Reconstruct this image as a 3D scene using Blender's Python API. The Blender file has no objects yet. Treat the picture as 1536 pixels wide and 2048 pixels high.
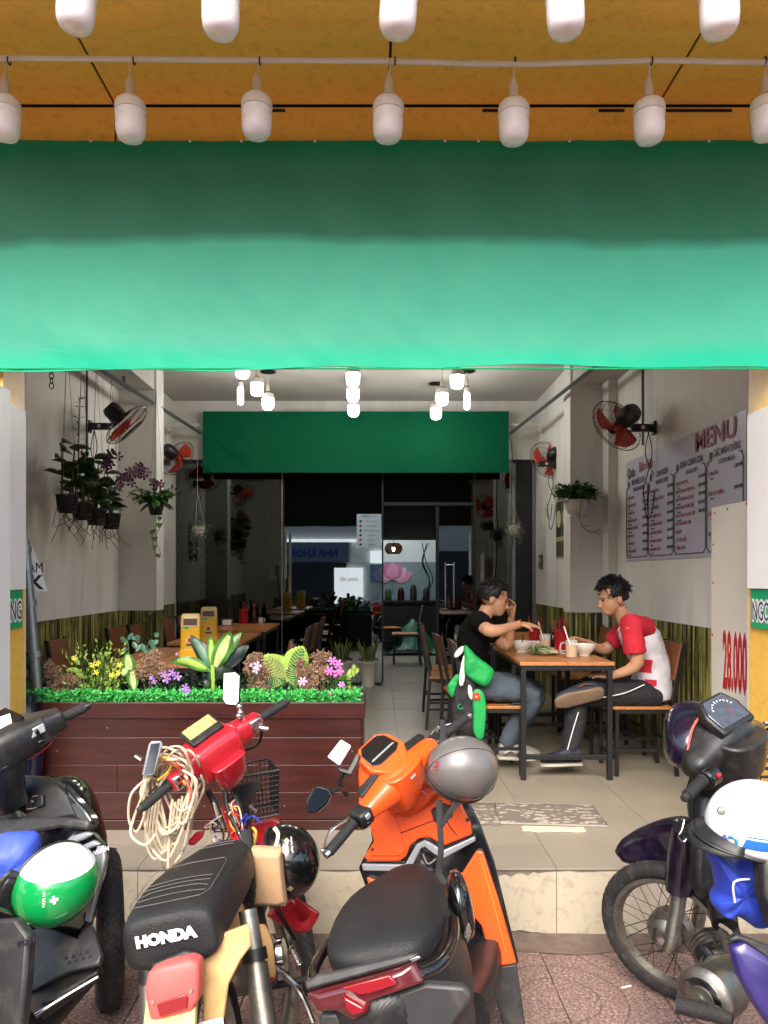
import bpy, bmesh, math, random
from mathutils import Vector as V, Matrix as MX, Euler, noise as mnoise
random.seed(7)
R = math.radians
S = bpy.context.scene
COL = S.collection

# ---------------------------------------------------------------- camera, sky, sun, exposure
CAMZ, FPX, PX0, PY0 = 1.6, 1540.0, 750.0, 1150.0
cd = bpy.data.cameras.new('camera'); cam = bpy.data.objects.new('camera', cd); COL.objects.link(cam)
cam.location = (0, 0, CAMZ); cam.rotation_euler = (R(90), 0, 0)
cd.sensor_fit = 'VERTICAL'; cd.sensor_height = 36; cd.lens = 36*FPX/2048
cd.shift_x = 18/2048; cd.shift_y = 126/2048; cd.clip_start = .05; cd.clip_end = 400
S.camera = cam
wd = bpy.data.worlds.new('World'); S.world = wd; wd.use_nodes = True
nt = wd.node_tree; bg = nt.nodes['Background']
sky = nt.nodes.new('ShaderNodeTexSky'); sky.sky_type = 'NISHITA'; sky.sun_disc = False
sky.sun_elevation = R(43); sky.sun_rotation = R(180+12); sky.air_density = 1.2; sky.dust_density = 4; sky.ozone_density = 1
nt.links.new(sky.outputs[0], bg.inputs[0]); bg.inputs[1].default_value = .15
sd = bpy.data.lights.new('sun', 'SUN'); sd.energy = 1.5; sd.angle = R(40); sd.color = (1, .96, .9)
so = bpy.data.objects.new('sun', sd); COL.objects.link(so)
so.rotation_euler = (R(47), 0, R(-12))
S.view_settings.view_transform = 'Standard'; S.view_settings.look = 'None'
S.view_settings.exposure = 1.6; S.view_settings.gamma = 1; S.view_settings.use_curve_mapping = False
S.cycles.max_bounces = 7; S.cycles.diffuse_bounces = 4; S.cycles.glossy_bounces = 3; S.cycles.transmission_bounces = 5
S.cycles.transparent_max_bounces = 8; S.cycles.caustics_reflective = False; S.cycles.caustics_refractive = False
S.cycles.sample_clamp_indirect = 4; S.cycles.use_denoising = True
try: S.cycles.denoiser = 'OPENIMAGEDENOISE'
except Exception: pass

def at(px, py, Y): return V(((px-PX0)*Y/FPX, Y, CAMZ-(py-PY0)*Y/FPX))
def atx(px, Y): return (px-PX0)*Y/FPX
def H(h):
    c = [int(h[i:i+2], 16)/255 for i in (0, 2, 4)]
    return tuple(x/12.92 if x <= .04045 else ((x+.055)/1.055)**2.4 for x in c)

# ---------------------------------------------------------------- materials
MATS = {}
def nn(nt, t, **k):
    n = nt.nodes.new(t)
    for a, b in k.items():
        if a[0] == 'i' and a[1:].isdigit(): n.inputs[int(a[1:])].default_value = b
        else: setattr(n, a, b)
    return n
def math_n(nt, op, a, b=None, clamp=False):
    n = nn(nt, 'ShaderNodeMath', operation=op, use_clamp=clamp)
    for i, x in enumerate((a, b)):
        if x is None: continue
        if isinstance(x, (int, float)): n.inputs[i].default_value = x
        else: nt.links.new(x, n.inputs[i])
    return n.outputs[0]
def mixc(nt, fac, a, b, typ='MIX'):
    n = nn(nt, 'ShaderNodeMix', data_type='RGBA', blend_type=typ)
    for i, x in ((0, fac), (6, a), (7, b)):
        if hasattr(x, 'node'): nt.links.new(x, n.inputs[i])
        elif i == 0: n.inputs[0].default_value = x
        else: n.inputs[i].default_value = (*x[:3], 1)
    return n.outputs[2]
def ramp(nt, fac, stops, interp='LINEAR'):
    n = nn(nt, 'ShaderNodeValToRGB'); cr = n.color_ramp; cr.interpolation = interp
    while len(cr.elements) < len(stops): cr.elements.new(.5)
    for e, (p, c) in zip(cr.elements, stops):
        e.position = p; e.color = (*c[:3], 1) if hasattr(c, '__len__') else (c, c, c, 1)
    nt.links.new(fac, n.inputs[0]); return n.outputs[0]
def noise_n(nt, vec, scale, detail=4, rough=.55, dist=0):
    n = nn(nt, 'ShaderNodeTexNoise'); n.inputs['Scale'].default_value = scale; n.inputs['Detail'].default_value = detail
    n.inputs['Roughness'].default_value = rough; n.inputs['Distortion'].default_value = dist
    if vec is not None: nt.links.new(vec, n.inputs['Vector'])
    return n.outputs[0]
def base(name):
    m = bpy.data.materials.new(name); m.use_nodes = True; nt = m.node_tree
    p = nt.nodes['Principled BSDF']; tc = nn(nt, 'ShaderNodeTexCoord')
    return m, nt, p, tc.outputs['Object']
def mapv(nt, vec, scale):
    mp = nn(nt, 'ShaderNodeMapping'); mp.inputs['Scale'].default_value = scale
    nt.links.new(vec, mp.inputs['Vector']); return mp.outputs[0]
def bump_n(nt, p, h, strength, dist=.01):
    b = nn(nt, 'ShaderNodeBump'); b.inputs['Strength'].default_value = strength; b.inputs['Distance'].default_value = dist
    nt.links.new(h, b.inputs['Height']); nt.links.new(b.outputs[0], p.inputs['Normal'])
def mat(name, c, rough=.5, metal=0, var=.12, vs=7, bump=0, bs=90, coat=0, spec=.5, dirt=0, dcol=(.16, .14, .12), ds=9, c2=None,
        st=(1, 1, 1), emit=0, rnd=0, sub=0, trans=0, rvar=.25):
    if name in MATS: return MATS[name]
    m, nt, p, oc = base(name); MATS[name] = m
    v = mapv(nt, oc, st)
    n1 = noise_n(nt, v, vs)
    n1 = math_n(nt, 'MULTIPLY_ADD', n1, 1.6); nt.nodes[-1].inputs[2].default_value = -.3; nt.nodes[-1].use_clamp = True
    a = tuple(min(1, x*(1-var)) for x in c); b = tuple(min(1, x*(1+var)) for x in c) if c2 is None else c2
    col = mixc(nt, n1, a, b)
    if rnd:
        oi = nn(nt, 'ShaderNodeObjectInfo')
        f = math_n(nt, 'MULTIPLY_ADD', oi.outputs['Random'], 2*rnd); nt.nodes[-1].inputs[2].default_value = 1-rnd
        cc = nn(nt, 'ShaderNodeCombineColor')
        for i in range(3): nt.links.new(f, cc.inputs[i])
        col = mixc(nt, 1.0, col, cc.outputs[0], 'MULTIPLY')
    if dirt:
        d = noise_n(nt, oc, ds, 8, .7, .6)
        d = ramp(nt, d, [(.5, 0), (.72, dirt)]); col = mixc(nt, d, col, dcol)
    nt.links.new(col, p.inputs['Base Color'])
    r = noise_n(nt, v, vs*2.3)
    rr = math_n(nt, 'MULTIPLY_ADD', r, rough*rvar*2); nt.nodes[-1].inputs[2].default_value = rough*(1-rvar)
    nt.links.new(rr, p.inputs['Roughness'])
    p.inputs['Metallic'].default_value = metal; p.inputs['Specular IOR Level'].default_value = spec
    p.inputs['Coat Weight'].default_value = coat; p.inputs['Coat Roughness'].default_value = .06
    if trans: p.inputs['Transmission Weight'].default_value = trans
    if sub: p.inputs['Subsurface Weight'].default_value = sub; p.inputs['Subsurface Radius'].default_value = (.02, .008, .004); p.inputs['Subsurface Scale'].default_value = .4
    if emit: p.inputs['Emission Color'].default_value = (*c[:3], 1); p.inputs['Emission Strength'].default_value = emit
    if bump: bump_n(nt, p, noise_n(nt, v, bs, 5), bump)
    return m

# ---------------------------------------------------------------- mesh builder
def crv(pts, n=6, closed=False):
    P = [V(p) for p in pts]; out = []; L = len(P)
    rng = range(L if closed else L-1)
    for i in rng:
        if closed: a, b, c, d = P[i-1], P[i], P[(i+1) % L], P[(i+2) % L]
        else: a, b, c, d = P[max(i-1, 0)], P[i], P[i+1], P[min(i+2, L-1)]
        for k in range(n):
            t = k/n
            out.append(.5*((2*b)+(c-a)*t+(2*a-5*b+4*c-d)*t*t+(3*b-a-3*c+d)*t**3))
    if not closed: out.append(P[-1].copy())
    return out
def ring(c, u, v, ru, rv, n=16, e=2.0, t=1.0):
    c, u, v = V(c), V(u), V(v); out = []
    for k in range(n):
        a = 2*math.pi*k/n; ca, sa = math.cos(a), math.sin(a)
        x = math.copysign(abs(ca)**(2/e), ca)*ru; y = math.copysign(abs(sa)**(2/e), sa)
        x *= 1+(t-1)*(y+1)/2
        out.append(c+u*x+v*y*rv)
    return out
def lerps(rs, L):
    out = []
    for i in range(L):
        t = i*(len(rs)-1)/(L-1); k = min(int(t), len(rs)-2); out.append(rs[k]+(rs[k+1]-rs[k])*(t-k))
    return out
class B:
    def __init__(s, M=None): s.v = []; s.f = []; s.M = M
    def add(s, vs, fs):
        o = len(s.v); s.v += [tuple(x) for x in vs]; s.f += [tuple(i+o for i in f) for f in fs]; return s
    def box(s, c, d, Rm=None):
        c = V(c); h = V(d)/2; vs = [V((x, y, z)) for x in (-h.x, h.x) for y in (-h.y, h.y) for z in (-h.z, h.z)]
        if Rm is not None:
            if isinstance(Rm, (tuple, list)): Rm = Euler(Rm).to_matrix()
            vs = [Rm @ x for x in vs]
        return s.add([c+x for x in vs], [(0, 1, 3, 2), (4, 6, 7, 5), (0, 4, 5, 1), (2, 3, 7, 6), (0, 2, 6, 4), (1, 5, 7, 3)])
    def bb(s, a, b): a, b = V(a), V(b); return s.box((a+b)/2, [abs(x) for x in (b-a)])
    def loft(s, rings, c0=True, c1=True, closed=False):
        n = len(rings[0]); vs = [p for r in rings for p in r]; fs = []; L = len(rings)
        for i in range(L if closed else L-1):
            j = (i+1) % L
            for k in range(n): fs.append((i*n+k, i*n+(k+1) % n, j*n+(k+1) % n, j*n+k))
        if not closed:
            if c0: fs.append(tuple(range(n-1, -1, -1)))
            if c1: fs.append(tuple((L-1)*n+k for k in range(n)))
        return s.add(vs, fs)
    def tube(s, pts, r, n=8, closed=False, flat=1.0, up=None, cap=True):
        P = [V(p) for p in pts]; L = len(P); rs = r if isinstance(r, (list, tuple)) else [r]*L
        if len(rs) != L: rs = lerps(rs, L)
        rings = []; u = None
        for i in range(L):
            if closed: d = P[(i+1) % L]-P[i-1]
            else: d = P[min(i+1, L-1)]-P[max(i-1, 0)]
            if d.length < 1e-9: d = V((0, 0, 1))
            d.normalize()
            if u is None:
                a = V(up) if up else (V((0, 0, 1)) if abs(d.z) < .9 else V((1, 0, 0)))
                u = d.cross(a).normalized()
            u = (u-d*u.dot(d)).normalized(); w = d.cross(u)
            rings.append(ring(P[i], u, w, rs[i], rs[i]*flat, n))
        return s.loft(rings, cap, cap, closed)
    def lathe(s, prof, n=24, M=None, cap=True):
        M = M or MX.Identity(4); rings = []
        for r, z in prof:
            rings.append([M @ V((max(r, 1e-5)*math.cos(2*math.pi*k/n), max(r, 1e-5)*math.sin(2*math.pi*k/n), z)) for k in range(n)])
        return s.loft(rings, cap, cap)
    def plate(s, poly, t, M=None):
        M = M or MX.Identity(4); n = len(poly)
        vs = [M @ V((p[0], p[1], -t/2)) for p in poly]+[M @ V((p[0], p[1], t/2)) for p in poly]
        return s.add(vs, [tuple(range(n-1, -1, -1)), tuple(range(n, 2*n))]+[(k, (k+1) % n, n+(k+1) % n, n+k) for k in range(n)])
    def ell(s, c, r, n=16, m=10, M=None, z0=-1.0, z1=1.0):
        r = V(r) if hasattr(r, '__len__') else V((r, r, r)); c = V(c); rings = []
        a0, a1 = math.asin(z0), math.asin(z1)
        for i in range(m+1):
            a = a0+(a1-a0)*i/m; cz, sz = max(math.cos(a), 1e-4), math.sin(a)
            q = [V((r.x*cz*math.cos(2*math.pi*k/n), r.y*cz*math.sin(2*math.pi*k/n), r.z*sz)) for k in range(n)]
            rings.append([c+(M @ x if M is not None else x) for x in q])
        return s.loft(rings)
    def quad(s, a, b, c, d): return s.add([a, b, c, d], [(0, 1, 2, 3)])
    def grid(s, fn, nu, nv):
        vs = [fn(i/nu, j/nv) for j in range(nv+1) for i in range(nu+1)]
        fs = [(j*(nu+1)+i, j*(nu+1)+i+1, (j+1)*(nu+1)+i+1, (j+1)*(nu+1)+i) for j in range(nv) for i in range(nu)]
        return s.add(vs, fs)
    def xf(s, M): s.v = [tuple(M @ V(p)) for p in s.v]; return s
    def mesh(s, name):
        me = bpy.data.meshes.new(name)
        vs = s.v if s.M is None else [tuple(s.M @ V(p)) for p in s.v]
        me.from_pydata(vs, [], s.f); me.validate(); me.update(); return me
    def obj(s, name, m, parent=None, smooth=40, bevel=0, sub=0, solid=0, seg=2, loc=None, fix=True, recenter=False):
        me = s.mesh(name)
        if fix:
            bm = bmesh.new(); bm.from_mesh(me); bmesh.ops.recalc_face_normals(bm, faces=bm.faces); bm.to_mesh(me); bm.free()
        return mobj(name, me, m, parent, smooth, bevel, sub, solid, seg, loc)
def mobj(name, me, m, parent=None, smooth=40, bevel=0, sub=0, solid=0, seg=2, loc=None):
    for x in (m if isinstance(m, (list, tuple)) else [m]): me.materials.append(x)
    if smooth:
        me.shade_smooth()
        if not sub: me.set_sharp_from_angle(angle=R(smooth))
    o = bpy.data.objects.new(name, me); COL.objects.link(o)
    if parent is not None: o.parent = parent
    if loc is not None: o.location = loc
    if solid:
        k = o.modifiers.new('t', 'SOLIDIFY'); k.thickness = solid; k.offset = 0
    if bevel:
        k = o.modifiers.new('b', 'BEVEL'); k.width = bevel; k.segments = seg; k.limit_method = 'ANGLE'; k.angle_limit = R(35); k.harden_normals = False
    if sub:
        k = o.modifiers.new('s', 'SUBSURF'); k.levels = sub; k.render_levels = sub
    return o
def thing(name, label, cat, loc=(0, 0, 0), rot=None, group=None, mtx=None):
    o = bpy.data.objects.new(name, None); COL.objects.link(o); o.empty_display_size = .1
    if mtx is not None: o.matrix_world = mtx
    else:
        o.location = loc
        if rot: o.rotation_euler = rot
    return tag(o, label, cat, group)
def tag(o, label, cat, group=None):
    o['label'] = label; o['category'] = cat
    if group: o['group'] = group
    return o
def struct(o): o['kind'] = 'structure'; return o
def copy_tree(o, parent=None):
    c = o.copy(); COL.objects.link(c); c.parent = parent
    for k in list(o.children): copy_tree(k, c)
    return c
def text(name, s, size, m, M, parent=None, ext=.0008, ax='CENTER', sx=1.0, bold=0.0, font=None, sp=1.0, shear=0):
    cu = bpy.data.curves.new(name, 'FONT'); cu.body = s; cu.size = size; cu.extrude = ext; cu.align_x = ax; cu.align_y = 'CENTER'
    cu.resolution_u = 2; cu.offset = bold; cu.space_character = sp; cu.shear = shear
    o = bpy.data.objects.new(name, cu); COL.objects.link(o)
    me = bpy.data.meshes.new_from_object(o); bpy.data.objects.remove(o); bpy.data.curves.remove(cu)
    me.transform(M @ MX.Diagonal((sx, 1, 1, 1)))
    return mobj(name, me, m, parent, 0)
def frame(o, x, y):
    'matrix with origin o, x axis x, y axis y'
    x = V(x).normalized(); y = V(y); z = x.cross(y).normalized(); y = z.cross(x)
    return MX(((x.x, y.x, z.x, o[0]), (x.y, y.y, z.y, o[1]), (x.z, y.z, z.z, o[2]), (0, 0, 0, 1)))
def zto(o, d, up=(0, 0, 1)):
    'matrix at o with z axis along d'
    d = V(d).normalized(); up = V(up)
    if abs(d.dot(up)) > .98: up = V((1, 0, 0))
    x = up.cross(d).normalized(); y = d.cross(x)
    return MX(((x.x, y.x, d.x, o[0]), (x.y, y.y, d.y, o[1]), (x.z, y.z, d.z, o[2]), (0, 0, 0, 1)))
# ================================================================ SETTING
FL = .3            # shop floor level
YF = 3.42          # front edge of the shop floor
XL, XR = -2.42, 2.11
GY = 9.12          # glass partition

# materials of the setting
def m_pavement():
    m, nt, p, oc = base('pavement_terrazzo'); MATS['pave'] = m
    n = noise_n(nt, oc, 85, 3, .8)
    c = ramp(nt, n, [(.36, H('4a3a38')), (.47, H('755c57')), (.56, H('987d76')), (.66, H('bba69e')), (.76, H('dcd2ca'))])
    d = ramp(nt, noise_n(nt, oc, 5, 6, .7), [(.4, 0), (.75, .65)]); c = mixc(nt, d, c, H('6a5650'))
    sp = nn(nt, 'ShaderNodeSeparateXYZ'); nt.links.new(oc, sp.inputs[0])
    def circ(cx, cy, r0, w):
        dx = math_n(nt, 'SUBTRACT', sp.outputs[0], cx); dy = math_n(nt, 'SUBTRACT', sp.outputs[1], cy)
        d2 = math_n(nt, 'SQRT', math_n(nt, 'ADD', math_n(nt, 'MULTIPLY', dx, dx), math_n(nt, 'MULTIPLY', dy, dy)))
        return math_n(nt, 'LESS_THAN', math_n(nt, 'ABSOLUTE', math_n(nt, 'SUBTRACT', d2, r0)), w)
    g = None
    for a in ((-.2, -.2, .15, .004), (-.2, -.2, .25, .004), (.2, .2, .15, .004), (.2, .2, .25, .004), (-.2, .2, .08, .004), (.2, -.2, .08, .004)):
        k = circ(*a); g = k if g is None else math_n(nt, 'MAXIMUM', g, k)
    c = mixc(nt, math_n(nt, 'MULTIPLY', g, .45), c, H('2e211f'))
    nt.links.new(c, p.inputs['Base Color']); p.inputs['Roughness'].default_value = .62
    h = math_n(nt, 'SUBTRACT', math_n(nt, 'MULTIPLY', n, .25), g)
    bump_n(nt, p, h, .7, .004); return m
m_pavement()
mat('cement', H('6f675d'), .9, var=.3, vs=6, bump=.5, bs=60, dirt=.6, dcol=H('4b463f'), ds=5)
mat('floor_tile', H('867e70'), .3, var=.07, vs=2.2, rnd=.04, dirt=.25, dcol=H('7d7468'), ds=3, c2=H('968d7e'))
mat('riser_tile', H('b0a591'), .5, var=.06, vs=2.5, rnd=.04, dirt=.6, dcol=H('6f6557'), ds=19)
mat('grout', H('6b6257'), .9)
def m_plaster():
    m, nt, p, oc = base('plaster_white'); MATS['plaster'] = m
    st = mapv(nt, oc, (1.6, 1.6, .35)); d = noise_n(nt, st, 2.0, 6, .65, .4)
    c = ramp(nt, d, [(.25, H('bdb9b2')), (.45, H('d9d7d2')), (.75, H('e3e2de'))])
    s = ramp(nt, noise_n(nt, oc, 22, 3, .8), [(.70, 0), (.78, .5)]); c = mixc(nt, s, c, H('7f7a73'))
    nt.links.new(c, p.inputs['Base Color']); p.inputs['Roughness'].default_value = .75
    bump_n(nt, p, noise_n(nt, oc, 14, 6), .12); return m
m_plaster()
mat('ceiling_paint', H('b9b7b2'), .8, var=.05, vs=1.5)
def m_bamboo(axis):
    m, nt, p, oc = base('bamboo_print_'+axis); MATS['bamboo'+axis] = m
    sp = nn(nt, 'ShaderNodeSeparateXYZ'); nt.links.new(oc, sp.inputs[0]); u = sp.outputs[1 if axis == 'y' else 0]; w = sp.outputs[2]
    cb = nn(nt, 'ShaderNodeCombineXYZ'); nt.links.new(math_n(nt, 'MULTIPLY', u, 17), cb.inputs[0]); nt.links.new(math_n(nt, 'MULTIPLY', w, .35), cb.inputs[1])
    n = noise_n(nt, cb.outputs[0], 1.6, 3, .6)
    c = ramp(nt, n, [(.38, H('17170d')), (.45, H('3c3a1c')), (.51, H('9a9348')), (.56, H('d0c67c')), (.60, H('6b6730')), (.66, H('1b1c0f'))])
    f = noise_n(nt, mapv(nt, oc, (1, 1, 1)), 26, 6, .75)
    reg = ramp(nt, noise_n(nt, oc, 2.6, 2), [(.48, 0), (.6, 1)])
    fol = ramp(nt, f, [(.42, H('0f120a')), (.52, H('424a20')), (.62, H('868845'))])
    c = mixc(nt, math_n(nt, 'MULTIPLY', reg, .8), c, fol)
    nd = math_n(nt, 'FRACT', math_n(nt, 'ADD', math_n(nt, 'MULTIPLY', w, 5.5), math_n(nt, 'MULTIPLY', noise_n(nt, cb.outputs[0], 1.5, 0), 9)))
    c = mixc(nt, math_n(nt, 'MULTIPLY', math_n(nt, 'LESS_THAN', nd, .05), .6), c, H('23260f'))
    nt.links.new(c, p.inputs['Base Color']); p.inputs['Roughness'].default_value = .45; return m
m_bamboo('y'); m_bamboo('x')
mat('orange_panel', H('f6c45c'), .3, var=.04, vs=1.3, dirt=.3, dcol=H('8a5a1c'), ds=22, spec=.3)
mat('black_joint', H('17130f'), .7)
mat('dark_metal', H('1d1c1c'), .45, metal=.3)
mat('black_frame', H('111214'), .4)
mat('white_pvc', H('d9d2c8'), .45, var=.08)
mat('steel_galv', H('8d9092'), .4, metal=.85, var=.25, vs=20)
mat('steel', H('b7b7b7'), .25, metal=1)
mat('asphalt', H('4b4a49'), .9, bump=.4, bs=120)
mat('white_board', H('f2eff0'), .4, var=.03)
mat('sign_green', H('1fa06a'), .35, var=.05)
mat('navy', H('1d2466'), .4)
mat('red_print', H('b3202c'), .45, var=.2)
mat('dark_print', H('25262c'), .5)
mat('white_paint', H('e2e0dc'), .4)

# ---- pavement, road, opposite side of the street
pav = struct(B().bb((-8, -2.4, -.3), (8, YF+.02, -.012)).obj('pavement', MATS['pave'], smooth=0))
tile = B().box((0, 0, -.006), (.394, .394, .012)).mesh('pavement_tile')
tile.materials.append(MATS['pave'])
for j in range(5):
    for i in range(-8, 6):
        o = bpy.data.objects.new('pavement_tile', tile); COL.objects.link(o); o.parent = pav
        o.location = (.70+.4*i+.2, 2.91+.2-.4*j, random.uniform(-.0035, 0)); o.rotation_euler = (random.uniform(-.004, .004), random.uniform(-.004, .004), random.choice((0, 1, 2, 3))*math.pi/2)
def f_gut(u, v):
    x = -5+10*u; y = 3.305+.118*v
    return V((x, y-(.04+.05*mnoise.noise(V((x*3, 0, 7))))*(1-v), .002+.006*v*v+.003*mnoise.noise(V((x*7, y*20, 0)))))
B().grid(f_gut, 240, 6).obj('cement_strip', mat('gutter_dirt', H('6a5a50'), .95, var=.35, vs=14, bump=.6, bs=70, dirt=.5, dcol=H('3c332d'), ds=18), pav)
struct(B().bb((-40, -11.0, -.5), (40, -2.4, -.14)).obj('road', MATS['asphalt'], smooth=0))
struct(B().bb((-40, -14.5, -.5), (40, -11.0, 0)).obj('far_pavement', MATS['cement'], smooth=0))

# ---- shop floor with tiles
floor = struct(B().bb((-2.7, YF+.012, -.3), (2.5, 14.5, FL-.012)).obj('shop_floor', MATS['cement'], smooth=0))
xs = [.806+.62*k for k in range(-6, 3)]
ys = [YF, 3.72]+[3.72+.62*k for k in range(1, 18)]
for a, b in zip(xs[:-1], xs[1:]):
    a, b = max(a, -2.5), min(b, 2.3)
    for c, d in zip(ys[:-1], ys[1:]):
        g = .0018
        o = B().bb((a+g-(a+b)/2, c+g-(c+d)/2, -.011), (b-g-(a+b)/2, d-g-(c+d)/2, 0)).obj('floor_tile', MATS['floor_tile'], floor, 0, loc=((a+b)/2, (c+d)/2, FL+random.uniform(-.0008, .0004)))
B().bb((-2.5, YF+.01, FL-.0125), (2.3, 14.4, FL-.004)).obj('grout_bed', MATS['grout'], floor, 0)
def jag(x0, x1, z0, z1, n, amp):
    return [(x0+(x1-x0)*i/n, z0+(z1-z0)*i/n+(random.uniform(-amp, amp) if 0 < i < n else 0)) for i in range(n+1)]
for a, b in zip(xs[:-1], xs[1:]):
    a, b = max(a, -2.5)+.0015, min(b, 2.3)-.0015; z1, z0 = FL-.02, .006
    if a < .3 < b:   # chipped tile
        poly = jag(a, a+.19, .045, .05, 8, .006)+jag(a+.19, b-.09, .062, z0+.008, 14, .009)+jag(b-.09, b, z0+.008, z0, 3, .001)
        poly += [(b, z1)]+jag(b-.05, a+.02, z1-.004, z1-.055, 22, .008)+[(a, z1-.06)]
    else:
        poly = jag(a, b, z0, z0, 12, .003)+[(b, z1)]+jag(b-.01, a+.01, z1, z1-.001, 12, .0035)+[(a, z1)]
    poly2 = [(x, z) for x, z in poly]
    M = MX(((1, 0, 0, 0), (0, 0, 1, YF+.004), (0, 1, 0, 0), (0, 0, 0, 1)))
    B().plate(poly2, .01, M).obj('riser_tile', MATS['riser_tile'], floor, 0)
# rough cement body showing in the chips
def f_cem(u, v):
    x = -2.5+4.8*u; z = .0+v*(FL-.013)
    return V((x, YF+.0095+.004*mnoise.noise(V((x*14, 0, z*18))), z))
B().grid(f_cem, 200, 14).obj('cement_core', MATS['cement'], floor)

# ---- shop building: walls, soffits, ceiling, pillars
shop = thing('shop_building', 'white plastered shop front room open to the street with orange clad pillars', 'building', (0, 3.5, 0))
SH = -3.5
def sb(name, a, b, m, par=shop, **k):
    a, b = V(a), V(b); a.y += SH; b.y += SH
    return B().bb(a, b).obj(name, MATS[m], par, 0, **k)
CZ = 3.65
sb('wall', (XL-.15, 3.8, -.1), (XL, 9.3, CZ), 'plaster')
sb('wall', (XR, 3.8, -.1), (XR+.15, 6.9, CZ), 'plaster')
sb('wall', (1.9, 7.1, -.1), (2.26, 9.3, CZ), 'plaster')
sb('wall', (XL-.1, 7.51, -.1), (-2.36, 9.3, CZ-.01), 'plaster')
sb('pilaster', (XL-.05, 7.26, FL-.1), (-2.06, 7.5, CZ-.003), 'plaster')
sb('pilaster', (1.745, 6.88, FL-.1), (2.2, 7.12, CZ-.003), 'plaster')
sb('pilaster', (2.03, 6.7, FL-.1), (2.2, 6.878, CZ-.003), 'plaster')
sb('soffit', (XL-.05, 3.8, 3.345), (-2.08, 7.255, CZ-.004), 'ceiling_paint')
sb('soffit', (1.765, 3.8, 3.30), (XR+.05, 6.875, CZ-.004), 'ceiling_paint')
sb('ceiling', (XL-.2, 3.7, CZ), (XR+.3, 9.4, CZ+.1), 'ceiling_paint')
sb('header_wall', (-2.5, 9.06, 2.96), (2.0, 9.2, CZ-.002), 'plaster')
WP = 1.265
for n, a, b, ax in (('wallpaper', (XL, 3.85, FL), (XL+.004, 7.26, WP), 'y'), ('wallpaper', (-2.36, 7.5, FL), (-2.356, 9.06, WP), 'y'),
                    ('wallpaper', (-2.42, 7.256, FL), (-2.06, 7.26, WP), 'x'), ('wallpaper', (-2.06, 7.26, FL), (-2.056, 7.5, WP), 'y'),
                    ('wallpaper', (XR-.004, 3.85, FL), (XR, 6.7, WP), 'y'), ('wallpaper', (2.03, 6.696, FL), (2.106, 6.7, WP), 'x'), ('wallpaper', (1.745, 6.876, FL), (2.03, 6.88, WP), 'x'),
                    ('wallpaper', (1.741, 6.876, FL), (1.745, 7.12, WP), 'y'), ('wallpaper', (1.896, 7.12, FL), (1.9, 9.06, WP), 'y')):
    sb(n, a, b, 'bamboo'+ax)
# orange clad pillars
sb('pillar', (-2.7, 3.56, -.05), (-1.72, 3.78, 3.75), 'orange_panel'); sb('pillar_back', (-2.7, 3.7805, -.05), (-1.723, 3.8, 3.74), 'plaster'); sb('pillar_back', (1.838, 3.7805, -.05), (2.7, 3.8, 3.74), 'plaster')
sb('pillar', (1.835, 3.56, -.05), (2.7, 3.78, 3.75), 'orange_panel')
# back room
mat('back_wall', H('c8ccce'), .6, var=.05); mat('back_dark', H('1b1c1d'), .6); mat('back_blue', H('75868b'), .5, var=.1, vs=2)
sb('back_wall', (-2.5, 14.2, FL), (2.4, 14.35, 3.2), 'back_wall')
sb('wall', (-2.6, 9.3, FL), (-2.4, 14.3, 3.2), 'back_dark'); sb('wall', (1.95, 9.3, FL), (2.2, 14.3, 3.2), 'back_dark')  # pale walls painted near black, the room's dimness put into the colour
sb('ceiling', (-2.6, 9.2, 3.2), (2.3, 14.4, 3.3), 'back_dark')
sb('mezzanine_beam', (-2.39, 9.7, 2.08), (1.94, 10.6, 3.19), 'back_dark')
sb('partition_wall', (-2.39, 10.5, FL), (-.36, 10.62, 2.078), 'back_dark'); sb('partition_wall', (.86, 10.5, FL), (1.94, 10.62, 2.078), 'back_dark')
sb('wall_panel', (-2.3, 14.18, FL), (1.9, 14.198, 1.84), 'back_blue')

# ---- glass partition with open doorway
gp = thing('glass_partition', 'dark framed glass partition across the back of the front room', 'partition', (0, GY, FL))
m, nt_, p_, oc_ = base('dimming_glass'); MATS['glass'] = m
for l in list(nt_.links): nt_.links.remove(l)
gl = nn(nt_, 'ShaderNodeBsdfGlossy'); gl.inputs['Roughness'].default_value = .0; gl.inputs['Color'].default_value = (.95, 1, 1, 1)
tr = nn(nt_, 'ShaderNodeBsdfTransparent'); tr.inputs['Color'].default_value = (.45, .48, .48, 1)  # dark tint stands in for shade in the room behind the panes
fr = nn(nt_, 'ShaderNodeFresnel'); fr.inputs['IOR'].default_value = 2.0
ms = nn(nt_, 'ShaderNodeMixShader'); nt_.links.new(fr.outputs[0], ms.inputs[0]); nt_.links.new(tr.outputs[0], ms.inputs[1]); nt_.links.new(gl.outputs[0], ms.inputs[2])
nt_.links.new(ms.outputs[0], nt_.nodes['Material Output'].inputs[0])
def pane(x0, x1, z0, z1, par=gp, dy=0, nm='pane'):
    return B().bb((x0, dy-.004, z0), (x1, dy+.004, z1)).obj(nm, MATS['glass'], par, 0)
top = 2.96-FL
for x0, x1 in ((-2.35, -1.105), (-1.095, .085), (1.185, 1.62)): pane(x0, x1, .03, top-.04)
pane(.095, 1.175, 2.16, top-.04)
def gb(a, b, n='frame_bar', m='black_frame', par=gp): return B().bb(a, b).obj(n, MATS[m], par, 0, bevel=.002)
gb((-2.36, -.02, top-.04), (1.9, .02, top)); gb((-2.36, -.02, 0), (.085, .02, .03)); gb((1.18, -.02, 0), (1.64, .02, .03))
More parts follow.
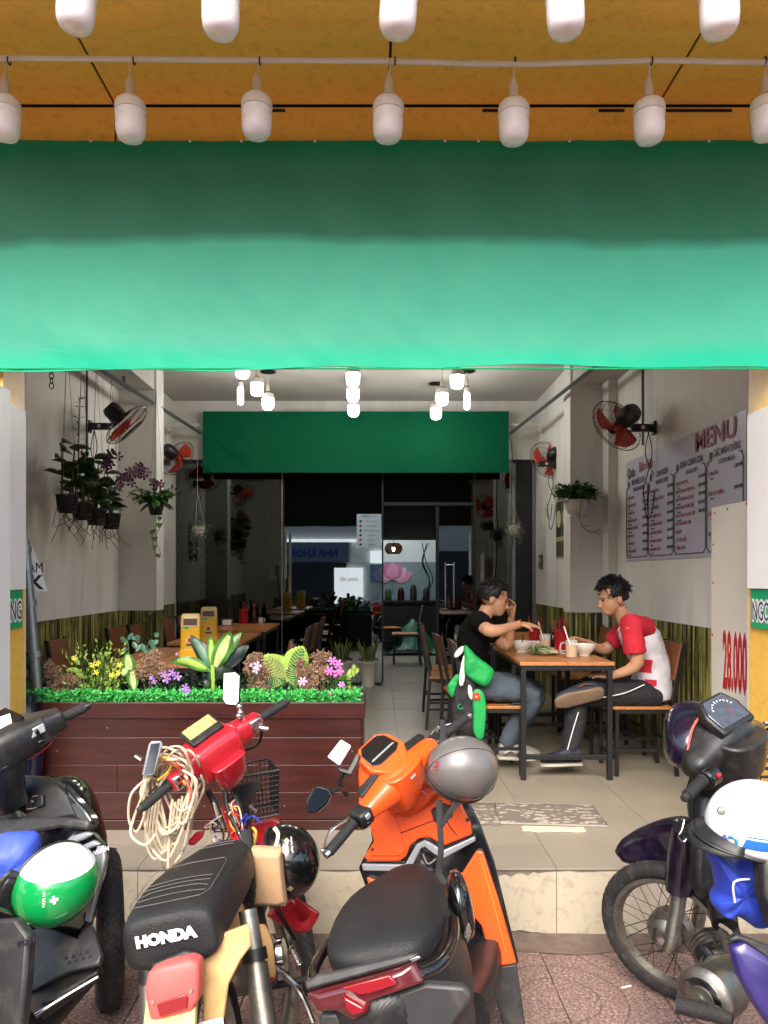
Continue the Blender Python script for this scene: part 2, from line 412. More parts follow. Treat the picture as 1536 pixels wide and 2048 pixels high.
gb((.08, -.018, .03), (.1, .018, top-.04)); gb((1.165, -.02, 0), (1.195, .02, top-.04)); gb((.1, -.018, 2.12), (1.165, .018, 2.16)); gb((-1.106, -.008, .03), (-1.094, .008, top-.04), m='steel_galv')
gb((1.62, -.03, 0), (1.66, .03, top-.04), m='steel_galv'); gb((1.66, -.01, .0), (1.86, .01, top-.04), 'side_panel', 'back_dark'); gb((1.86, -.03, 0), (1.9, .03, top-.042), m='steel_galv')
dr = B().bb((.72, .02, .02), (1.16, .03, 2.11)).obj('door', MATS['glass'], gp, 0)
gb((.72, .012, .021), (.76, .038, 2.11), 'door_stile', par=dr); gb((.761, .012, .021), (1.16, .038, .10), 'door_rail', par=dr)
for x in (.83, .93): B().tube([(x, -.03, .92), (x, -.03, 1.45)], .011, 10).obj('handle', MATS['steel'], dr)
B().tube([(.83, -.03, 1.42), (.93, -.03, 1.42)], .006, 8).obj('handle', MATS['steel'], dr)

# ---- canopy of orange panels
can = thing('canopy', 'orange panel canopy overhead with dark joints, above the hanging bulbs', 'canopy', (0, 3.0, 3.77))
cx = [-3.2, -1.2, .064, 1.307, 3.2]
B().bb((-3.3, -.9, .012), (3.3, .62, .1)).obj('backing', MATS['black_joint'], can, 0)
B().bb((-3.3, .572, -.4), (3.3, .62, .011)).obj('backing', MATS['black_joint'], can, 0)
for a, b in zip(cx[:-1], cx[1:]):
    B().bb((a+.006, -.88, 0), (b-.006, .55, .012)).obj('ceiling_panel', MATS['orange_panel'], can, 0)
    B().bb((a+.005, .56, -.4), (b-.005, .572, -.008)).obj('fascia_panel', MATS['orange_panel'], can, 0)
for x0, x1 in ((1198, 1250), (1333, 1465), (1500, 1600), (965, 1012), (540, 570)):
    B().bb((atx(x0, 3.55), .555, -.03), (atx(x1, 3.55), .5595, -.018)).obj('joint_tape', MATS['black_joint'], can, 0)

# ---- big green banner
def m_banner():
    m, nt, p, oc = base('green_banner'); MATS['banner'] = m
    sp = nn(nt, 'ShaderNodeSeparateXYZ'); nt.links.new(oc, sp.inputs[0])
    w = noise_n(nt, mapv(nt, oc, (1.0, 1, .5)), 1.5, 2)
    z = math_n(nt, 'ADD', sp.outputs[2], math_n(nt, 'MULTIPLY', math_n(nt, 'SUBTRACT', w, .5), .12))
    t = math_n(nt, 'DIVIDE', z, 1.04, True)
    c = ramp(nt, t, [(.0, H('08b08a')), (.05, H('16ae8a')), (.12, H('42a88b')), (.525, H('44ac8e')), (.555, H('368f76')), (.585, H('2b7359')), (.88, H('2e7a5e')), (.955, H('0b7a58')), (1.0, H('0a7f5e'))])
    nt.links.new(c, p.inputs['Base Color']); p.inputs['Roughness'].default_value = .5; p.inputs['Specular IOR Level'].default_value = .25
    bump_n(nt, p, noise_n(nt, mapv(nt, oc, (3, 3, 9)), 3, 4, .5, .8), .07, .02); return m
m_banner()
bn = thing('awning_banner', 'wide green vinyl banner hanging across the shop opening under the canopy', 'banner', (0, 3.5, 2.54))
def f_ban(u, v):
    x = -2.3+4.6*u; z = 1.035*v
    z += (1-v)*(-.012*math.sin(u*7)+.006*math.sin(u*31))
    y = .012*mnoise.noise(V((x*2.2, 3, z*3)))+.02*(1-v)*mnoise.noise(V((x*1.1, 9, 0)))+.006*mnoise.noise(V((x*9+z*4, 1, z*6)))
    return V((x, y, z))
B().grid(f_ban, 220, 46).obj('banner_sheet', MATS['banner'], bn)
B().grid(lambda u, v: f_ban(u, v)+V((0, .006, 0)), 110, 23).obj('darkening_sheet', mat('darkening_cloth', H('22302b'), .7), bn)  # dark sheet added behind the vinyl to darken its reflection in the glass
B().tube([(-2.3, 0, -.002), (2.3, 0, -.002)], .004, 6).obj('hem', MATS['sign_green'], bn)
for px in (0, 182, 272, 380, 483, 630, 773, 890, 957, 1139, 1278, 1417, 1510):
    B().lathe([(.006, 0), (.006, .006), (.002, .007)], 10, zto((atx(px, 3.48), -.02, 1.02), (0, -1, 0))).obj('eyelet', MATS['white_pvc'], bn)

# ---- back banner with rails
b2 = thing('back_banner', 'dark green banner hanging in front of the glass partition', 'banner', (0, 8.8, 2.77))
mat('banner_dark', H('05563a'), .7, var=.06, vs=1.5, bump=.15, bs=4, spec=.08)
def f_b2(u, v):
    x = -1.97+3.5*u; z = .7*v
    y = .01*mnoise.noise(V((x*3, 0, z*4)))+.03*max(0, .25-u)*mnoise.noise(V((x*9+z*9, 1, z*3)))*4
    return V((x, y, z))
B().grid(f_b2, 90, 24).obj('banner_sheet', MATS['banner_dark'], b2)
mat('rail_grey', H('5d605f'), .5, metal=.3)
for sx, x0, x1, nm in ((-1, -2.17, -1.99, 'left'), (1, 1.71, 1.55, 'right')):
    t = thing('ceiling_rail', 'grey metal rail running from the front to the %s end of the back banner' % nm, 'rail', (0, 0, 0), group='rails beside the back banner')
    y0 = 5.2; xx = x0+(x0-x1)*.3
    B().tube([(xx, y0, 3.22), (x1, 8.78, 3.22)], .022, 4).obj('bar', MATS['rail_grey'], t, 0)
    xb = sx*(2.35 if sx < 0 else 1.89)
    B().tube([(xb, 8.7, 3.3), (x1, 8.7, 3.3)], .012, 4).tube([(xb, 8.7, 3.3), (xb, 8.7, 3.1)], .012, 4).tube([(xb, 8.7, 3.15), (xb-sx*.12, 8.7, 3.3)], .008, 4).obj('bracket', MATS['white_pvc'], t, 0)

# ---- bulbs
mat('bulb_collar', H('d6cfc9'), .5, var=.05); mat('bulb_off', H('e6dee2'), .28, var=.02, sub=.0); mat('cord_white', H('cdbfae'), .6)
mat('bulb_on', (1, .97, .9), .4, emit=3.5, var=0)
mat('cfl_on', (1, .97, .92), .4, emit=6, var=0)
def bulb(name, label, loc, rot=(0, 0, 0), k=1.0, lit=False, cord=.12, group=None, tall=False, cordcol='cord_white'):
    'origin at the bottom of the lamp'
    t = thing(name, label, 'light bulb', loc, rot, group); r = .06*k
    if tall:
        B().lathe([(.012, 0), (.026*k, .008), (.03*k, .03), (.03*k, .15*k), (.025*k, .165*k)], 18).obj('diffuser', MATS['cfl_on'], t)
        h = .165*k; B().lathe([(.026*k, h), (.03*k, h+.01), (.028*k, h+.05), (.02*k, h+.06)], 18).obj('collar', MATS['bulb_collar'], t); h += .06
    else:
        B().lathe([(.001, 0), (r*.5, .003*k), (r*.8, .012*k), (r*.95, .03*k), (r, .055*k), (r, .115*k)], 28).obj('diffuser', MATS['bulb_on' if lit else 'bulb_off'], t)
        B().lathe([(r*1.0, .116*k), (r*1.04, .118*k), (r*1.04, .142*k), (r*.97, .155*k), (r*.8, .166*k), (r*.5, .174*k), (r*.4, .176*k)], 28).obj('collar', MATS['bulb_collar'], t)
        h = .175*k
    B().lathe([(.021*k, h), (.022*k, h+.012), (.018*k, h+.016), (.018*k, h+.06*k), (.012*k, h+.075*k), (.006, h+.09*k)], 16).obj('socket', MATS['cord_white'], t)
    B().lathe([(.0225*k, h-.002), (.0232*k, h+.004), (.0225*k, h+.008)], 16).obj('ring', MATS['black_joint'], t)
    if cord: B().tube([(0, 0, h+.085*k), (.004, 0, h+.085*k+cord*.5), (0, 0, h+.085*k+cord)], .0045, 6).obj('cord', MATS[cordcol], t)
    if lit:
        ld = bpy.data.lights.new('bulb_light', 'POINT'); ld.energy = 1.6; ld.color = (1, .95, .86); ld.shadow_soft_size = .06
        lo = bpy.data.objects.new('bulb_light', ld); COL.objects.link(lo); lo.parent = t; lo.location = (0, 0, -.07)
    return t
PZ = 3.66
ords = ['first', 'second', 'third', 'fourth', 'fifth', 'sixth', 'seventh']
for i, (px, py) in enumerate([(10, 280), (262, 283), (513, 277), (775, 284), (1028, 288), (1299, 287), (1536, 280)]):
    z = at(px, py, 3.08).z
    bulb('light_bulb', '%s white bulb from the left in the row before the banner' % ords[i].capitalize(), (atx(px, 3.08), 3.08, z), (random.uniform(-.03, .03), random.uniform(-.05, .05), 0), cord=PZ-z-.26, group='unlit bulbs under the canopy')
for i, (px, py) in enumerate([(148, 62), (441, 73), (793, 72), (1133, 72), (1440, 72)]):
    z = at(px, py, 2.46).z
    bulb('light_bulb', '%s big white bulb from the left along the photo top' % ords[i].capitalize(), (atx(px, 2.46), 2.46, z), (random.uniform(-.03, .03), random.uniform(-.09, .09), 0), cord=PZ-z-.26, group='unlit bulbs under the canopy')
for y, nm, ties in ((3.08, 'just before the green banner', (18, 268, 520, 790, 1030, 1303, 1530)), (2.46, 'nearest the street', (148, 441, 793, 1133, 1440))):
    t = thing('conduit_pipe', 'white plastic conduit pipe carrying the bulbs ' + nm, 'pipe', (0, y, PZ))
    B().tube(crv([(-2.6, 0, .01), (-1.5, 0, .008), (-.5, 0, .0), (.05, 0, -.004), (.55, 0, -.016), (1.1, 0, -.002), (1.6, 0, -.008), (2.6, 0, 0)], 8), .0115, 10).obj('pipe', MATS['white_pvc'], t)
    for px in ties:
        B().tube([(atx(px, y)+.013*0, .014*math.cos(a), .014*math.sin(a)-.004) for a in [q*math.pi/5 for q in range(10)]], .003, 5, closed=True).obj('cable_tie', MATS['black_joint'], t)
# lit ceiling bulbs inside
BZ = 3.33
inb = [(485, 741, 0), (481, 795, 1), (514, 777, 0), (536, 806, 0), (706, 757, 0), (706, 789, 0), (707, 820, 0), (914, 762, 0), (884, 797, 0), (934, 805, 1), (872, 826, 0)]
nms = ['highest one of the left cluster', 'tall thin one of the left cluster', 'short one in the middle of the left cluster', 'lowest one of the left cluster', 'front one of the middle row', 'middle one of the middle row', 'rearmost one of the middle row', 'highest one of the right cluster', 'short one in the middle of the right cluster', 'tall thin one of the right cluster', 'lowest one of the right cluster']
for (px, py, tall), nmx in zip(inb, nms):
    Y = FPX*(BZ-CAMZ)/(PY0-py); kk = 1.0
    t = bulb('light_bulb', 'glowing ceiling bulb, ' + nmx, (atx(px, Y), Y, BZ-.07), lit=True, tall=bool(tall), cord=.1, group='lit ceiling bulbs inside the shop')
    B().lathe([(.075, CZ-BZ+.07-.004), (.08, CZ-BZ+.07-.012), (.03, CZ-BZ+.07-.022)], 20).obj('ceiling_rose', MATS['dark_metal'], t)
# ================================================================ SIGNS, FANS, FURNITURE
FY = lambda o: frame(o, (0, 1, 0), (0, 0, 1))     # text on a wall facing +X
FNY = lambda o: frame(o, (0, -1, 0), (0, 0, 1))   # text on a wall facing -X
FC = lambda o: frame(o, (1, 0, 0), (0, 0, 1))     # text facing the street (-Y)
# pillar signs
def board(name, label, a, b, m='white_board', cat='sign', bevel=.002):
    a, b = V(a), V(b); c = (a+b)/2; t = thing(name, label, cat, c)
    B().bb(a-c, b-c).obj('panel', MATS[m], t, 0, bevel=bevel); return t, c
board('sign_board', 'tall white sign panel on the inner face of the left orange pillar', (-1.72, 3.40, 1.53), (-1.70, 3.752, 2.40))
board('sign_board', 'narrow white standing panel in front of the left orange pillar', (-1.66, 3.30, .90), (-1.62, 3.42, 2.42))
board('sign_board', 'tall white sign panel on the inner face of the right orange pillar', (1.813, 3.40, 1.535), (1.834, 3.752, 2.38))
t, c = board('name_plate', 'green plate with navy letters NG on the left orange pillar', (-1.72, 3.50, 1.345), (-1.708, 3.735, 1.528), 'sign_green')
for k, mm, bo, e in ((0, 'white_paint', .012, .0005), (1, 'navy', .0, .0012)): text('lettering', 'NG', .13, MATS[mm], FY((.0065, .045, -.01)), t, e, sx=.62, bold=bo)
t, c = board('name_plate', 'green plate with navy letters NG on the right orange pillar', (1.822, 3.50, 1.345), (1.834, 3.735, 1.533), 'sign_green')
for k, mm, bo, e in ((0, 'white_paint', .012, .0005), (1, 'navy', .0, .0012)): text('lettering', 'NGON', .13, MATS[mm], FNY((-.0065, -.01, -.015)), t, e, sx=.55, bold=bo)
# price board
mat('price_board', H('d8d2c8'), .55, var=.05, vs=2)
t, c = board('price_board', 'pale board with red price 28.000 standing by the right pillar', (1.952, 3.86, .72), (1.972, 4.47, 1.99), 'price_board')
text('lettering', '28.000 Đ/T', .44, MATS['red_print'], FNY((-.0115, -.085, -.245)), t, .001, sx=.235, bold=.012)
text('lettering', 'Kính', .075, MATS['dark_print'], FNY((-.0115, -.19, -.5)), t, .001, sx=.7, shear=.3)
for y, z in ((.26, .6), (.1, .61), (-.12, .62), (.28, .2), (.29, -.1), (.28, .42)): B().lathe([(.008, 0), (.004, .003)], 8, zto((-.01, y, z), (-1, 0, 0))).obj('nail', MATS['red_print'], t)
# small white notice and galvanised pole at the left
t = thing('notice_board', 'small slanted white notice with black letters behind the steel pole', 'notice', at(76, 1140, 4.2))
s_ = 4.2/FPX
B().plate([(-30*s_, 50*s_), (-13*s_, 50*s_), (19*s_, -42*s_), (-30*s_, -42*s_)], .006, FC((0, 0, 0))).obj('panel', MATS['white_board'], t, 0)
text('lettering', 'ÀM', 24*s_*1.2, MATS['dark_print'], FC((-4*s_, -.0035, 4*s_)), t, .0008, sx=.75)
text('lettering', 'K', 30*s_*1.3, MATS['dark_print'], FC((-3*s_, -.0035, -26*s_)), t, .0008, bold=.003)
t = thing('steel_pole', 'leaning galvanised steel pole with clamps beside the left pillar', 'pole', at(78, 1420, 3.98))
o0 = at(78, 1420, 3.98); P = lambda px, py: at(px, py, 3.98)-o0
B().tube([P(49, 1080), P(78, 1420)], .026, 16).obj('tube', MATS['steel_galv'], t)
for px, py in ((50, 1098), (60, 1206), (70, 1308)):
    d = (P(78, 1420)-P(49, 1080)).normalized()
    B().tube([P(px, py)-d*.016, P(px, py)+d*.016], .034, 12).obj('clamp', MATS['steel_galv'], t)
    B().box(P(px-9, py), (.03, .05, .02)).obj('clamp_bolt', MATS['dark_metal'], t, 0)

# menu on the right wall
mat('menu_vinyl', H('b6b3c6'), .42, var=.06, vs=3, bump=.12, bs=6)
y0, y1, z0, z1 = 4.36, 6.46, 1.715, 2.54
t = thing('menu_board', 'large lilac printed menu with red MENU title on the right wall', 'menu', (XR-.006, (y0+y1)/2, (z0+z1)/2))
hw, hh = (y1-y0)/2, (z1-z0)/2
def f_menu(u, v):
    y = -hw+2*hw*u; z = -hh+2*hh*v; return V((-.004*abs(mnoise.noise(V((y*3, z*3, 4)))), y, z))
B().grid(f_menu, 40, 16).obj('sheet', MATS['menu_vinyl'], t)
def mt(s, size, m, u, v, ax='LEFT', sx=.8, bold=0, ext=.0005): # u from far (left) edge in metres, v from the bottom
    text('lettering', s, size, MATS[m], FNY((-.0065, hw-u, -hh+v)), t, ext, ax=ax, sx=sx, bold=bold)
mat('menu_red', H('8e2338'), .5); mat('menu_ink', H('23222f'), .5)
mt('Quán', .105, 'menu_ink', .06, .72, bold=.002); mt('Bún Riêu', .105, 'menu_red', .34, .735, bold=.002)
mt('MENU', .17, 'menu_red', 1.40, .745, sx=1.25, bold=.003)
cols = [(.04, .53, 'BÚN RIÊU CUA', 'CRAB NOODLE', ['BÚN RIÊU CUA', 'BÚN RIÊU CUA ỐC', 'BÚN RIÊU CHẢ', 'BÚN RIÊU CUA GIÒ', 'BÚN RIÊU THẬP CẨM', 'BÚN RIÊU BÒ', 'BÚN RIÊU MỘC', 'BÚN CUA CHẢ ỐC']),
        (.55, 1.04, 'CANH BÚN', 'NOODLE SOUP', ['CANH BÚN CUA', 'CANH BÚN CUA ỐC HEO', 'CANH BÚN CHẢ', 'CANH BÚN CUA GIÒ', 'CANH BÚN THẬP CẨM', 'CANH BÚN THỊT BẮC', 'CANH BÚN CUA MỘC', 'CANH BÚN CUA ỐC']),
        (1.06, 1.57, 'BÁNH CANH CUA', 'CRAB SOUP', ['BÁNH CANH CUA', 'BÁNH CANH CUA BÒN BON', 'BÁNH CANH CUA GIÒ HEO', 'BÁNH CANH CUA ĐẶC BIỆT', 'BÁNH CANH CUA THẬP CẨM', 'CÁC MÓN DÙNG THÊM', '- BÁNH MÌ', '- GIÒ CHÉO QUẨY', '- TRỨNG THÊM']),
        (1.59, 2.07, 'CÁC MÓN DÙNG', 'OTHER MENU', ['CƠM SƯỜN', 'BÚN THỊT NƯỚNG', 'CƠM TẤM BÌ', 'BÚN CHẢ GIÒ'])]
for a, b, h1, h2, items in cols:
    w = b-a; cx_ = a+w/2; zt = .60
    mt(h1, .062, 'menu_ink', cx_+.03, zt+.035, 'CENTER', .72, .001); mt(h2, .042, 'menu_ink', cx_+.03, zt-.025, 'CENTER', .8, .0006)
    B().tube([(0, hw-q[0], -hh+q[1]) for q in ((a+.06, zt-.0), (a+.02, zt), (a, zt-.03), (a, .06), (a+.03, .03), (b-.03, .03), (b, .06), (b, zt-.03), (b-.02, zt), (b-.05, zt))], .003, 4).xf(MX.Translation((-.006, 0, 0))).obj('border_line', MATS['menu_ink'], t, 0)
    B().box((-.0065, hw-a-.05, -hh+zt+.03), (.001, .03, .045)).obj('icon', MATS['menu_ink'], t, 0)
    st = .49/len(items)
    for k, it in enumerate(items):
        zz = zt-.085-k*st*1.02
        mt('%d.%s' % (k+1, it) if it[0] != '-' else it, .034, 'menu_red', a+.02, zz, 'LEFT', .68)
        if it[0] != '-' and len(items) < 9 or k < 5:
            mt('%d.000 VNĐ' % random.choice((30, 35, 38, 40, 45)), .033, 'menu_ink', b-.01, zz+.008, 'RIGHT', .6)
            mt('Crab noodle'[:6+k % 5], .02, 'menu_ink', a+.05, zz-.03, 'LEFT', .8)

# food posters on the walls beyond the pilasters
for nm, X, ya, yb, za, zb, F_, sg in (('right', 1.895, 7.55, 8.05, 1.77, 2.38, FNY, -1), ('left', -2.353, 8.02, 8.5, 1.78, 2.28, FY, 1)):
    t = thing('food_poster', 'poster with photographs of noodle bowls on the %s wall' % nm, 'poster', (X, (ya+yb)/2, (za+zb)/2))
    B().bb((-.002, -(yb-ya)/2, -(zb-za)/2), (.002, (yb-ya)/2, (zb-za)/2)).obj('sheet', mat('poster_base', H('a9a27f'), .4), t, 0)
    w, h = (yb-ya)/2, (zb-za)/2
    for i in range(2):
        for j in range(2):
            zc, zs = ((.32*h, .62*h) if j else (-.68*h, .28*h))
            B().box((sg*.003, (i-.5)*w, zc), (.002, w*.9, zs*2*.9 if not j else zs*1.9)).obj('photo', mat('poster_%d%d' % (i, j), H(['39402f', '46352a', '5a4331', '31402c'][i*2+j]), .35, var=.4, vs=25), t, 0)
            if j: B().lathe([(w*.36, 0), (w*.3, .001)], 18, zto((sg*.0045, (i-.5)*w, zc), (sg, 0, 0))).obj('bowl_photo', mat('poster_bowl', H('c5b89a'), .4, var=.5, vs=60), t, 0)

# poster on the glass and lotus picture in the back room
t = thing('glass_poster', 'pale blue instruction sheet stuck on the glass partition', 'poster', at(738, 1062, GY-.012))
B().box((0, 0, 0), (.29, .003, .40)).obj('sheet', mat('sheet_blue', H('a9bfcf'), .4), t, 0)
text('lettering', 'HƯỚNG DẪN', .03, MATS['menu_ink'], FC((0, -.003, .17)), t)
for k in range(6):
    B().lathe([(.016, 0), (.012, .001)], 12, zto((-.1, -.002, .115-k*.055), (0, -1, 0))).obj('icon', MATS[('menu_ink', 'red_print', 'menu_ink')[k % 3]], t)
    text('lettering', ['rửa tay sạch', 'che miệng', 'đeo khẩu trang', 'giữ ấm', 'ăn chín', 'vệ sinh'][k], .026, MATS['menu_ink'], FC((.03, -.003, .115-k*.055)), t)
t = thing('lotus_picture', 'large pink lotus printed on the back room wall', 'picture', at(785, 1165, 14.17))
def petal(ang, L, w, dy):
    pts = [(0, 0), (-w*.55, L*.3), (-w*.5, L*.65), (0, L), (w*.5, L*.65), (w*.55, L*.3)]
    ca, sa = math.cos(ang), math.sin(ang); pts = [(x*ca-y*sa, x*sa+y*ca) for x, y in pts]
    B().plate(pts, .003, FC((0, dy, .05))).obj('petal', mat('lotus_%d' % (int(abs(ang)*10) % 3), H(['c98aa8', 'b56d92', 'dba9bf'][int(abs(ang)*10) % 3]), .5, var=.2, vs=9), t, 0)
for i, a in enumerate((-1.25, 1.25, -.85, .85, -.42, .42, 0)): petal(a, .34 if abs(a) < 1 else .4, .2, -.004*i)
B().bb((-.015, .004, -.2), (.015, .007, .05)).obj('stem', mat('lotus_stem', H('4f7a66'), .5), t, 0)
# back room lights: pendants with rattan shades and tube lights
mat('rattan', H('4b2d1c'), .7, var=.3, vs=40); mat('warm_glow', (1, .7, .35), .5, emit=9, var=0); mat('tube_on', (.95, 1, 1), .4, emit=14, var=0)
for px, nm in ((668, 'left'), (787, 'right')):
    p = at(px, 1097, 11.6); t = thing('pendant_lamp', 'round rattan pendant lamp, the %s one of two in the back room' % nm, 'lamp', p, group='rattan pendants')
    b = B()
    for k in range(9):
        z = -.075+.15*k/8; r = .13*math.sqrt(max(.05, 1-(z/.1)**2))
        b.tube([(r*math.cos(a), r*math.sin(a), z) for a in [q*math.pi/9 for q in range(18)]], .008, 5, closed=True)
    for k in range(14):
        a = k*math.pi/7; b.tube([(.13*math.sqrt(max(.05, 1-(z/.1)**2))*math.cos(a), .13*math.sqrt(max(.05, 1-(z/.1)**2))*math.sin(a), z) for z in (-.075, -.04, 0, .04, .075)], .006, 5)
    b.obj('shade', MATS['rattan'], t)
    B().ell((0, 0, -.01), .035).obj('bulb', MATS['warm_glow'], t); B().tube([(0, 0, .07), (0, 0, 3.19-p.z)], .005, 5).obj('cord', MATS['dark_metal'], t)
for i, (x, y) in enumerate(((-.6, 11.6), (.5, 12.2), (.3, 13.3))):
    t = thing('tube_light', 'lit white tube light on the back room ceiling, %s' % ('left one', 'middle one', 'rear one')[i], 'light', (x, y, 3.16), group='tube lights in the back room')
    B().box((0, 0, .015), (.7, .06, .03)).obj('housing', MATS['white_pvc'], t, 0); B().tube([(-.33, 0, -.02), (.33, 0, -.02)], .016, 10).obj('tube', MATS['tube_on'], t)
    ld = bpy.data.lights.new('tube_area', 'AREA'); ld.shape = 'RECTANGLE'; ld.size = .65; ld.size_y = .05; ld.energy = 5; ld.color = (.93, 1, 1)
    lo = bpy.data.objects.new('tube_area', ld); COL.objects.link(lo); lo.parent = t; lo.location = (0, 0, -.045)

# ---- wall fans
mat('fan_black', H('191819'), .4); mat('fan_wire', H('1b1b1d'), .35); mat('fan_red', H('d8452c'), .3, var=.1)
def fan(label, c, back, mount, wall_n, r=.215):
    c = V(c); back = V(back).normalized(); t = thing('wall_fan', label, 'fan', mount, group='black and red wall fans'); L = c-V(mount)
    M = zto(L, -back)      # local z = blowing direction
    b = B(); n = 40
    for k in range(n):
        a = 2*math.pi*k/n; ca, sa = math.cos(a), math.sin(a); a2 = a+.22; cb, sb_ = math.cos(a2), math.sin(a2)
        b.tube([(r*.17*ca, r*.17*sa, .055), (r*.6*ca, r*.6*sa, .062), (r*.9*cb, r*.9*sb_, .035), (r*cb, r*sb_, .0)], .0011, 3)
        b.tube([(r*.2*ca, r*.2*sa, -.06), (r*.6*ca, r*.6*sa, -.06), (r*.92*ca, r*.92*sa, -.03), (r*ca, r*sa, 0)], .0011, 3)
    for rr, z, w in ((1, 0, .0038), (.8, .048, .0018), (.55, .063, .0018), (.34, .06, .0016), (.8, -.046, .0018), (.45, -.061, .0018)):
        b.tube([(r*rr*math.cos(q*math.pi/20), r*rr*math.sin(q*math.pi/20), z) for q in range(40)], w, 4, closed=True)
    b.lathe([(r*.18, .054), (r*.17, .064), (.001, .066)], 16).xf(M).obj('guard', MATS['fan_wire'], t)
    for k in range(3):
        a0 = k*2*math.pi/3
        def fb(u, v):
            rad = r*(.16+.7*u); ang = a0+(v-.5)*(1.55-.25*u)+.35*u
            return V((rad*math.cos(ang), rad*math.sin(ang), .032*(v-.5)*(1.2-.3*u)))
        B().grid(fb, 6, 8).xf(M).obj('blade', MATS['fan_red'], t, solid=.003)
    B().lathe([(.001, .03), (.028, .028), (.034, .0), (.034, -.02)], 18, M).obj('hub', MATS['fan_red'], t)
    B().lathe([(.035, -.05), (.068, -.07), (.074, -.10), (.072, -.17), (.055, -.20), (.001, -.205)], 20, M).obj('motor', MATS['fan_black'], t)
    e = M @ V((0, 0, -.11)); wn = V(wall_n)
    B().tube([V((0, 0, 0))+wn*.03, wn*.16, e+V((0, 0, -.05))], .016, 8).box(wn*.1, (.16 if abs(wn.x) else .05, .05, .055)).obj('arm', MATS['fan_black'], t, bevel=.004)
    B().box(wn*.012, (.024, .07, .10)).obj('wall_plate', MATS['fan_black'], t, 0, bevel=.004)
    B().lathe([(.016, 0), (.012, .008)], 14, zto(wn*.1+V((0, -.026, 0)), (0, -1, 0))).obj('knob', MATS['white_pvc'], t)
    for k in range(2): B().tube(crv([wn*.05+V((0, 0, -.03)), wn*(.03+.05*k)+V((0, -.02, -.2)), wn*(.06-.06*k)+V((0, .02, -.38)), wn*(.1-.07*k)+V((0, -.03, -.5-.1*k)), wn*.05+V((0, .04, -.58-.1*k)), wn*(.03+.05*k)+V((0, .03, -.42))], 6), .004, 5).obj('pull_cord', MATS['fan_black'], t)
    return t
fan('front wall fan on the right wall above the menu', at(1234, 851, 5.72), (.4, -.82, .4), (XR, 5.8, at(0, 856, 5.8).z), (-1, 0, 0))
fan('rear wall fan on the right beside the back banner', at(1097, 920, 8.25), (.32, -.88, .32), (1.9, 8.1, at(0, 928, 8.1).z), (-1, 0, 0))
fan('front wall fan on the left above the hanging orchids', at(253, 850, 6.3), (-.66, -.22, .7), (XL, 6.5, at(0, 853, 6.5).z), (1, 0, 0))
fan('rear wall fan on the left beside the back banner', at(355, 917, 8.4), (-.45, -.75, .45), (-2.36, 8.2, at(0, 926, 8.2).z), (1, 0, 0))

# ---- tables and chairs
def m_wood(name, c, c2, ax=(1, 14, 14), rough=.4, vs=5, rnd=.06, **k):
    return mat(name, c, rough, var=.1, vs=vs, c2=c2, st=ax, rnd=rnd, **k)
m_wood('table_wood', H('a8683a'), H('c98a55'), (9, 1.2, 9), .32); m_wood('seat_wood', H('99602f'), H('bb8148'), (9, 1.2, 9), .38); m_wood('back_wood', H('6e4023'), H('8a5531'), (9, 1.2, 9), .4)
mat('black_steel', H('1b1b1d'), .42, metal=.2, var=.15)
def table(label, x0, x1, y0, y1, group=None):
    cx_, cy = (x0+x1)/2, (y0+y1)/2; t = thing('dining_table', label, 'table', (cx_, cy, FL), group=group); w, d = (x1-x0)/2, (y1-y0)/2
    n = 4
    for k in range(n): B().bb((-w+2*w*k/n+.0005, -d, .728), (-w+2*w*(k+1)/n-.0005, d, .75)).obj('tabletop_board', MATS['table_wood'], t, 0, bevel=.0015)
    for sx in (-1, 1):
        for sy in (-1, 1): B().bb((sx*(w-.01), sy*(d-.01), 0), (sx*(w-.042), sy*(d-.042), .695)).obj('leg', MATS['black_steel'], t, 0, bevel=.002)
    for sy in (-1, 1):
        B().bb((-w+.01, sy*(d-.01), .695), (w-.01, sy*(d-.042), .727)).obj('apron', MATS['black_steel'], t, 0, bevel=.002)
        B().bb((-w+.043, sy*(d-.014), .13), (w-.043, sy*(d-.04), .16)).obj('stretcher', MATS['black_steel'], t, 0, bevel=.002)
    for sx in (-1, 1): B().bb((sx*(w-.01), -d+.043, .695), (sx*(w-.042), d-.043, .727)).obj('apron', MATS['black_steel'], t, 0, bevel=.002)
    return t
table('wooden table with black steel legs where the two men eat', .915, 1.514, 4.86, 5.98, 'dining tables')
table('wooden table behind the two men, against the right bamboo wall', .95, 1.55, 6.35, 7.45, 'dining tables')
table('wooden table just behind the flower planter with the yellow boxes', -1.69, -1.09, 4.72, 5.84, 'dining tables')
table('second wooden table behind the planter', -1.69, -1.09, 6.25, 7.37, 'dining tables')
table('rearmost wooden table on the left, next to the glass', -1.69, -1.09, 7.72, 8.82, 'dining tables')
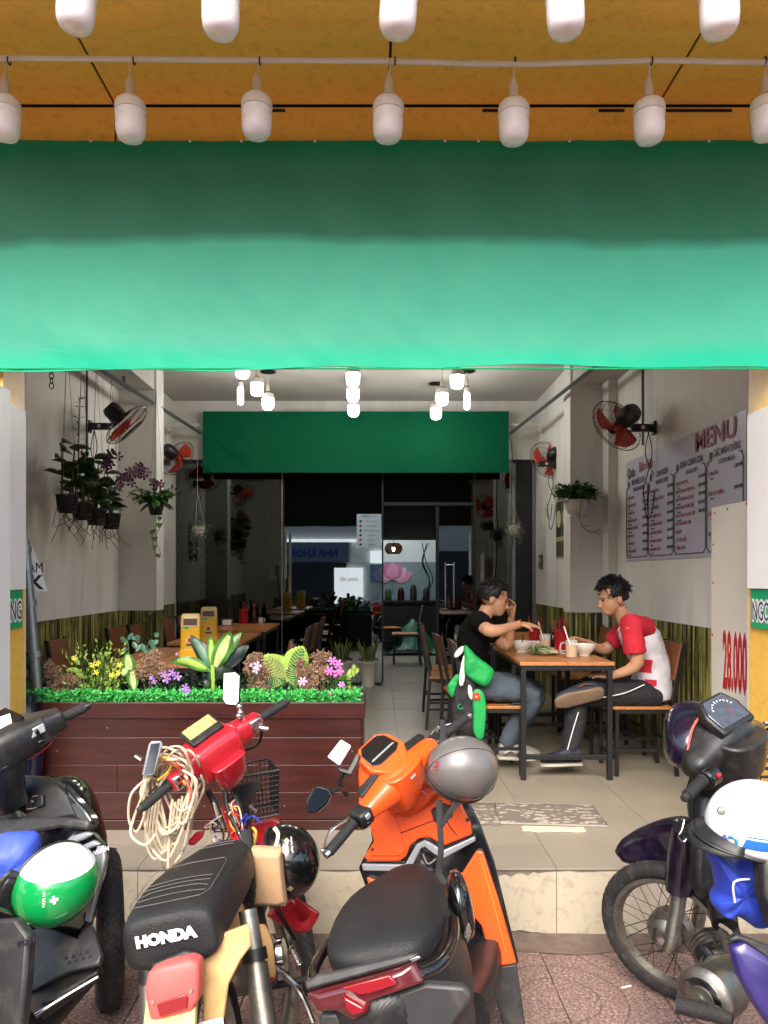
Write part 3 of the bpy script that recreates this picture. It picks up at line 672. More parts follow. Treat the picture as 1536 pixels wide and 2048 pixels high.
def chair0():
    'seat faces +x'
    t = thing('dining_chair', '', 'chair', group='dining chairs'); tt = .022
    def bar(a, b, n='frame_bar'): B().tube([a, b], tt*.66, 4).obj(n, MATS['black_steel'], t, 0)
    B().bb((-.19, -.19, .432), (.2, .19, .45)).obj('seat', MATS['seat_wood'], t, 0, bevel=.003)
    for sy in (-1, 1):
        y = sy*.175
        B().bb((.185, y-.012, 0), (.161, y+.012, .43)).obj('leg', MATS['black_steel'], t, 0, bevel=.002)
        b = B()
        for (xa, za), (xb, zb) in (((-.215, 0), (-.185, .45)), ((-.185, .45), (-.265, .86))):
            b.loft([[V((xa-.012, y-.012, za)), V((xa+.012, y-.012, za)), V((xa+.012, y+.012, za)), V((xa-.012, y+.012, za))], [V((xb-.012, y-.012, zb)), V((xb+.012, y-.012, zb)), V((xb+.012, y+.012, zb)), V((xb-.012, y+.012, zb))]])
        b.obj('leg', MATS['black_steel'], t, 0)
        B().bb((-.18, y-.010, .405), (.16, y+.010, .4315)).obj('seat_rail', MATS['black_steel'], t, 0)
        B().bb((-.195, y-.009, .16), (.16, y+.009, .18)).obj('stretcher', MATS['black_steel'], t, 0)
    for x in (-.18, .165): B().bb((x-.008, -.162, .406), (x+.008, .162, .4305)).obj('seat_rail', MATS['black_steel'], t, 0)
    B().bb((-.205, -.162, .2), (-.19, .162, .22)).obj('stretcher', MATS['black_steel'], t, 0); B().bb((.165, -.162, .1), (.18, .162, .12)).obj('stretcher', MATS['black_steel'], t, 0)
    Rm = Euler((0, -math.atan(.08/.41), 0)).to_matrix()
    B().box((-.228, 0, .735), (.016, .335, .24), Rm).obj('backrest', MATS['back_wood'], t, 0, bevel=.003)
    return t
c0 = chair0(); first = [True]
def chair(label, x, y, rot=0):
    c = c0 if first[0] else copy_tree(c0); first[0] = False
    c.location = (x, y, FL); c.rotation_euler = (0, 0, rot); c['label'] = label; return c
PI = math.pi
chair('wooden chair under the man in the red and white shirt', 1.735, 5.15, PI)
chair('wooden chair under the man in black, green jacket on its back', .775, 5.18, 0)
chair('empty chair by the wall behind the man in red and white', 1.72, 5.72, PI+.05)
chair('empty chair behind the man in black at the same table', .72, 5.74, .06)
chair('nearest empty chair left of the rear right table', .66, 6.62, -.08)
chair('farther empty chair left of the rear right table', .68, 7.15, .05)
chair('chair against the right bamboo wall at the rear right table', 1.74, 6.6, PI)
chair('chair with its back to the left wall, nearest the steel pole', -1.9, 4.75, 0)
chair('chair with its back to the left wall, right of the one by the pole', -1.95, 5.35, .05)
chair('chair by the left wall at the second table, nearer one', -1.96, 6.55, -.05)
chair('chair by the left wall at the second table, farther one', -1.95, 7.05, .05)
chair('chair by the left wall at the rearmost table, nearer one', -1.9, 7.95, 0)
chair('chair by the left wall at the rearmost table, farther one', -1.9, 8.5, .1)
chair('aisle side chair at the table behind the planter, wooden back showing', -.8, 5.05, PI+.15)
chair('aisle side chair at the second left table', -.82, 6.6, PI)
chair('farther aisle side chair at the second left table', -.8, 7.1, PI-.1)
chair('aisle side chair at the rearmost left table', -.8, 8.1, PI)
chair('chair in the back room seen through the doorway', .45, 11.3, PI)
chair('chair in the back room beside the lotus picture, farther one', .2, 12.6, .3)

# ---- opposite side of the street (seen as a reflection in the glass)
ob = thing('opposite_building', 'shop house across the street with dental sign, seen reflected in the glass', 'building', (0, -14, 0))
mat('facade', H('d8d6d0'), .8, var=.15); mat('added_glow', (.95, .97, 1), .5, emit=1.6, var=0); mat('shop_dark', H('2b2d30'), .5); mat('blue_print', H('2a3aa0'), .4); mat('blue_sign', H('4b86b0'), .4)
B().bb((-14, -3, 0), (14, 0, 6)).obj('wall', MATS['facade'], ob, 0)
B().bb((-5.4, .02, 0), (-1.2, .1, 2.1)).obj('shopfront', MATS['shop_dark'], ob, 0); B().bb((1.8, .02, 0), (6, .1, 2.6)).obj('shopfront', MATS['shop_dark'], ob, 0)
B().bb((-5.2, .1, 2.15), (-1.0, .25, 2.95)).obj('sign_board', mat('sign_grey', H('7d8794'), .5), ob, 0)
text('lettering', 'NHA KHOA VODA', .46, MATS['blue_print'], frame((-3.1, .26, 2.5), (-1, 0, 0), (0, 0, 1)), ob, .005, sx=.8, bold=.02)
B().bb((-1.7, .1, .4), (-.5, .16, 1.9)).obj('glow_panel', MATS['added_glow'], ob, 0); B().bb((-5.2, .1, 2.98), (1.5, .2, 3.1)).obj('glow_panel', MATS['added_glow'], ob, 0); B().bb((-.2, .1, 2.1), (2.4, .2, 2.6)).obj('glow_panel', MATS['added_glow'], ob, 0); B().bb((-.2, .1, 1.3), (2.4, .2, 2.05)).obj('sign_board', MATS['blue_sign'], ob, 0)  # glowing panels added so the facade reflects brightly in the glass
text('lettering', 'HÀNG VIỆT', .22, MATS['red_print'], frame((-1.1, .17, 1.4), (-1, 0, 0), (0, 0, 1)), ob, .003, sx=.7); text('lettering', 'SAIGON', .42, MATS['white_paint'], frame((1.1, .21, 1.68), (-1, 0, 0), (0, 0, 1)), ob, .003)
for k in range(8):
    B().bb((-12+k*3.1, .01, 4.2), (-10.6+k*3.1, .05, 5.9)).obj('window', MATS['shop_dark'], ob, 0)
# ================================================================ PLANTER AND PLANTS
def m_leaf(name, c, c2=None, rough=.38, vs=18): return mat(name, H(c), rough, var=.22, vs=vs, c2=H(c2) if c2 else None, spec=.4)
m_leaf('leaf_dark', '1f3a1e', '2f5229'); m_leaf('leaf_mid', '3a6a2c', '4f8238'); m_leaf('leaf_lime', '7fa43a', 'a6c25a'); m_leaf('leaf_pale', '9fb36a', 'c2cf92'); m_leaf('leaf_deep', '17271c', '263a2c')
m_leaf('leaf_turf', '239a3c', '5fd06a', .45, 40); m_leaf('leaf_blue', '35594a', '4d7a63'); m_leaf('leaf_olive', '6b7a35', '8c9a50'); m_leaf('leaf_grey', '5e6b52', '7d8a6d')
mat('dried_brown', H('7a5440'), .8, var=.3, vs=45, c2=H('b59579')); mat('petal_violet', H('8d62b8'), .5, var=.2, vs=20); mat('petal_pink', H('d674c0'), .5, var=.2, vs=20); mat('petal_rose', H('e3a8dc'), .5, var=.15)
mat('petal_yellow', H('d9c43a'), .5); mat('orchid_purple', H('571c44'), .5, var=.3, vs=30); mat('orchid_light', H('8e5a80'), .5, var=.3, vs=30); mat('petal_white', H('d9cfd2'), .5); mat('stem_green', H('41602d'), .6); mat('stem_olive', H('4b4a28'), .7)
mat('basket_black', H('1a191a'), .55); mat('root_brown', H('55483b'), .8); mat('pot_white', H('cfccc4'), .4, var=.06); mat('soil', H('2a211b'), .95)
def leafm(name, base_, d, L, W, bend=.3, fold=.15, side=None, n=8, p=1.0, mats=('leaf_mid', 'leaf_mid'), parent=None, twist=0, wav=0):
    d = V(d).normalized(); base_ = V(base_); sd_ = V(side) if side else d.cross(V((0, 0, 1)))
    if sd_.length < .05: sd_ = V((1, 0, 0))
    sd_ = (sd_-d*sd_.dot(d)).normalized(); nrm = sd_.cross(d).normalized()
    vs = []; fs = []; mi = []
    for i in range(n+1):
        t = i/n; c = base_+d*L*t+V((0, 0, -1))*bend*L*t*t
        w = W*max(.02, math.sin(math.pi*min(1, t**p*.97+.02))**.8)
        for j in range(5):
            u = (j-2)/2; a = twist*t
            off = sd_*math.cos(a)+nrm*math.sin(a)
            vs.append(c+off*u*w*.5+nrm*abs(u)*w*fold+nrm*wav*W*math.sin(t*11+j*2)*abs(u)*.12)
    for i in range(n):
        for j in range(4):
            a = i*5+j; fs.append((a, a+1, a+6, a+5)); mi.append(0 if j in (0, 3) or i in (0, n-1) else 1)
    me = bpy.data.meshes.new(name); me.from_pydata([tuple(v) for v in vs], [], fs)
    o = mobj(name, me, [MATS[m] for m in mats], parent, 180); me.polygons.foreach_set('material_index', mi)
    return o
def lq(b, c, d, L, W, up=None):
    'small kite leaf added to builder b'
    c = V(c); d = V(d).normalized(); s_ = d.cross(V(up) if up else V((random.uniform(-1, 1), random.uniform(-1, 1), random.uniform(-1, 1))))
    if s_.length < .05: s_ = d.cross(V((1, .3, 0)))
    s_.normalize(); nr = s_.cross(d)*L*.12
    b.add([c, c+d*L*.5+s_*W*.5+nr, c+d*L, c+d*L*.5-s_*W*.5+nr], [(0, 1, 2, 3)])
def rdir(zmin=-.2): 
    while True:
        v = V((random.uniform(-1, 1), random.uniform(-1, 1), random.uniform(zmin, 1)))
        if .1 < v.length < 1: return v.normalized()
def flower(b, c, r, n=5, face=(0, -1, .4), cup=.3):
    M = zto(V(c), face)
    for k in range(n):
        a = 2*math.pi*k/n+random.uniform(-.1, .1); ca, sa = math.cos(a), math.sin(a); w = 1.25*math.pi/n
        pts = [(0, 0, 0)]+[(r*q*math.cos(a+w*s_), r*q*math.sin(a+w*s_), r*cup*q) for q, s_ in ((.6, -.5), (.95, -.35), (1.0, .0), (.95, .35), (.6, .5))]
        b.add([M @ V(p) for p in pts], [(0, 1, 2, 3), (0, 3, 4, 5)])

def flw(t, c, r, n, m, face=(0, -1, .4), cup=.3, k=1, dy=-.006):
    b = B()
    for q in range(k): flower(b, V(c)+V((0, dy*q+.01*(k > 1), .001*q)), r*(1.15-.22*q if k > 1 else 1), n, face, cup)
    return b.obj('flower_head', MATS[m], t, 0, fix=False)
# planter
PX_, PY_, PT = -1.84, 3.925, .95
m_wood('planter_wood', H('240c09'), H('401914'), (1.1, 6, 9), .3, vs=3, rnd=.1)
pl = thing('flower_planter', 'long dark red wooden planter box full of artificial flowers', 'planter', ((PX_-.06)/2, PY_+.22, FL))
hwp = (-.06-PX_)/2; hz = PT-FL; fy = -.22
B().bb((-hwp+.02, fy+.03, .01), (hwp-.02, .20, hz-.06)).obj('soil', MATS['soil'], pl, 0)
zz = [.052, .19, .33, .47, hz-.082]
for k in range(4):
    cuts = [-hwp, -hwp+random.uniform(.5, 1.1), hwp] if k % 2 else [-hwp, hwp]
    for a, b_ in zip(cuts[:-1], cuts[1:]): B().bb((a+.0005, fy+.006+random.uniform(0, .001), zz[k]+.0004), (b_-(.012 if b_ == hwp else .0005), fy+.026, zz[k+1]-.0004)).obj('plank', MATS['planter_wood'], pl, 0, bevel=.0015)
for k in range(4): B().bb((hwp-.02, fy+.027, zz[k]+.001), (hwp, .2, zz[k+1]-.001)).obj('plank', MATS['planter_wood'], pl, 0, bevel=.0015)
B().bb((-hwp-.006, fy-.004, hz-.081), (hwp+.008, fy+.022, hz)).obj('rim_board', MATS['planter_wood'], pl, 0, bevel=.002)
B().bb((hwp-.014, fy+.0225, hz-.0805), (hwp+.008, .21, hz-.0005)).obj('rim_board', MATS['planter_wood'], pl, 0, bevel=.002)
B().bb((-hwp-.004, fy-.002, 0), (hwp+.005, fy+.024, .05)).obj('base_board', MATS['planter_wood'], pl, 0, bevel=.002)
B().bb((hwp-.014, fy+.0245, 0), (hwp+.005, .205, .05)).obj('base_board', MATS['planter_wood'], pl, 0, bevel=.002)
for k in range(14): B().lathe([(.0045, 0), (.004, .0015)], 8, zto((random.uniform(-hwp+.05, hwp-.05), fy+.0065, random.choice((.12, .26, .40, .52))), (0, -1, 0))).obj('screw', MATS['steel_galv'], pl)
# boxwood edging
b = B(); random.seed(11)
for k in range(5200):
    x = random.uniform(-1.79, -.075); y = PY_+.02+abs(random.gauss(0, .05)); h = .055+.025*mnoise.noise(V((x*9, y*9, 0)))
    z = PT-.015+random.random()*h*1.15
    lq(b, (x, y-random.uniform(0, .025)*(z-PT)/.05, z), rdir(-.1)+V((0, -.35, .25)), random.uniform(.016, .026), random.uniform(.010, .016))
o = b.obj('boxwood_edging', MATS['leaf_turf'], None, 0, fix=False); o['kind'] = 'stuff'; tag(o, 'bright green artificial boxwood edging along the planter top', 'greenery')
YP = 4.08
def pp(px, py, Y=YP): return at(px, py, Y)
def root(px, Y=YP): return V((atx(px, Y), Y, PT-.06))
def plant(name, label, px, cat='plant', group=None, Y=YP): return thing(name, label, cat, root(px, Y), group=group)
def lf(t, px, py, px2, py2, W, mats, bend=.0, dy=0, Y=YP, **k):
    'leaf from pixel point to pixel point'
    a = pp(px, py, Y)-t.location; b_ = pp(px2, py2, Y)-t.location; d = b_-a; L = d.length; d += V((0, dy*L, bend*L))
    return leafm('leaf', a, d, L, W, bend, mats=mats, parent=t, side=k.pop('side', None) or d.cross(V((0, 1, 0))), **k)
def stem(t, pts, r=.004, m='stem_green', Y=YP, nm='stem'):
    B().tube(crv([pp(*q, Y)-t.location for q in pts], 5), r, 6).obj(nm, MATS[m], t)
s_ = YP/FPX
# dark broad leaved plant at the left end
t = plant('broad_leaf_plant', 'dark broad leaved plant at the left end of the planter by the pole', 78)
for a in ((80, 1345, 48, 1308, 34), (82, 1352, 100, 1318, 26), (78, 1375, 38, 1372, 42), (84, 1360, 55, 1345, 30), (88, 1365, 118, 1342, 30), (80, 1370, 62, 1392, 28)): lf(t, *a[:4], a[4]*s_, ('leaf_dark', 'leaf_mid'), .05, random.uniform(-.3, .1), fold=.1)
stem(t, [(80, 1405), (82, 1360), (80, 1335)])
# brown dried flowers
def dried(label, pts, group='brown dried flower clumps', Y=4.05):
    t = plant('dried_flower', label, pts[0][0], 'flower', group, Y)
    b = B()
    for px, py, r in pts:
        c = pp(px, py, Y)-t.location
        for k in range(int(20*r)):
            q = c+V((random.gauss(0, .45), random.gauss(0, .35), random.gauss(0, .45)))*r*s_; 
            for j in range(3): lq(b, q, rdir(-.6), random.uniform(.007, .014), random.uniform(.005, .009))
        B().tube(crv([(random.uniform(-.02, .02), 0, 0), c*.6, c], 5), .0025, 5).obj('stem', MATS['stem_olive'], t)
    b.obj('bloom', MATS['dried_brown'], t, 0, fix=False)
dried('brown dried flowers at the left end, beside the broad dark leaves', [(105, 1345, 14), (120, 1370, 20), (142, 1362, 16), (108, 1392, 12), (98, 1330, 9)])
dried('brown dried flowers between the pale arrow leaf and the purple flowers', [(300, 1330, 22), (318, 1345, 16), (282, 1345, 12), (310, 1312, 9)])
dried('brown dried flowers left of the striped broad leaves', [(510, 1318, 14), (520, 1345, 20), (508, 1365, 12), (525, 1372, 12), (500, 1335, 12)])
dried('brown dried flowers right of the striped broad leaves', [(605, 1345, 12), (612, 1372, 14), (622, 1385, 10), (600, 1325, 8)])
dried('brown dried flowers next to the pink roses', [(640, 1318, 14), (632, 1342, 16), (648, 1345, 15), (655, 1312, 8), (626, 1365, 12)])
# yellow flowering bush
t = plant('yellow_flower_bush', 'yellow green bush with small leaves and yellow flowers', 205)
b = B(); st = B()
for k in range(46):
    e = pp(random.gauss(205, 27), random.uniform(1288, 1370), YP+random.uniform(-.08, .08))-t.location; p0 = V((random.uniform(-.03, .03), 0, .02))
    mid = p0*.5+e*.5+V((0, 0, .02)); st.tube([p0, mid, e], .0016, 4)
    for j in range(11):
        q = p0.lerp(e, .45+.55*j/10)+V((random.gauss(0, .008),)*3); lq(b, q, rdir(-.2)+(e-p0).normalized()*.6, random.uniform(.022, .034), random.uniform(.011, .016))
for px, py in ((193, 1345), (196, 1327), (237, 1346), (224, 1350), (150, 1316), (186, 1330), (240, 1330)): flw(t, pp(px, py, YP-.09)-t.location, .016, 5, 'petal_yellow')
b.obj('foliage', MATS['leaf_lime'], t, 0, fix=False); st.obj('stems', MATS['stem_green'], t)
for px, py, px2, py2 in ((165, 1345, 132, 1338), (160, 1330, 140, 1312), (170, 1355, 150, 1348)): lf(t, px, py, px2, py2, .03, ('leaf_lime', 'leaf_lime'), .1)
# arrow leaf
t = plant('arrow_leaf_plant', 'pale veined arrow leaf plant beside the yellow flowers', 258)
for a in ((258, 1345, 256, 1303, 30), (262, 1338, 270, 1382, 26), (252, 1335, 246, 1352, 22)): lf(t, *a[:4], a[4]*s_, ('leaf_mid', 'leaf_pale'), .03, -.1, fold=.05, p=.7)
stem(t, [(260, 1405), (262, 1370), (258, 1340)])
# bluish leafy branch behind
t = plant('leafy_branch', 'blue green leafy branch rising behind the arrow leaf', 270, Y=4.2)
for k in range(16):
    px = random.uniform(250, 320); py = random.uniform(1272, 1312); lf(t, px, py, px+random.uniform(-14, 14), py-random.uniform(8, 22), .028, ('leaf_blue', 'leaf_blue'), .1, random.uniform(-.4, .4), Y=4.2)
for q in ([(268, 1405), (262, 1340), (255, 1280)], [(270, 1405), (290, 1340), (295, 1288)], [(270, 1405), (300, 1345), (312, 1300)]): stem(t, q, .003, Y=4.2)
# violet flowers with grassy leaves
def grassy(label, px, fl, n=26, sp=55, hgt=75, petal='petal_violet', Y=4.03):
    t = plant('violet_flower', label, px, 'flower', 'violet flowers with grassy leaves', Y); b = B()
    for k in range(n):
        e = pp(px+random.gauss(0, sp*.5), 1400-random.uniform(.5, 1)*hgt, Y+random.uniform(-.05, .12))-t.location; m_ = e*.6+V((0, 0, .05))
        P = crv([(random.uniform(-.015, .015), 0, 0), m_, e], 4); b.tube(P, lerps([.004, .003, .0008], len(P)), 4, flat=.25)
    b.obj('grass_leaves', MATS['leaf_dark'], t, 0)
    for (qx, qy, r) in fl:
        c = pp(qx, qy, Y-.06)-t.location; fo = flw(t, c, r*s_*.9, 5, petal, (random.uniform(-.4, .4), -1, random.uniform(0, .6))); B().ell(c+V((0, -.003, .002)), .003, 6, 4).obj('flower_centre', MATS['petal_yellow'], fo)
        B().tube(crv([(0, 0, 0), c*.5+V((0, .02, .03)), c], 4), .0018, 4).obj('stem', MATS['stem_green'], t)
grassy('violet flowers left of the big variegated plant, upper ones', 345, [(335, 1358, 11), (345, 1345, 9), (354, 1353, 10), (308, 1362, 7), (328, 1350, 8), (303, 1356, 6), (354, 1308, 4)])
grassy('violet flowers hanging low over the boxwood', 385, [(371, 1375, 9), (377, 1388, 9), (368, 1385, 8), (374, 1380, 7), (382, 1395, 6), (425, 1396, 5)], 16, 40, 50)
grassy('pale lilac flowers left of the striped broad leaves', 495, [(515, 1332, 10), (512, 1340, 8), (503, 1330, 4)], 22, 45, 65, 'petal_rose')
# big variegated plant
t = plant('variegated_plant', 'tall plant with long lime and dark variegated leaves in the planter', 427)
for a, mm, W, bd, dy in (((426, 1345, 470, 1250), ('leaf_mid', 'leaf_pale'), 36, .1, -.2), ((424, 1335, 420, 1272), ('leaf_mid', 'leaf_lime'), 22, 0, .1), ((428, 1340, 486, 1250), ('leaf_mid', 'leaf_grey'), 24, .15, .4),
                         ((424, 1342, 372, 1262), ('leaf_deep', 'leaf_blue'), 30, .12, .2), ((422, 1345, 330, 1312), ('leaf_mid', 'leaf_lime'), 26, .35, -.1), ((430, 1350, 505, 1275), ('leaf_deep', 'leaf_deep'), 36, .2, .5),
                         ((430, 1360, 470, 1330), ('leaf_deep', 'leaf_deep'), 34, .15, -.2), ((425, 1370, 405, 1375), ('leaf_deep', 'leaf_dark'), 26, .3, -.4), ((428, 1360, 415, 1345), ('leaf_deep', 'leaf_dark'), 28, .0, .2)):
    lf(t, *a, W*s_, mm, bd, dy, fold=.14, wav=1)
stem(t, [(428, 1410), (427, 1370), (425, 1330)], .011, 'leaf_lime'); stem(t, [(430, 1410), (432, 1380), (426, 1345)], .007)
# striped broad leaves
t = plant('striped_leaf_plant', 'plant with two broad striped leaves and one round dark leaf', 578)
for a, W, mm in (((578, 1362, 528, 1308), 52, ('leaf_lime', 'leaf_olive')), ((578, 1350, 608, 1290), 50, ('leaf_lime', 'leaf_mid')), ((590, 1378, 586, 1328), 40, ('leaf_dark', 'leaf_mid')), ((560, 1385, 510, 1395), 18, ('leaf_dark', 'leaf_mid')), ((572, 1368, 520, 1358), 34, ('leaf_dark', 'leaf_mid')), ((545, 1372, 500, 1400), 20, ('leaf_mid', 'leaf_blue'))):
    lf(t, *a, W*s_, mm, .03, -.1, fold=.08, n=12)
    (x0, y0_, x1, y1_) = a; A = pp(x0, y0_)-t.location+V((0, -.006, 0)); E = pp(x1, y1_)-t.location+V((0, -.006, 0)); D = E-A; N_ = V((D.z, 0, -D.x)).normalized(); b = B()
    for k in range(2, 10):
        c = A+D*k*.09+V((0, -.1*D.length*k*.09-.002, 0)); w = W*s_*.42*math.sin(math.pi*k/10.5)
        for sg in (-1, 1): b.tube([c, c+N_*sg*w*.6+D*.07+V((0, -.005, 0)), c+N_*sg*w+D*.14+V((0, -.009, 0))], .0014, 3)
    b.obj('leaf_veins', MATS['leaf_pale'], t, 0)
stem(t, [(580, 1410), (580, 1380), (578, 1350)], .004); stem(t, [(588, 1410), (590, 1370)], .003)
# pink roses and single pink flowers
t = plant('pink_flower', 'bunch of round pink flowers at the right end of the planter', 668, 'flower'); b = B(); g = B()
for px, py, r in ((665, 1324, 9), (676, 1330, 9), (659, 1344, 9), (678, 1345, 9), (671, 1352, 5)):
    c = pp(px, py, 4.0)-t.location
    flw(t, c, r*s_*.95, 6, 'petal_pink', (0, -1, .5), .5, 4)
    B().tube(crv([(0, 0, 0), c*.6, c], 4), .002, 5).obj('stem', MATS['stem_green'], t)
for k in range(70): lq(g, pp(random.gauss(676, 14), random.uniform(1350, 1392), 4.03+random.uniform(0, .1))-t.location, rdir(), .03, .014)
g.obj('foliage', MATS['leaf_mid'], t, 0, fix=False)
for lb, px, py, pm in (('single lilac pink flower in front of the round dark leaf', 605, 1364, 'petal_rose'), ('small pink flower low at the right end of the planter', 663, 1391, 'petal_pink'), ('small pink flower nearest the right corner of the planter', 683, 1371, 'petal_pink')):
    t = plant('pink_flower', lb, px, 'flower', 'single pink flowers', 3.98); c = pp(px, py, 3.96)-t.location; b = B()
    flw(t, c, (8 if px == 605 else 6)*s_, 6, pm, (0, -1, .5), .35, 2); B().tube([(0, 0, 0), c], .002, 5).obj('stem', MATS['stem_green'], t)
t = plant('lime_leaf_plant', 'small lime green leafy plant at the right corner of the planter', 698)
for k in range(14):
    px = random.uniform(680, 712); py = random.uniform(1345, 1392); lf(t, px, py, px+random.uniform(-6, 12), py-random.uniform(12, 24), .026, ('leaf_olive', 'leaf_lime'), .1, random.uniform(-.5, .3))
stem(t, [(695, 1408), (692, 1360)]); stem(t, [(697, 1408), (705, 1370)])
# filler low greenery behind the edging
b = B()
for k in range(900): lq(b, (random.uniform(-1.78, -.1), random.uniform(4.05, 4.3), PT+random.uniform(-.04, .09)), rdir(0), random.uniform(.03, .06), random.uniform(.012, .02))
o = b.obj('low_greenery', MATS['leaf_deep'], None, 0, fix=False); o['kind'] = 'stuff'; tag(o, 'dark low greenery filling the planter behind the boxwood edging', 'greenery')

# ---- hanging orchids on the left wall
def strings(t, top, pts, m='cord_white', r=.0013):
    for p in pts: B().tube([p, top], r, 3).obj('string', MATS[m], t, 0)
rod = thing('hanging_rod', 'thin rod under the soffit that carries the orchid strings', 'rod', (-2.2, 5.4, 3.25))
B().tube([(0, -.1, 0), (0, 1.5, 0)], .012, 8).obj('bar', MATS['steel_galv'], rod); 
for y in (0, 1.35): B().bb((-.015, y-.01, 0), (.015, y+.01, .1)).obj('bracket', MATS['steel_galv'], rod, 0)
obd = [('first hanging orchid basket from the left, plain green leaves', 5.5, 2.05, 0), ('second hanging orchid basket from the left, tall green flower spike', 5.78, 2.02, 1), ('third hanging orchid basket from the left, purple blooms', 6.08, 2.0, 2), ('fourth hanging orchid basket from the left, long purple spray', 6.42, 1.99, 3)]
for lb, y, z, kind in obd:
    t = thing('orchid_basket', lb, 'orchid', (-2.2, y, z), group='hanging orchid baskets'); t.scale = (1.12, 1.12, 1.12)
    b = B()
    for k in range(18):
        a = 2*math.pi*k/18; b.tube([(.052*math.cos(a), .052*math.sin(a), 0), (.066*math.cos(a), .066*math.sin(a), .11)], .004, 4)
    for zz_, rr in ((0, .053), (.03, .057), (.105, .067)): b.tube([(rr*math.cos(q*math.pi/10), rr*math.sin(q*math.pi/10), zz_) for q in range(20)], .005, 4, closed=True)
    b.lathe([(.05, .004), (.062, .1), (.03, .095)], 14).obj('basket', MATS['basket_black'], t)
    strings(t, (0, 0, (3.245-z)/1.12), [(.066*math.cos(a), .066*math.sin(a), .11) for a in (.3, 2.4, 4.5)], 'dark_metal')
    b = B()
    for k in range(9):
        x, yy = random.gauss(0, .03), random.gauss(0, .04); L = random.uniform(.05, .2); b.tube(crv([(x, yy, .03), (x+random.gauss(0, .03), yy+random.gauss(0, .03), -.3*L), (x+random.gauss(0, .05), yy+random.gauss(0, .06), -L)], 5), .0022, 4)
    b.obj('roots', MATS['root_brown'], t)
    for k in range(5):
        x0, y0_ = random.gauss(0, .025), random.gauss(0, .03); hh_ = random.uniform(.22, .42); lean = V((random.gauss(0, .1), random.gauss(0, .12), 1)).normalized(); P = [V((x0, y0_, .06))+lean*hh_*q/4 for q in range(5)]
        B().tube(P, lerps([.005, .007, .004], 5), 6).obj('cane', MATS['stem_olive'], t)
        for j in range(6):
            q = P[0].lerp(P[-1], .3+.14*j); a = j*2.6+k; leafm('leaf', q, V((math.cos(a)*.8+.15, math.sin(a)*.9, .6)), random.uniform(.11, .17), random.uniform(.045, .065), .5, .08, n=6, mats=('leaf_dark', 'leaf_dark'), parent=t, side=V((-math.sin(a)*.6, math.cos(a)*.5, random.choice((-.7, .7)))))
    sprays = {0: [], 1: [((.0, -.02, .1), (-.03, .02, .5), (.02, -.1, .78))], 2: [((0, 0, .1), (.05, .05, .4), (.06, .1, .52))], 3: [((0, 0, .1), (.05, -.02, .35), (.2, .16, .46)), ((0, 0, .1), (.1, .1, .4), (.32, .28, .36))]}[kind]
    fl = B()
    for sp_ in sprays:
        P = crv(sp_, 8); B().tube(P, .0028, 5).obj('flower_spike', MATS['stem_green'], t)
        if kind == 1:
            for j in range(7, len(P)): lq(fl, P[j], rdir(0), .05, .01); lq(fl, P[j], rdir(0), .05, .01)
        else:
            for j in range(7, len(P)):
                flw(t, P[j]+V((random.gauss(0, .02), random.gauss(0, .02), random.gauss(0, .02))), .036, 5, random.choice(('orchid_purple', 'orchid_purple', 'orchid_light')), (random.uniform(.2, 1), -1, random.uniform(-.2, .3)), .15)
    if fl.v: fl.obj('flower_buds', MATS['leaf_grey'], t, 0, fix=False)['kind'] = 'stuff'

# ---- other hanging and wall plants
def trailing(t, org, dirs, L, n, m='leaf_mid', lsz=.05):
    b = B(); g = B()
    for k in range(n):
        a = random.uniform(0, 2*PI); d = V((math.cos(a)*.6, math.sin(a)*.6, random.uniform(.3, 1.0))).normalized(); l = random.uniform(.5, 1)*L
        P = crv([V(org), V(org)+d*l*.5, V(org)+d*l*.8+V((d.x*.1, d.y*.1, -.1*L))], 5); g.tube(P, .0025, 4)
        for q in P[3:]: lq(b, q, V((d.x, d.y, random.uniform(-.6, .5)))+rdir(-.5)*.6, lsz*random.uniform(.8, 1.5), lsz*random.uniform(.5, .8), (0, 0, 1))
    b.obj('foliage', MATS[m], t, 0, fix=False); g.obj('stems', MATS['stem_green'], t)
t = thing('pothos_basket', 'hanging pothos with broad green leaves right of the orchids', 'plant', at(312, 1030, 7.0))
B().lathe([(.05, -.0), (.075, .1), (.078, .11), (.06, .1)], 18).obj('pot', MATS['basket_black'], t); strings(t, (0, 0, 1.15), [(.075*math.cos(a), .075*math.sin(a), .1) for a in (0, 2.1, 4.2)], 'dark_metal')
trailing(t, (0, 0, .1), None, .24, 16, 'leaf_mid', .06)
for k in range(26):
    a = random.uniform(0, 2*PI); leafm('leaf', (0, 0, .12), V((math.cos(a), math.sin(a), random.uniform(-.1, .9))), random.uniform(.14, .27), random.uniform(.055, .075), random.uniform(.3, .8), .1, n=6, mats=('leaf_mid', 'leaf_mid'), parent=t, side=V((-math.sin(a), math.cos(a), random.uniform(-.7, .7))))
for sx in (0, .04): 
    P = crv([(sx, -.05, .1), (sx+.05, -.08, -.05), (sx-.02, -.06, -.2), (sx+.03, -.07, -.38)], 5); B().tube(P, .003, 4).obj('vine', MATS['stem_olive'], t)
    for q in P[4::2]: leafm('leaf', q, V((random.uniform(-1, 1), -.5, -.3)), .06, .045, .3, mats=('leaf_mid', 'leaf_olive'), parent=t, n=5)
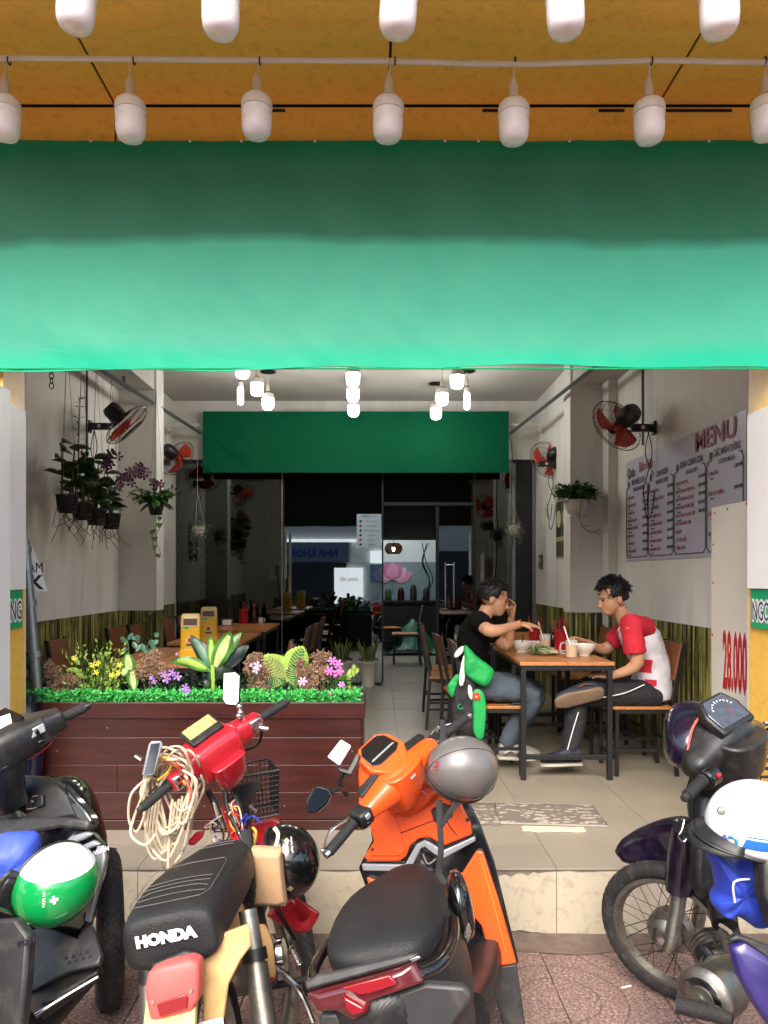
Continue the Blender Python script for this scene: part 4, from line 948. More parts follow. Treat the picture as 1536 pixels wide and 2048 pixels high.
for nm, px, py, X2 in (('left', 397, 1062, 395), ('right', 1028, 1060, 1020)):
    Y = 8.55; t = thing('hanging_plant', 'small grey green trailing plant in a hanging white pot, %s of the glass' % nm, 'plant', at(px, py, Y), group='small hanging pots by the glass')
    B().lathe([(.04, -.06), (.06, -.02), (.07, .05), (.073, .055), (.06, .05)], 18).obj('pot', MATS['pot_white'], t)
    strings(t, at(X2, 985, Y)-t.location, [(.07*math.cos(a), .07*math.sin(a), .05) for a in (.2, 2.3, 4.4)]); B().tube([at(X2, 985, Y)-t.location, at(X2, 880, Y)-t.location], .0015, 3).obj('string', MATS['cord_white'], t)
    b = B()
    for k in range(260):
        a = random.uniform(0, 2*PI); r_ = random.uniform(.03, .11); lq(b, (r_*math.cos(a), r_*math.sin(a), random.uniform(-.06, .11)-r_*.3), rdir(-.8), .03, .013)
    for k in range(5):
        x, yy = random.uniform(-.07, .07), -.06
        for j in range(22): lq(b, (x+random.gauss(0, .012), yy+random.gauss(0, .012), .0-.018*j*random.uniform(.6, 1.1)*(1 if nm == 'left' else .5)), rdir(-1), .026, .012)
    b.obj('foliage', MATS['leaf_grey'], t, 0, fix=False)
t = thing('wall_planter', 'white half round wall pot with green pothos on the right pilaster', 'plant', at(1152, 1015, 6.77))
B().lathe([(.05, -.085), (.052, -.075), (.035, -.07), (.07, -.05), (.095, .0), (.10, .05), (.106, .056), (.106, .066), (.09, .06)], 24).obj('pot', MATS['pot_white'], t); B().box((0, .09, .03), (.05, .04, .03)).obj('bracket', MATS['white_pvc'], t, 0)
trailing(t, (0, 0, .06), None, .2, 40, 'leaf_mid', .06); 
b = B()
for k in range(170):
    a = random.uniform(0, 2*PI); lq(b, (.13*math.cos(a)*random.random()**.5, -.02+.1*math.sin(a)*random.random()**.5, .07+random.uniform(0, .13)), V((math.cos(a), math.sin(a), random.uniform(-.4, .6))), .07, .045, (0, 0, 1))
b.obj('foliage', MATS['leaf_dark'], t, 0, fix=False)
P = crv([(.02, -.1, .05), (.0, -.13, -.12), (.05, -.12, -.2), (.12, -.12, -.23), (.16, -.12, -.2)], 6); B().tube(P, .003, 4).obj('vine', MATS['stem_olive'], t)
for q in P[5::4]: leafm('leaf', q, V((random.uniform(.2, 1), -.3, random.uniform(-.2, .4))), .075, .035, .2, mats=('leaf_dark', 'leaf_olive'), parent=t, n=5)

# ---- snake plants in white pots
for nm, px, Y in (('left', 684, 8.93), ('right', 736, 8.95)):
    t = thing('snake_plant', 'snake plant in a tall white ribbed pot, %s one of the pair in the aisle' % nm, 'plant', (atx(px, Y), Y, FL), group='snake plants in white pots')
    b = B(); n = 40; prof = [(.075, 0), (.08, .02), (.075, .04), (.09, .2), (.105, .27), (.12, .285), (.12, .30), (.105, .30), (.10, .28)]
    rings = []
    for r, z in prof: rings.append([V(((r*(1+.035*(k % 2))) * math.cos(2*PI*k/n), (r*(1+.035*(k % 2)))*math.sin(2*PI*k/n), z)) for k in range(n)])
    b.loft(rings).obj('pot', MATS['pot_white'], t); B().lathe([(.1, .275), (.001, .28)], 16).obj('soil', MATS['soil'], t)
    for k in range(12):
        a = random.uniform(0, 2*PI); leafm('leaf', (.05*math.cos(a), .05*math.sin(a), .27), V((.35*math.cos(a), .35*math.sin(a), 1)), random.uniform(.2, .32), .04, -.0, .2, n=5, p=.6, mats=('leaf_olive', 'leaf_deep'), parent=t, twist=.5)
# ================================================================ MOTORBIKES
mat('rubber', H('1c1c1d'), .75, var=.2, vs=20, bump=.5, bs=120, dirt=.5, dcol=H('5b544c'), ds=20)
mat('grip_rubber', H('161617'), .6, bump=.6, bs=260); mat('black_plastic', H('141416'), .45, var=.2, vs=12, dirt=.4, dcol=H('4a4640'), ds=32)
mat('grey_plastic', H('28282a'), .5, var=.12, dirt=.35, dcol=H('6b655d'), ds=12); mat('black_gloss', H('0d0d0f'), .16, coat=.6, dirt=.15, dcol=H('4a4640'))
mat('seat_leather', H('151517'), .5, var=.12, bump=.35, bs=320); mat('chrome', H('c9c9cb'), .16, metal=1, var=.05); mat('alu', H('8b8880'), .42, metal=.9, var=.3, vs=14, dirt=.6, dcol=H('4a4238'), ds=16)
mat('orange_plastic', H('e8531a'), .3, var=.05, coat=.2, dirt=.3, dcol=H('a04a1e'), ds=38); mat('silver_plastic', H('a3a6aa'), .32, metal=.5, var=.06); mat('red_lens', H('4c0c12'), .15, coat=.6, var=.25, vs=20)
mat('red_lens_bright', H('7d1219'), .15, coat=.5, var=.2); mat('red_paint', H('a81a26'), .28, coat=.4, var=.12, vs=9, dirt=.35, dcol=H('3c1512'), ds=10)
mat('yellow_paint', H('d6ac72'), .4, var=.15, vs=6, dirt=.5, dcol=H('6e2a1a'), ds=7); mat('pink_red', H('c85752'), .5, var=.12, vs=6); mat('mirror', H('e6e8ea'), .03, metal=1, var=0)
mat('lcd', H('9a9062'), .12, coat=.5, var=.3, vs=30); mat('screen_dark', H('16171a'), .08, coat=.8); mat('purple_paint', H('140c22'), .22, coat=.6, var=.2, dirt=.15); mat('purple_bright', H('3c1f8c'), .25, coat=.5, var=.4, vs=4)
mat('purple_side', H('1a1430'), .35, coat=.3, var=.5, vs=5, c2=H('352a78')); mat('clear_dial', H('3b3d40'), .1, coat=.8, var=.4, vs=40); mat('paper', H('d9d7d2'), .7); mat('blue_coat', H('2b44b4'), .55, var=.15, vs=8); mat('blue_coat2', H('3a51b8'), .55, var=.15, vs=8)
mat('cable_beige', H('c3b399'), .55, var=.15); mat('cable_yellow', H('c79a2e'), .5); mat('cable_red', H('c2402c'), .5); mat('bag_tan', H('a98866'), .7, var=.12, vs=5, bump=.3, bs=30); mat('strap', H('202022'), .8, bump=.4, bs=200)
mat('spoke_rust', H('3a2f28'), .6, metal=.5); mat('plate_white', H('cfcdc8'), .4); mat('orange_lens', H('d98a2a'), .2, coat=.4); mat('stitch', H('5c5a58'), .7)
class Bike:
    def __init__(s, name, label, X, Y, yaw, lean, sc=1.0):
        s.M = MX.Translation((X, Y, 0)) @ Euler((0, 0, R(yaw))).to_matrix().to_4x4() @ Euler((0, R(lean), 0)).to_matrix().to_4x4() @ MX.Diagonal((sc, sc, sc, 1))
        s.I = s.M.inverted(); s.t = thing(name, label, 'motorbike', mtx=s.M, group='motorbikes parked at the shop front'); s.P = s.t
    def ray(s, px, py):
        o = s.I @ V((0, 0, CAMZ)); d = (s.I @ at(px, py, 1)) - o; return o, d
    def on(s, px, py, pt, n):
        o, d = s.ray(px, py); n = V(n); return o+d*((V(pt)-o).dot(n)/d.dot(n))
    def ly(s, px, py, y): return s.on(px, py, (0, y, 0), (0, 1, 0))
    def lx(s, px, py, x): return s.on(px, py, (x, 0, 0), (1, 0, 0))
    def lz(s, px, py, z): return s.on(px, py, (0, 0, z), (0, 0, 1))
    def at(s, px, py, Y): return s.I @ at(px, py, Y)
    def tp(s, name, m, pix, pt, n, th=.012, off=0, bevel=.004, par=None, seg=2, sm=40, bul=0):
        n = V(n).normalized(); pts = [s.on(px, py, V(pt)+n*off, n) for px, py in pix]; c = sum(pts, V())/len(pts); k = len(pts)
        b = B(); top_ = [p+n*th/2 for p in pts]; bot = [p-n*th/2 for p in pts]
        if bul:    # crowned face: inner ring pushed out
            inn = [p.lerp(c, .25)+n*(th/2+bul) for p in pts]
            b.add(bot+top_+inn, [tuple(range(k-1, -1, -1)), tuple(range(2*k, 3*k))]+[(i, (i+1) % k, k+(i+1) % k, k+i) for i in range(k)]+[(k+i, k+(i+1) % k, 2*k+(i+1) % k, 2*k+i) for i in range(k)])
        else: b.add(bot+top_, [tuple(range(k-1, -1, -1)), tuple(range(k, 2*k))]+[(i, (i+1) % k, k+(i+1) % k, k+i) for i in range(k)])
        return b.obj(name, MATS[m], par or s.P, sm, bevel=bevel, seg=seg)
    def tube(s, name, m, pts, r, n=8, par=None, sm=6, **k):
        return B().tube(crv(pts, sm) if sm else pts, r, n, **k).obj(name, MATS[m], par or s.P)
    def loft(s, name, m, secs, n=20, par=None, bevel=0, sub=0):
        'secs: (y, zc, w, h, e, taper, xoff)'
        rings = []
        for q in secs:
            y, z, w, h = q[:4]; e = q[4] if len(q) > 4 else 3; tp_ = q[5] if len(q) > 5 else 1; xo = q[6] if len(q) > 6 else 0
            rings.append(ring((xo, y, z), (1, 0, 0), (0, 0, 1), w, h, n, e, tp_))
        return B().loft(rings).obj(name, MATS[m], par or s.P, 50, bevel=bevel, sub=sub)
    def wheel(s, c, r, tr, axis=(1, 0, 0), spokes=True, rim='alu', hub=.05, name='wheel'):
        M = zto(V(c), axis); w = bpy.data.objects.new(name, None); COL.objects.link(w); w.parent = s.P
        rc = r-tr; prof = [(rc+tr*math.cos(a)*1.0, tr*.92*math.sin(a)) for a in [q*2*PI/18 for q in range(18)]]
        rings = []; n = 48
        for rr, z in prof: rings.append([M @ V((rr*math.cos(2*PI*k/n), rr*math.sin(2*PI*k/n), z)) for k in range(n)])
        B().loft(rings, closed=True).obj('tyre', MATS['rubber'], w)
        tb = B()
        for k in range(54):
            a = 2*PI*k/54
            for sg in (-1, 1): tb.tube([M @ V(((r+.0005-q*.004)*math.cos(a+q*.05*sg), (r+.0005-q*.004)*math.sin(a+q*.05*sg), sg*tr*(.08+.28*q))) for q in (0, 1, 2)], .0022, 3)
        tb.obj('tread', MATS['rubber'], w)
        ri = rc-tr*1.45; b = B()
        rings = [[M @ V((rr*math.cos(2*PI*k/n), rr*math.sin(2*PI*k/n), z)) for k in range(n)] for rr, z in ((ri+.02, -tr*.75), (ri+.004, -tr*.8), (ri, -tr*.5), (ri-.008, 0), (ri, tr*.5), (ri+.004, tr*.8), (ri+.02, tr*.75))]
        b.loft(rings, False, False).obj('rim', MATS[rim], w, 40)
        B().lathe([(.012, -.06), (hub*.6, -.055), (hub, -.035), (hub*1.02, .03), (hub*.7, .05), (.012, .06)], 24, M).obj('hub', MATS['alu'], w)
        if spokes:
            for k in range(32):
                sg = 1 if k % 2 else -1; a = 2*PI*k/32; a2 = a+(.75 if (k//2) % 2 else -.75)
                B().tube([M @ V((hub*.95*math.cos(a2), hub*.95*math.sin(a2), sg*.028)), M @ V(((ri+.002)*math.cos(a), (ri+.002)*math.sin(a), sg*.006))], .0017, 4).obj('spoke', MATS['spoke_rust'], w)
        else:
            for k in range(5):
                a = 2*PI*k/5; B().tube([M @ V((hub*.8*math.cos(a), hub*.8*math.sin(a), 0)), M @ V(((ri)*math.cos(a+.2), (ri)*math.sin(a+.2), 0))], [.022, .016], 8, flat=.7).obj('spoke', MATS['black_plastic'], w)
        return w
    def hbframe(s, left, right, up):
        l, r_ = s.I @ left, s.I @ right; o = (l+r_)/2; x = (r_-l).normalized(); z = (s.I.to_3x3() @ V(up)); z = (z-x*z.dot(x)).normalized(); y = z.cross(x)
        s.H = MX(((x.x, y.x, z.x, o.x), (x.y, y.y, z.y, o.y), (x.z, y.z, z.z, o.z), (0, 0, 0, 1))); s.hl = (r_-l).length/2; return s.H
    def hb(s, name, m, b, smooth=40, bevel=0, par=None, sub=0): return b.xf(s.H).obj(name, MATS[m], par or s.P, smooth, bevel=bevel, sub=sub)
    def grips(s, gl=.125, r=.0165, droop=-.02, back=-.03, sides=(-1, 1), endm='chrome', lever='chrome', levs=(-1, 1)):
        h = s.hl
        for sg in sides:
            a, e = V((sg*(h-gl), -back*.2, 0)), V((sg*h, back*.2, droop*.2)); d = (e-a).normalized()
            b = B(); n = 26; P = [a.lerp(e, q/n) for q in range(n+1)]
            b.tube(P, [r*(1+.07*(q % 2))+(.003 if q in (0, 1) else 0) for q in range(n+1)], 14); s.hb('grip', 'grip_rubber', b)
            s.hb('bar_end', endm, B().lathe([(r*.75, 0), (r*.8, .004), (r*.7, .018), (r*.4, .02)], 14, zto(e, d)))
            if sg in levs:
                q0 = a+V((-sg*.02, .045, -.012)); q1 = a+V((sg*.05, .07, -.02)); q2 = e+V((-sg*.01, .055, -.03)); P = crv([q0, q1, q2], 6)
                s.hb('brake_lever', lever, B().tube(P, lerps([.009, .007, .005, .006], len(P)), 8, flat=.6)); s.hb('lever_ball', lever, B().ell(q2, .008, 10, 6))
def helmet(label, c, up, fwd, m, r=.125, peak='black_plastic', trim='black_plastic', z0=-.42, group='helmets on the motorbikes', extra=None):
    up = V(up).normalized(); fwd = V(fwd); fwd = (fwd-up*fwd.dot(up)).normalized(); rt = fwd.cross(up)
    M = MX(((rt.x, fwd.x, up.x, c[0]), (rt.y, fwd.y, up.y, c[1]), (rt.z, fwd.z, up.z, c[2]), (0, 0, 0, 1)))
    t = thing('helmet', label, 'helmet', mtx=M, group=group)
    B().ell((0, 0, 0), (r*.93, r*1.08, r), 40, 16, z0=z0, z1=.9999).obj('shell', m, t, 80)
    w = math.sqrt(1-z0*z0); B().tube([(r*.935*w*math.cos(q*PI/24), r*1.085*w*math.sin(q*PI/24), r*z0) for q in range(48)], .0055, 6, closed=True).obj('rim_trim', MATS[trim], t)
    B().ell((0, 0, 0), (r*.87, r*1.0, r*.92), 28, 10, z0=z0, z1=.9999).obj('lining', MATS['strap'], t)
    if peak:
        def fp(u, v): a = (u-.5)*1.9; q = r*1.02+v*.05*math.cos(a); return V((q*math.sin(a)*.9*w*1.02, q*math.cos(a)*1.06*w, r*(z0+.10)-v*.012*math.cos(a)))
        B().grid(fp, 14, 3).obj('peak', MATS[peak], t, solid=.004)
    if extra: extra(t, r)
    return t, M
def hit(M, r, px, py, lift=.0012):
    'frame on the helmet shell under a pixel, in helmet space: x to the right of the picture, y up'
    I = M.inverted(); o = I @ V((0, 0, CAMZ)); d = (I @ at(px, py, 1))-o; R3 = V((r*.93, r*1.08, r))
    a = V((d.x/R3.x, d.y/R3.y, d.z/R3.z)); c = V((o.x/R3.x, o.y/R3.y, o.z/R3.z)); A, Bq, Cq = a.dot(a), 2*a.dot(c), c.dot(c)-1
    q = max(0, Bq*Bq-4*A*Cq); k = (-Bq-math.sqrt(q))/(2*A); p = o+d*k; n = V((p.x/R3.x**2, p.y/R3.y**2, p.z/R3.z**2)).normalized()
    return p+n*lift, n
def hframe2(M, r, px, py, xdir, lift=.0012):
    p, n = hit(M, r, px, py, lift); x = M.inverted().to_3x3() @ V(xdir); x = (x-n*x.dot(n)).normalized(); y = n.cross(x)
    return MX(((x.x, y.x, n.x, p.x), (x.y, y.y, n.y, p.y), (x.z, y.z, n.z, p.z), (0, 0, 0, 1)))
def strapped(name, label, pts, w=.02, m='strap', cat='strap'):
    P = crv(pts, 6); c = P[0]; t = thing(name, label, cat, c)
    B().tube([p-c for p in P], w/2, 8, flat=.18, up=(0, -1, .2)).obj('webbing', MATS[m], t); return t

# ---------------------------------------------------------------- orange scooter
K = Bike('motor_scooter', 'orange and black scooter with grey helmet in the middle of the row', .25, 2.38, -9.5, -12)
SP, SN = (0, .37, .6), (0, -1, .16)      # inner face of the leg shield
K.loft('front_fairing', 'black_gloss', [(.37, .54, .215, .26, 4, .82), (.44, .56, .21, .27, 3.5, .75), (.54, .58, .17, .24, 3, .7), (.62, .60, .10, .18, 2.5, .7)], 28, sub=1)
K.tp('shield_panel', 'black_gloss', [(718, 1735), (745, 1680), (735, 1600), (860, 1545), (930, 1590), (958, 1640), (988, 1720), (1008, 1800), (1038, 1925), (985, 1935), (960, 1860), (900, 1800), (850, 1810), (790, 1810), (742, 1800)], SP, SN, .02, -.012, .006)
K.tp('inner_panel', 'orange_plastic', [(730, 1600), (741, 1655), (749, 1682), (728, 1713), (736, 1722), (800, 1722), (813, 1712), (822, 1690), (838, 1677), (858, 1674), (890, 1691), (945, 1668), (942, 1645), (922, 1605), (905, 1583), (885, 1563), (860, 1552), (765, 1560)], SP, SN, .024, .01, .008, seg=3)
K.tp('glove_pocket', 'orange_plastic', [(738, 1622), (790, 1630), (812, 1700), (800, 1712), (740, 1712), (755, 1685), (748, 1655)], SP, SN, .01, .024, .004)
K.tp('fuel_cap_panel', 'black_plastic', [(862, 1620), (885, 1605), (902, 1612), (905, 1632), (880, 1650), (868, 1642)], SP, SN, .012, .028, .004)
K.tp('column_cover', 'orange_plastic', [(775, 1575), (790, 1555), (850, 1560), (882, 1580), (868, 1600), (845, 1618), (815, 1632), (780, 1625), (770, 1600)], SP, SN, .05, .03, .012, seg=3, bul=.03)
K.tp('trim', 'silver_plastic', [(724, 1727), (811, 1728), (834, 1687), (850, 1679), (868, 1688), (885, 1701), (950, 1671), (952, 1681), (885, 1718), (865, 1705), (850, 1693), (843, 1696), (821, 1742), (727, 1741)], SP, SN, .02, .016, .004)
K.tp('side_panel', 'orange_plastic', [(953, 1700), (966, 1702), (998, 1800), (1033, 1925), (985, 1933), (963, 1850), (905, 1783), (925, 1745)], SP, SN, .022, .012, .006, seg=3)
K.tp('side_panel', 'orange_plastic', [(734, 1753), (772, 1766), (775, 1800), (744, 1800)], SP, SN, .022, .012, .006)
K.tp('shield_foot', 'grey_plastic', [(985, 1934), (1033, 1926), (1052, 2060), (1010, 2060), (990, 1990)], SP, SN, .022, .010, .005)
K.tp('tunnel_panel', 'black_plastic', [(840, 1700), (862, 1712), (880, 1740), (905, 1785), (880, 1820), (800, 1820), (825, 1745)], SP, SN, .03, .016, .008, bul=.03)
K.tube('ignition_lever', 'dark_metal', [K.on(846, 1708, V(SP)+V(SN)*.07, SN), K.on(856, 1728, V(SP)+V(SN)*.08, SN), K.on(872, 1718, V(SP)+V(SN)*.07, SN)], .007)
K.loft('floorboard', 'black_plastic', [(.36, .27, .20, .05, 5), (.1, .27, .19, .045, 5), (-.12, .30, .17, .07, 4)], 20)
K.loft('centre_tunnel', 'black_plastic', [(.40, .42, .10, .16, 3, .7), (.2, .42, .09, .15, 3, .7), (-.02, .48, .12, .18, 3, .8), (-.12, .5, .15, .18, 3, .8)], 20)
K.loft('rear_body', 'black_plastic', [(-.76, .655, .07, .045, 3), (-.70, .63, .125, .085, 3.2, .9), (-.58, .585, .165, .125, 3.5, .85), (-.40, .545, .18, .155, 3.5, .82), (-.20, .52, .175, .17, 3.5, .82), (-.06, .51, .15, .17, 3.2, .8), (.03, .52, .10, .14, 3, .8)], 28, sub=1)
K.loft('under_tail', 'grey_plastic', [(-.72, .55, .09, .05, 3), (-.60, .50, .12, .09, 3), (-.42, .44, .15, .12, 3), (-.1, .34, .17, .1, 3)], 20, sub=1)
K.loft('seat', 'seat_leather', [(-.645, .715, .06, .025, 2.6), (-.615, .715, .12, .045, 2.9), (-.50, .72, .155, .058, 3, .9), (-.34, .715, .158, .06, 3, .88), (-.24, .705, .15, .058, 2.8, .85), (-.14, .69, .125, .054, 2.6, .8), (-.05, .685, .085, .048, 2.5, .8), (-.0, .68, .045, .035, 2.3, .8)], 28, sub=1)
for q in ((-.45, .142), (-.3, .15)): pass
gr = [(-.16, -.36, .675), (-.17, -.50, .69), (-.15, -.64, .70), (-.08, -.705, .71), (.0, -.72, .712), (.08, -.705, .71), (.15, -.64, .70), (.17, -.50, .69), (.16, -.36, .675)]
K.tube('grab_rail', 'black_gloss', gr, .0145, 10, flat=1.0); K.tube('grab_rail_inlay', 'silver_plastic', [V(p)+V((0, -.016, .004)) for p in gr[3:6]], .004, 6)
K.tp('tail_cover', 'grey_plastic', [(611, 1962), (640, 1948), (700, 1934), (780, 1915), (838, 1905), (832, 1920), (788, 1934), (616, 1981)], (0, -.74, .66), (0, -1, .45), .03, .0, .006)
TL = [(616, 1984), (788, 1937), (831, 1922), (851, 1960), (746, 1997), (740, 2024), (709, 2038), (681, 2017), (639, 2018)]
K.tp('tail_light', 'red_lens', TL, (0, -.75, .64), (0, -1, .25), .035, .0, .005, bul=.012)
K.tp('tail_light_lens', 'red_lens_bright', [(682, 1975), (780, 1948), (795, 1968), (745, 1985), (722, 1990)], (0, -.75, .64), (0, -1, .25), .01, .032, .003)
K.tp('tail_light_lens', 'red_lens_bright', [(686, 1984), (735, 2010), (735, 2022), (708, 2030), (692, 2012)], (0, -.75, .64), (0, -1, .25), .012, .032, .003, bul=.012)
K.tp('tail_fairing', 'grey_plastic', [(748, 2000), (852, 1962), (930, 1968), (945, 1990), (900, 2060), (640, 2060), (642, 2022), (682, 2020), (710, 2040), (742, 2026)], (0, -.74, .60), (0, -1, .1), .03, -.012, .008)
K.tp('reflector', 'chrome', [(818, 1918), (838, 1910), (842, 1916), (826, 1924)], (0, -.75, .66), (0, -1, .3), .01, .022, .002)
text('lettering', 'VARIO', .035, MATS['chrome'], frame((.178, -.28, .60), (.05, 1, -.1), (-.12, .1, 1)), K.P, .002, sx=.9, shear=.3, bold=.001)
K.loft('side_cover', 'black_gloss', [(-.18, .60, .03, .09, 2.4, 1, .155), (-.08, .60, .04, .10, 2.4, 1, .15), (.04, .60, .03, .08, 2.4, 1, .13)], 16, sub=1)
K.wheel((0, -.52, .27), .27, .055, spokes=False, rim='black_plastic'); K.wheel((-.03, .66, .27), .27, .05, (.86, .5, 0), spokes=False, rim='black_plastic')
K.loft('front_mudguard', 'black_gloss', [(.45, .50, .07, .03, 2.5), (.6, .57, .075, .035, 2.5), (.8, .52, .06, .03, 2.5), (.92, .40, .03, .02, 2.5)], 14, sub=1)
K.loft('engine_case', 'alu', [(-.66, .25, .05, .07, 3, 1, -.13), (-.5, .27, .055, .11, 3, 1, -.13), (-.2, .29, .06, .1, 3, 1, -.12), (-.05, .3, .05, .08, 3, 1, -.1)], 16)
B().tube([(.17, -.75, .35), (.17, -.35, .3)], [.05, .045], 16).obj('silencer', MATS['grey_plastic'], K.P); B().tube([(-.12, -.02, .28), (-.26, .04, -.0+.012)], .01, 8).obj('side_stand', MATS['black_steel'], K.P)
# handlebar group
K.hbframe(at(655, 1700, 2.37), at(930, 1432, 2.80), (-.25, -.35, 1)); h = K.hl
K.grips(lever='chrome', endm='chrome')
hx = [V((1, 0, 0)), V((0, 1, 0)), V((0, 0, 1))]
rings = [ring((x, y, z), (0, 1, 0), (0, 0, 1), ry, rz, 20, e) for x, y, z, ry, rz, e in ((-.20, .0, 0, .03, .028, 2.5), (-.15, .01, .0, .04, .036, 2.8), (-.09, .04, .0, .085, .05, 3.2), (-.03, .06, .005, .11, .062, 3.4), (.03, .06, .005, .11, .062, 3.4), (.09, .04, .0, .085, .05, 3.2), (.15, .01, 0, .04, .036, 2.8), (.20, 0, 0, .03, .028, 2.5))]
K.hb('handlebar_cover', 'orange_plastic', B().loft(rings), 45, sub=1)
def hplate(Kb, poly, o, n, th, xdir=(1, 0, 0)):
    M = zto(V(o), n, (0, 1, 0)); x = V(xdir); nz = V(n).normalized(); y = nz.cross(x).normalized(); x = y.cross(nz); M = MX(((x.x, y.x, nz.x, o[0]), (x.y, y.y, nz.y, o[1]), (x.z, y.z, nz.z, o[2]), (0, 0, 0, 1)))
    return B().plate(poly, th, M)
dn = (0, -.45, 1)
K.hb('dash_bezel', 'orange_plastic', hplate(K, [(-.085, -.02), (-.05, -.065), (.05, -.065), (.085, -.02), (.075, .045), (.045, .075), (-.045, .075), (-.075, .045)], (0, .06, .072), dn, .03), 40, .006)
K.hb('dash_screen', 'screen_dark', hplate(K, [(-.068, -.015), (-.04, -.03), (.04, -.03), (.068, -.015), (.06, .042), (.038, .062), (-.038, .062), (-.06, .042)], (0, .06, .085), dn, .012), 40, .002)
K.hb('dash_trim', 'silver_plastic', hplate(K, [(-.058, -.008), (.058, -.008), (.05, -.002), (-.05, -.002)], (0, .06, .0925), dn, .002), 0)
K.hb('column_shroud', 'orange_plastic', B().loft([ring((0, .0, .05), (1, 0, 0), (0, 1, 0), .085, .06, 16, 3), ring((0, .0, -.03), (1, 0, 0), (0, 1, 0), .08, .055, 16, 3), ring((0, .03, -.12), (1, 0, 0), (0, 1, 0), .05, .04, 16, 3)]), 40, .006)
K.hb('badge', 'silver_plastic', hplate(K, [(-.012, -.012), (.012, -.012), (.012, .012), (-.012, .012)], (0, -.055, .03), (0, -1, .5), .004), 0)
for sg in (-1, 1):
    K.hb('accent_panel', 'black_plastic', hplate(K, [(-.05, -.012), (.06*1, -.004), (.05, .02), (-.04, .02)], (sg*.115, .03, .045), (sg*.2, -.3, 1), .02, (1, 0, 0)), 40, .004)
    K.hb('switch_housing', 'black_plastic', B().box((sg*(h-.16), .0, .0), (.055, .06, .055)), 40, .01); K.hb('switch_button', 'silver_plastic', B().box((sg*(h-.16), -.03, .012), (.02, .012, .018)), 40, .003); K.hb('switch_button', 'black_gloss', B().box((sg*(h-.155), -.03, -.012), (.016, .012, .014)), 40, .003)
# left mirror and phone holder
mp = K.at(640, 1600, 2.36); rt_ = K.I.to_3x3()
mo = K.tp('mirror_shell', 'black_gloss', [(611, 1622), (614, 1600), (628, 1574), (640, 1571), (660, 1578), (664, 1590), (655, 1608), (634, 1626), (620, 1627)], mp, (.1, -1, .25), .02, -.012, .005)
K.tp('mirror_glass', 'mirror', [(615, 1619), (618, 1602), (630, 1578), (640, 1575), (656, 1581), (660, 1590), (651, 1606), (633, 1622), (621, 1623)], mp, (.1, -1, .25), .004, .003, 0, par=mo)
K.tube('mirror_stem', 'black_steel', [K.at(662, 1585, 2.38), K.at(675, 1578, 2.40), K.at(690, 1580, 2.44)], .007, par=mo)
ph = K.tp('phone_holder', 'black_plastic', [(672, 1532), (680, 1545), (704, 1552), (716, 1530), (722, 1512), (714, 1506), (706, 1522), (696, 1540)], K.at(690, 1520, 2.44), (.1, -1, .35), .03, .01, .004)
K.tp('holder_card', 'paper', [(655, 1514), (682, 1479), (703, 1492), (679, 1532)], K.at(680, 1508, 2.40), (.1, -1, .35), .012, 0, .004, par=ph)
K.tube('holder_arm', 'black_steel', [K.at(692, 1540, 2.45), K.at(680, 1565, 2.46), K.at(695, 1590, 2.47)], .009, par=ph)
for dx in (0, 14, 26): K.tube('brake_cable', 'black_plastic', [K.at(830+dx*.5, 1500, 2.74), K.at(845+dx, 1530, 2.68), K.at(828+dx*.8, 1555, 2.72), K.at(815, 1570, 2.75)], .004)
# grey helmet on the right grip
def ex_grey(t, r):
    for zz_ in (-.05,): B().tube([(r*.945*math.cos(q*PI/24), r*1.092*math.sin(q*PI/24), r*zz_) for q in range(48)], .0012, 4, closed=True).obj('seam', MATS['black_plastic'], t)
    B().tube([(0, r*1.085*math.cos(a), r*1.005*math.sin(a)) for a in [PI*q/24-.3 for q in range(28)]], .0012, 4).obj('seam', MATS['black_plastic'], t)
mat('helmet_grey', H('6d6966'), .38, metal=.35, var=.05, coat=.3)
hg, hM = helmet('matt grey open helmet hanging on the right grip of the orange scooter', at(925, 1538, 2.55), (.35, -.6, .75), (-.8, -.3, .1), MATS['helmet_grey'], .113, extra=ex_grey, peak=None)
text('lettering', 'SKI', .022, MATS['red_paint'], hframe2(hM, .113, 874, 1530, (.1, 0, -1), .002), hg, .001)
strapped('helmet_strap', 'black helmet strap looped over the right grip of the orange scooter', [at(885, 1440, 2.68), at(886, 1470, 2.6), at(884, 1500, 2.55)], .02)
strapped('helmet_strap', 'black chin strap hanging below the grey helmet', [at(878, 1600, 2.52), at(880, 1650, 2.5), at(882, 1700, 2.49), at(878, 1745, 2.49), at(892, 1768, 2.47)], .02)
strapped('helmet_strap', 'short black strap crossing below the grey helmet', [at(918, 1602, 2.5), at(900, 1625, 2.49), at(882, 1652, 2.495)], .018)
# panel gaps, screws and small marks on the orange scooter
def gap(Kb, pts, off, par=None, r=.0016, m='black_joint'): Kb.tube('panel_gap', m, [Kb.on(px, py, V(SP)+V(SN).normalized()*off, SN) for px, py in pts], r, 4, sm=3)
gap(K, [(745, 1660), (790, 1668), (830, 1655), (870, 1640)], .024); gap(K, [(905, 1600), (893, 1640), (915, 1672)], .0235); gap(K, [(960, 1715), (985, 1800), (1012, 1905)], .0245, m='orange_lens')
for px, py in ((852, 1577), (777, 1617), (935, 1640), (745, 1700)): B().lathe([(.007, 0), (.006, .004), (.003, .002)], 10, zto(K.on(px, py, V(SP)+V(SN).normalized()*(.07 if py < 1630 and px < 900 else .023), SN), SN)).obj('screw', MATS['black_plastic'], K.P)
for k in range(4): K.tube('card_print', 'dark_print', [K.at(672+k*6, 1512-k*6, 2.389), K.at(682+k*4, 1518-k*5, 2.389)], .0012, 3, sm=0)
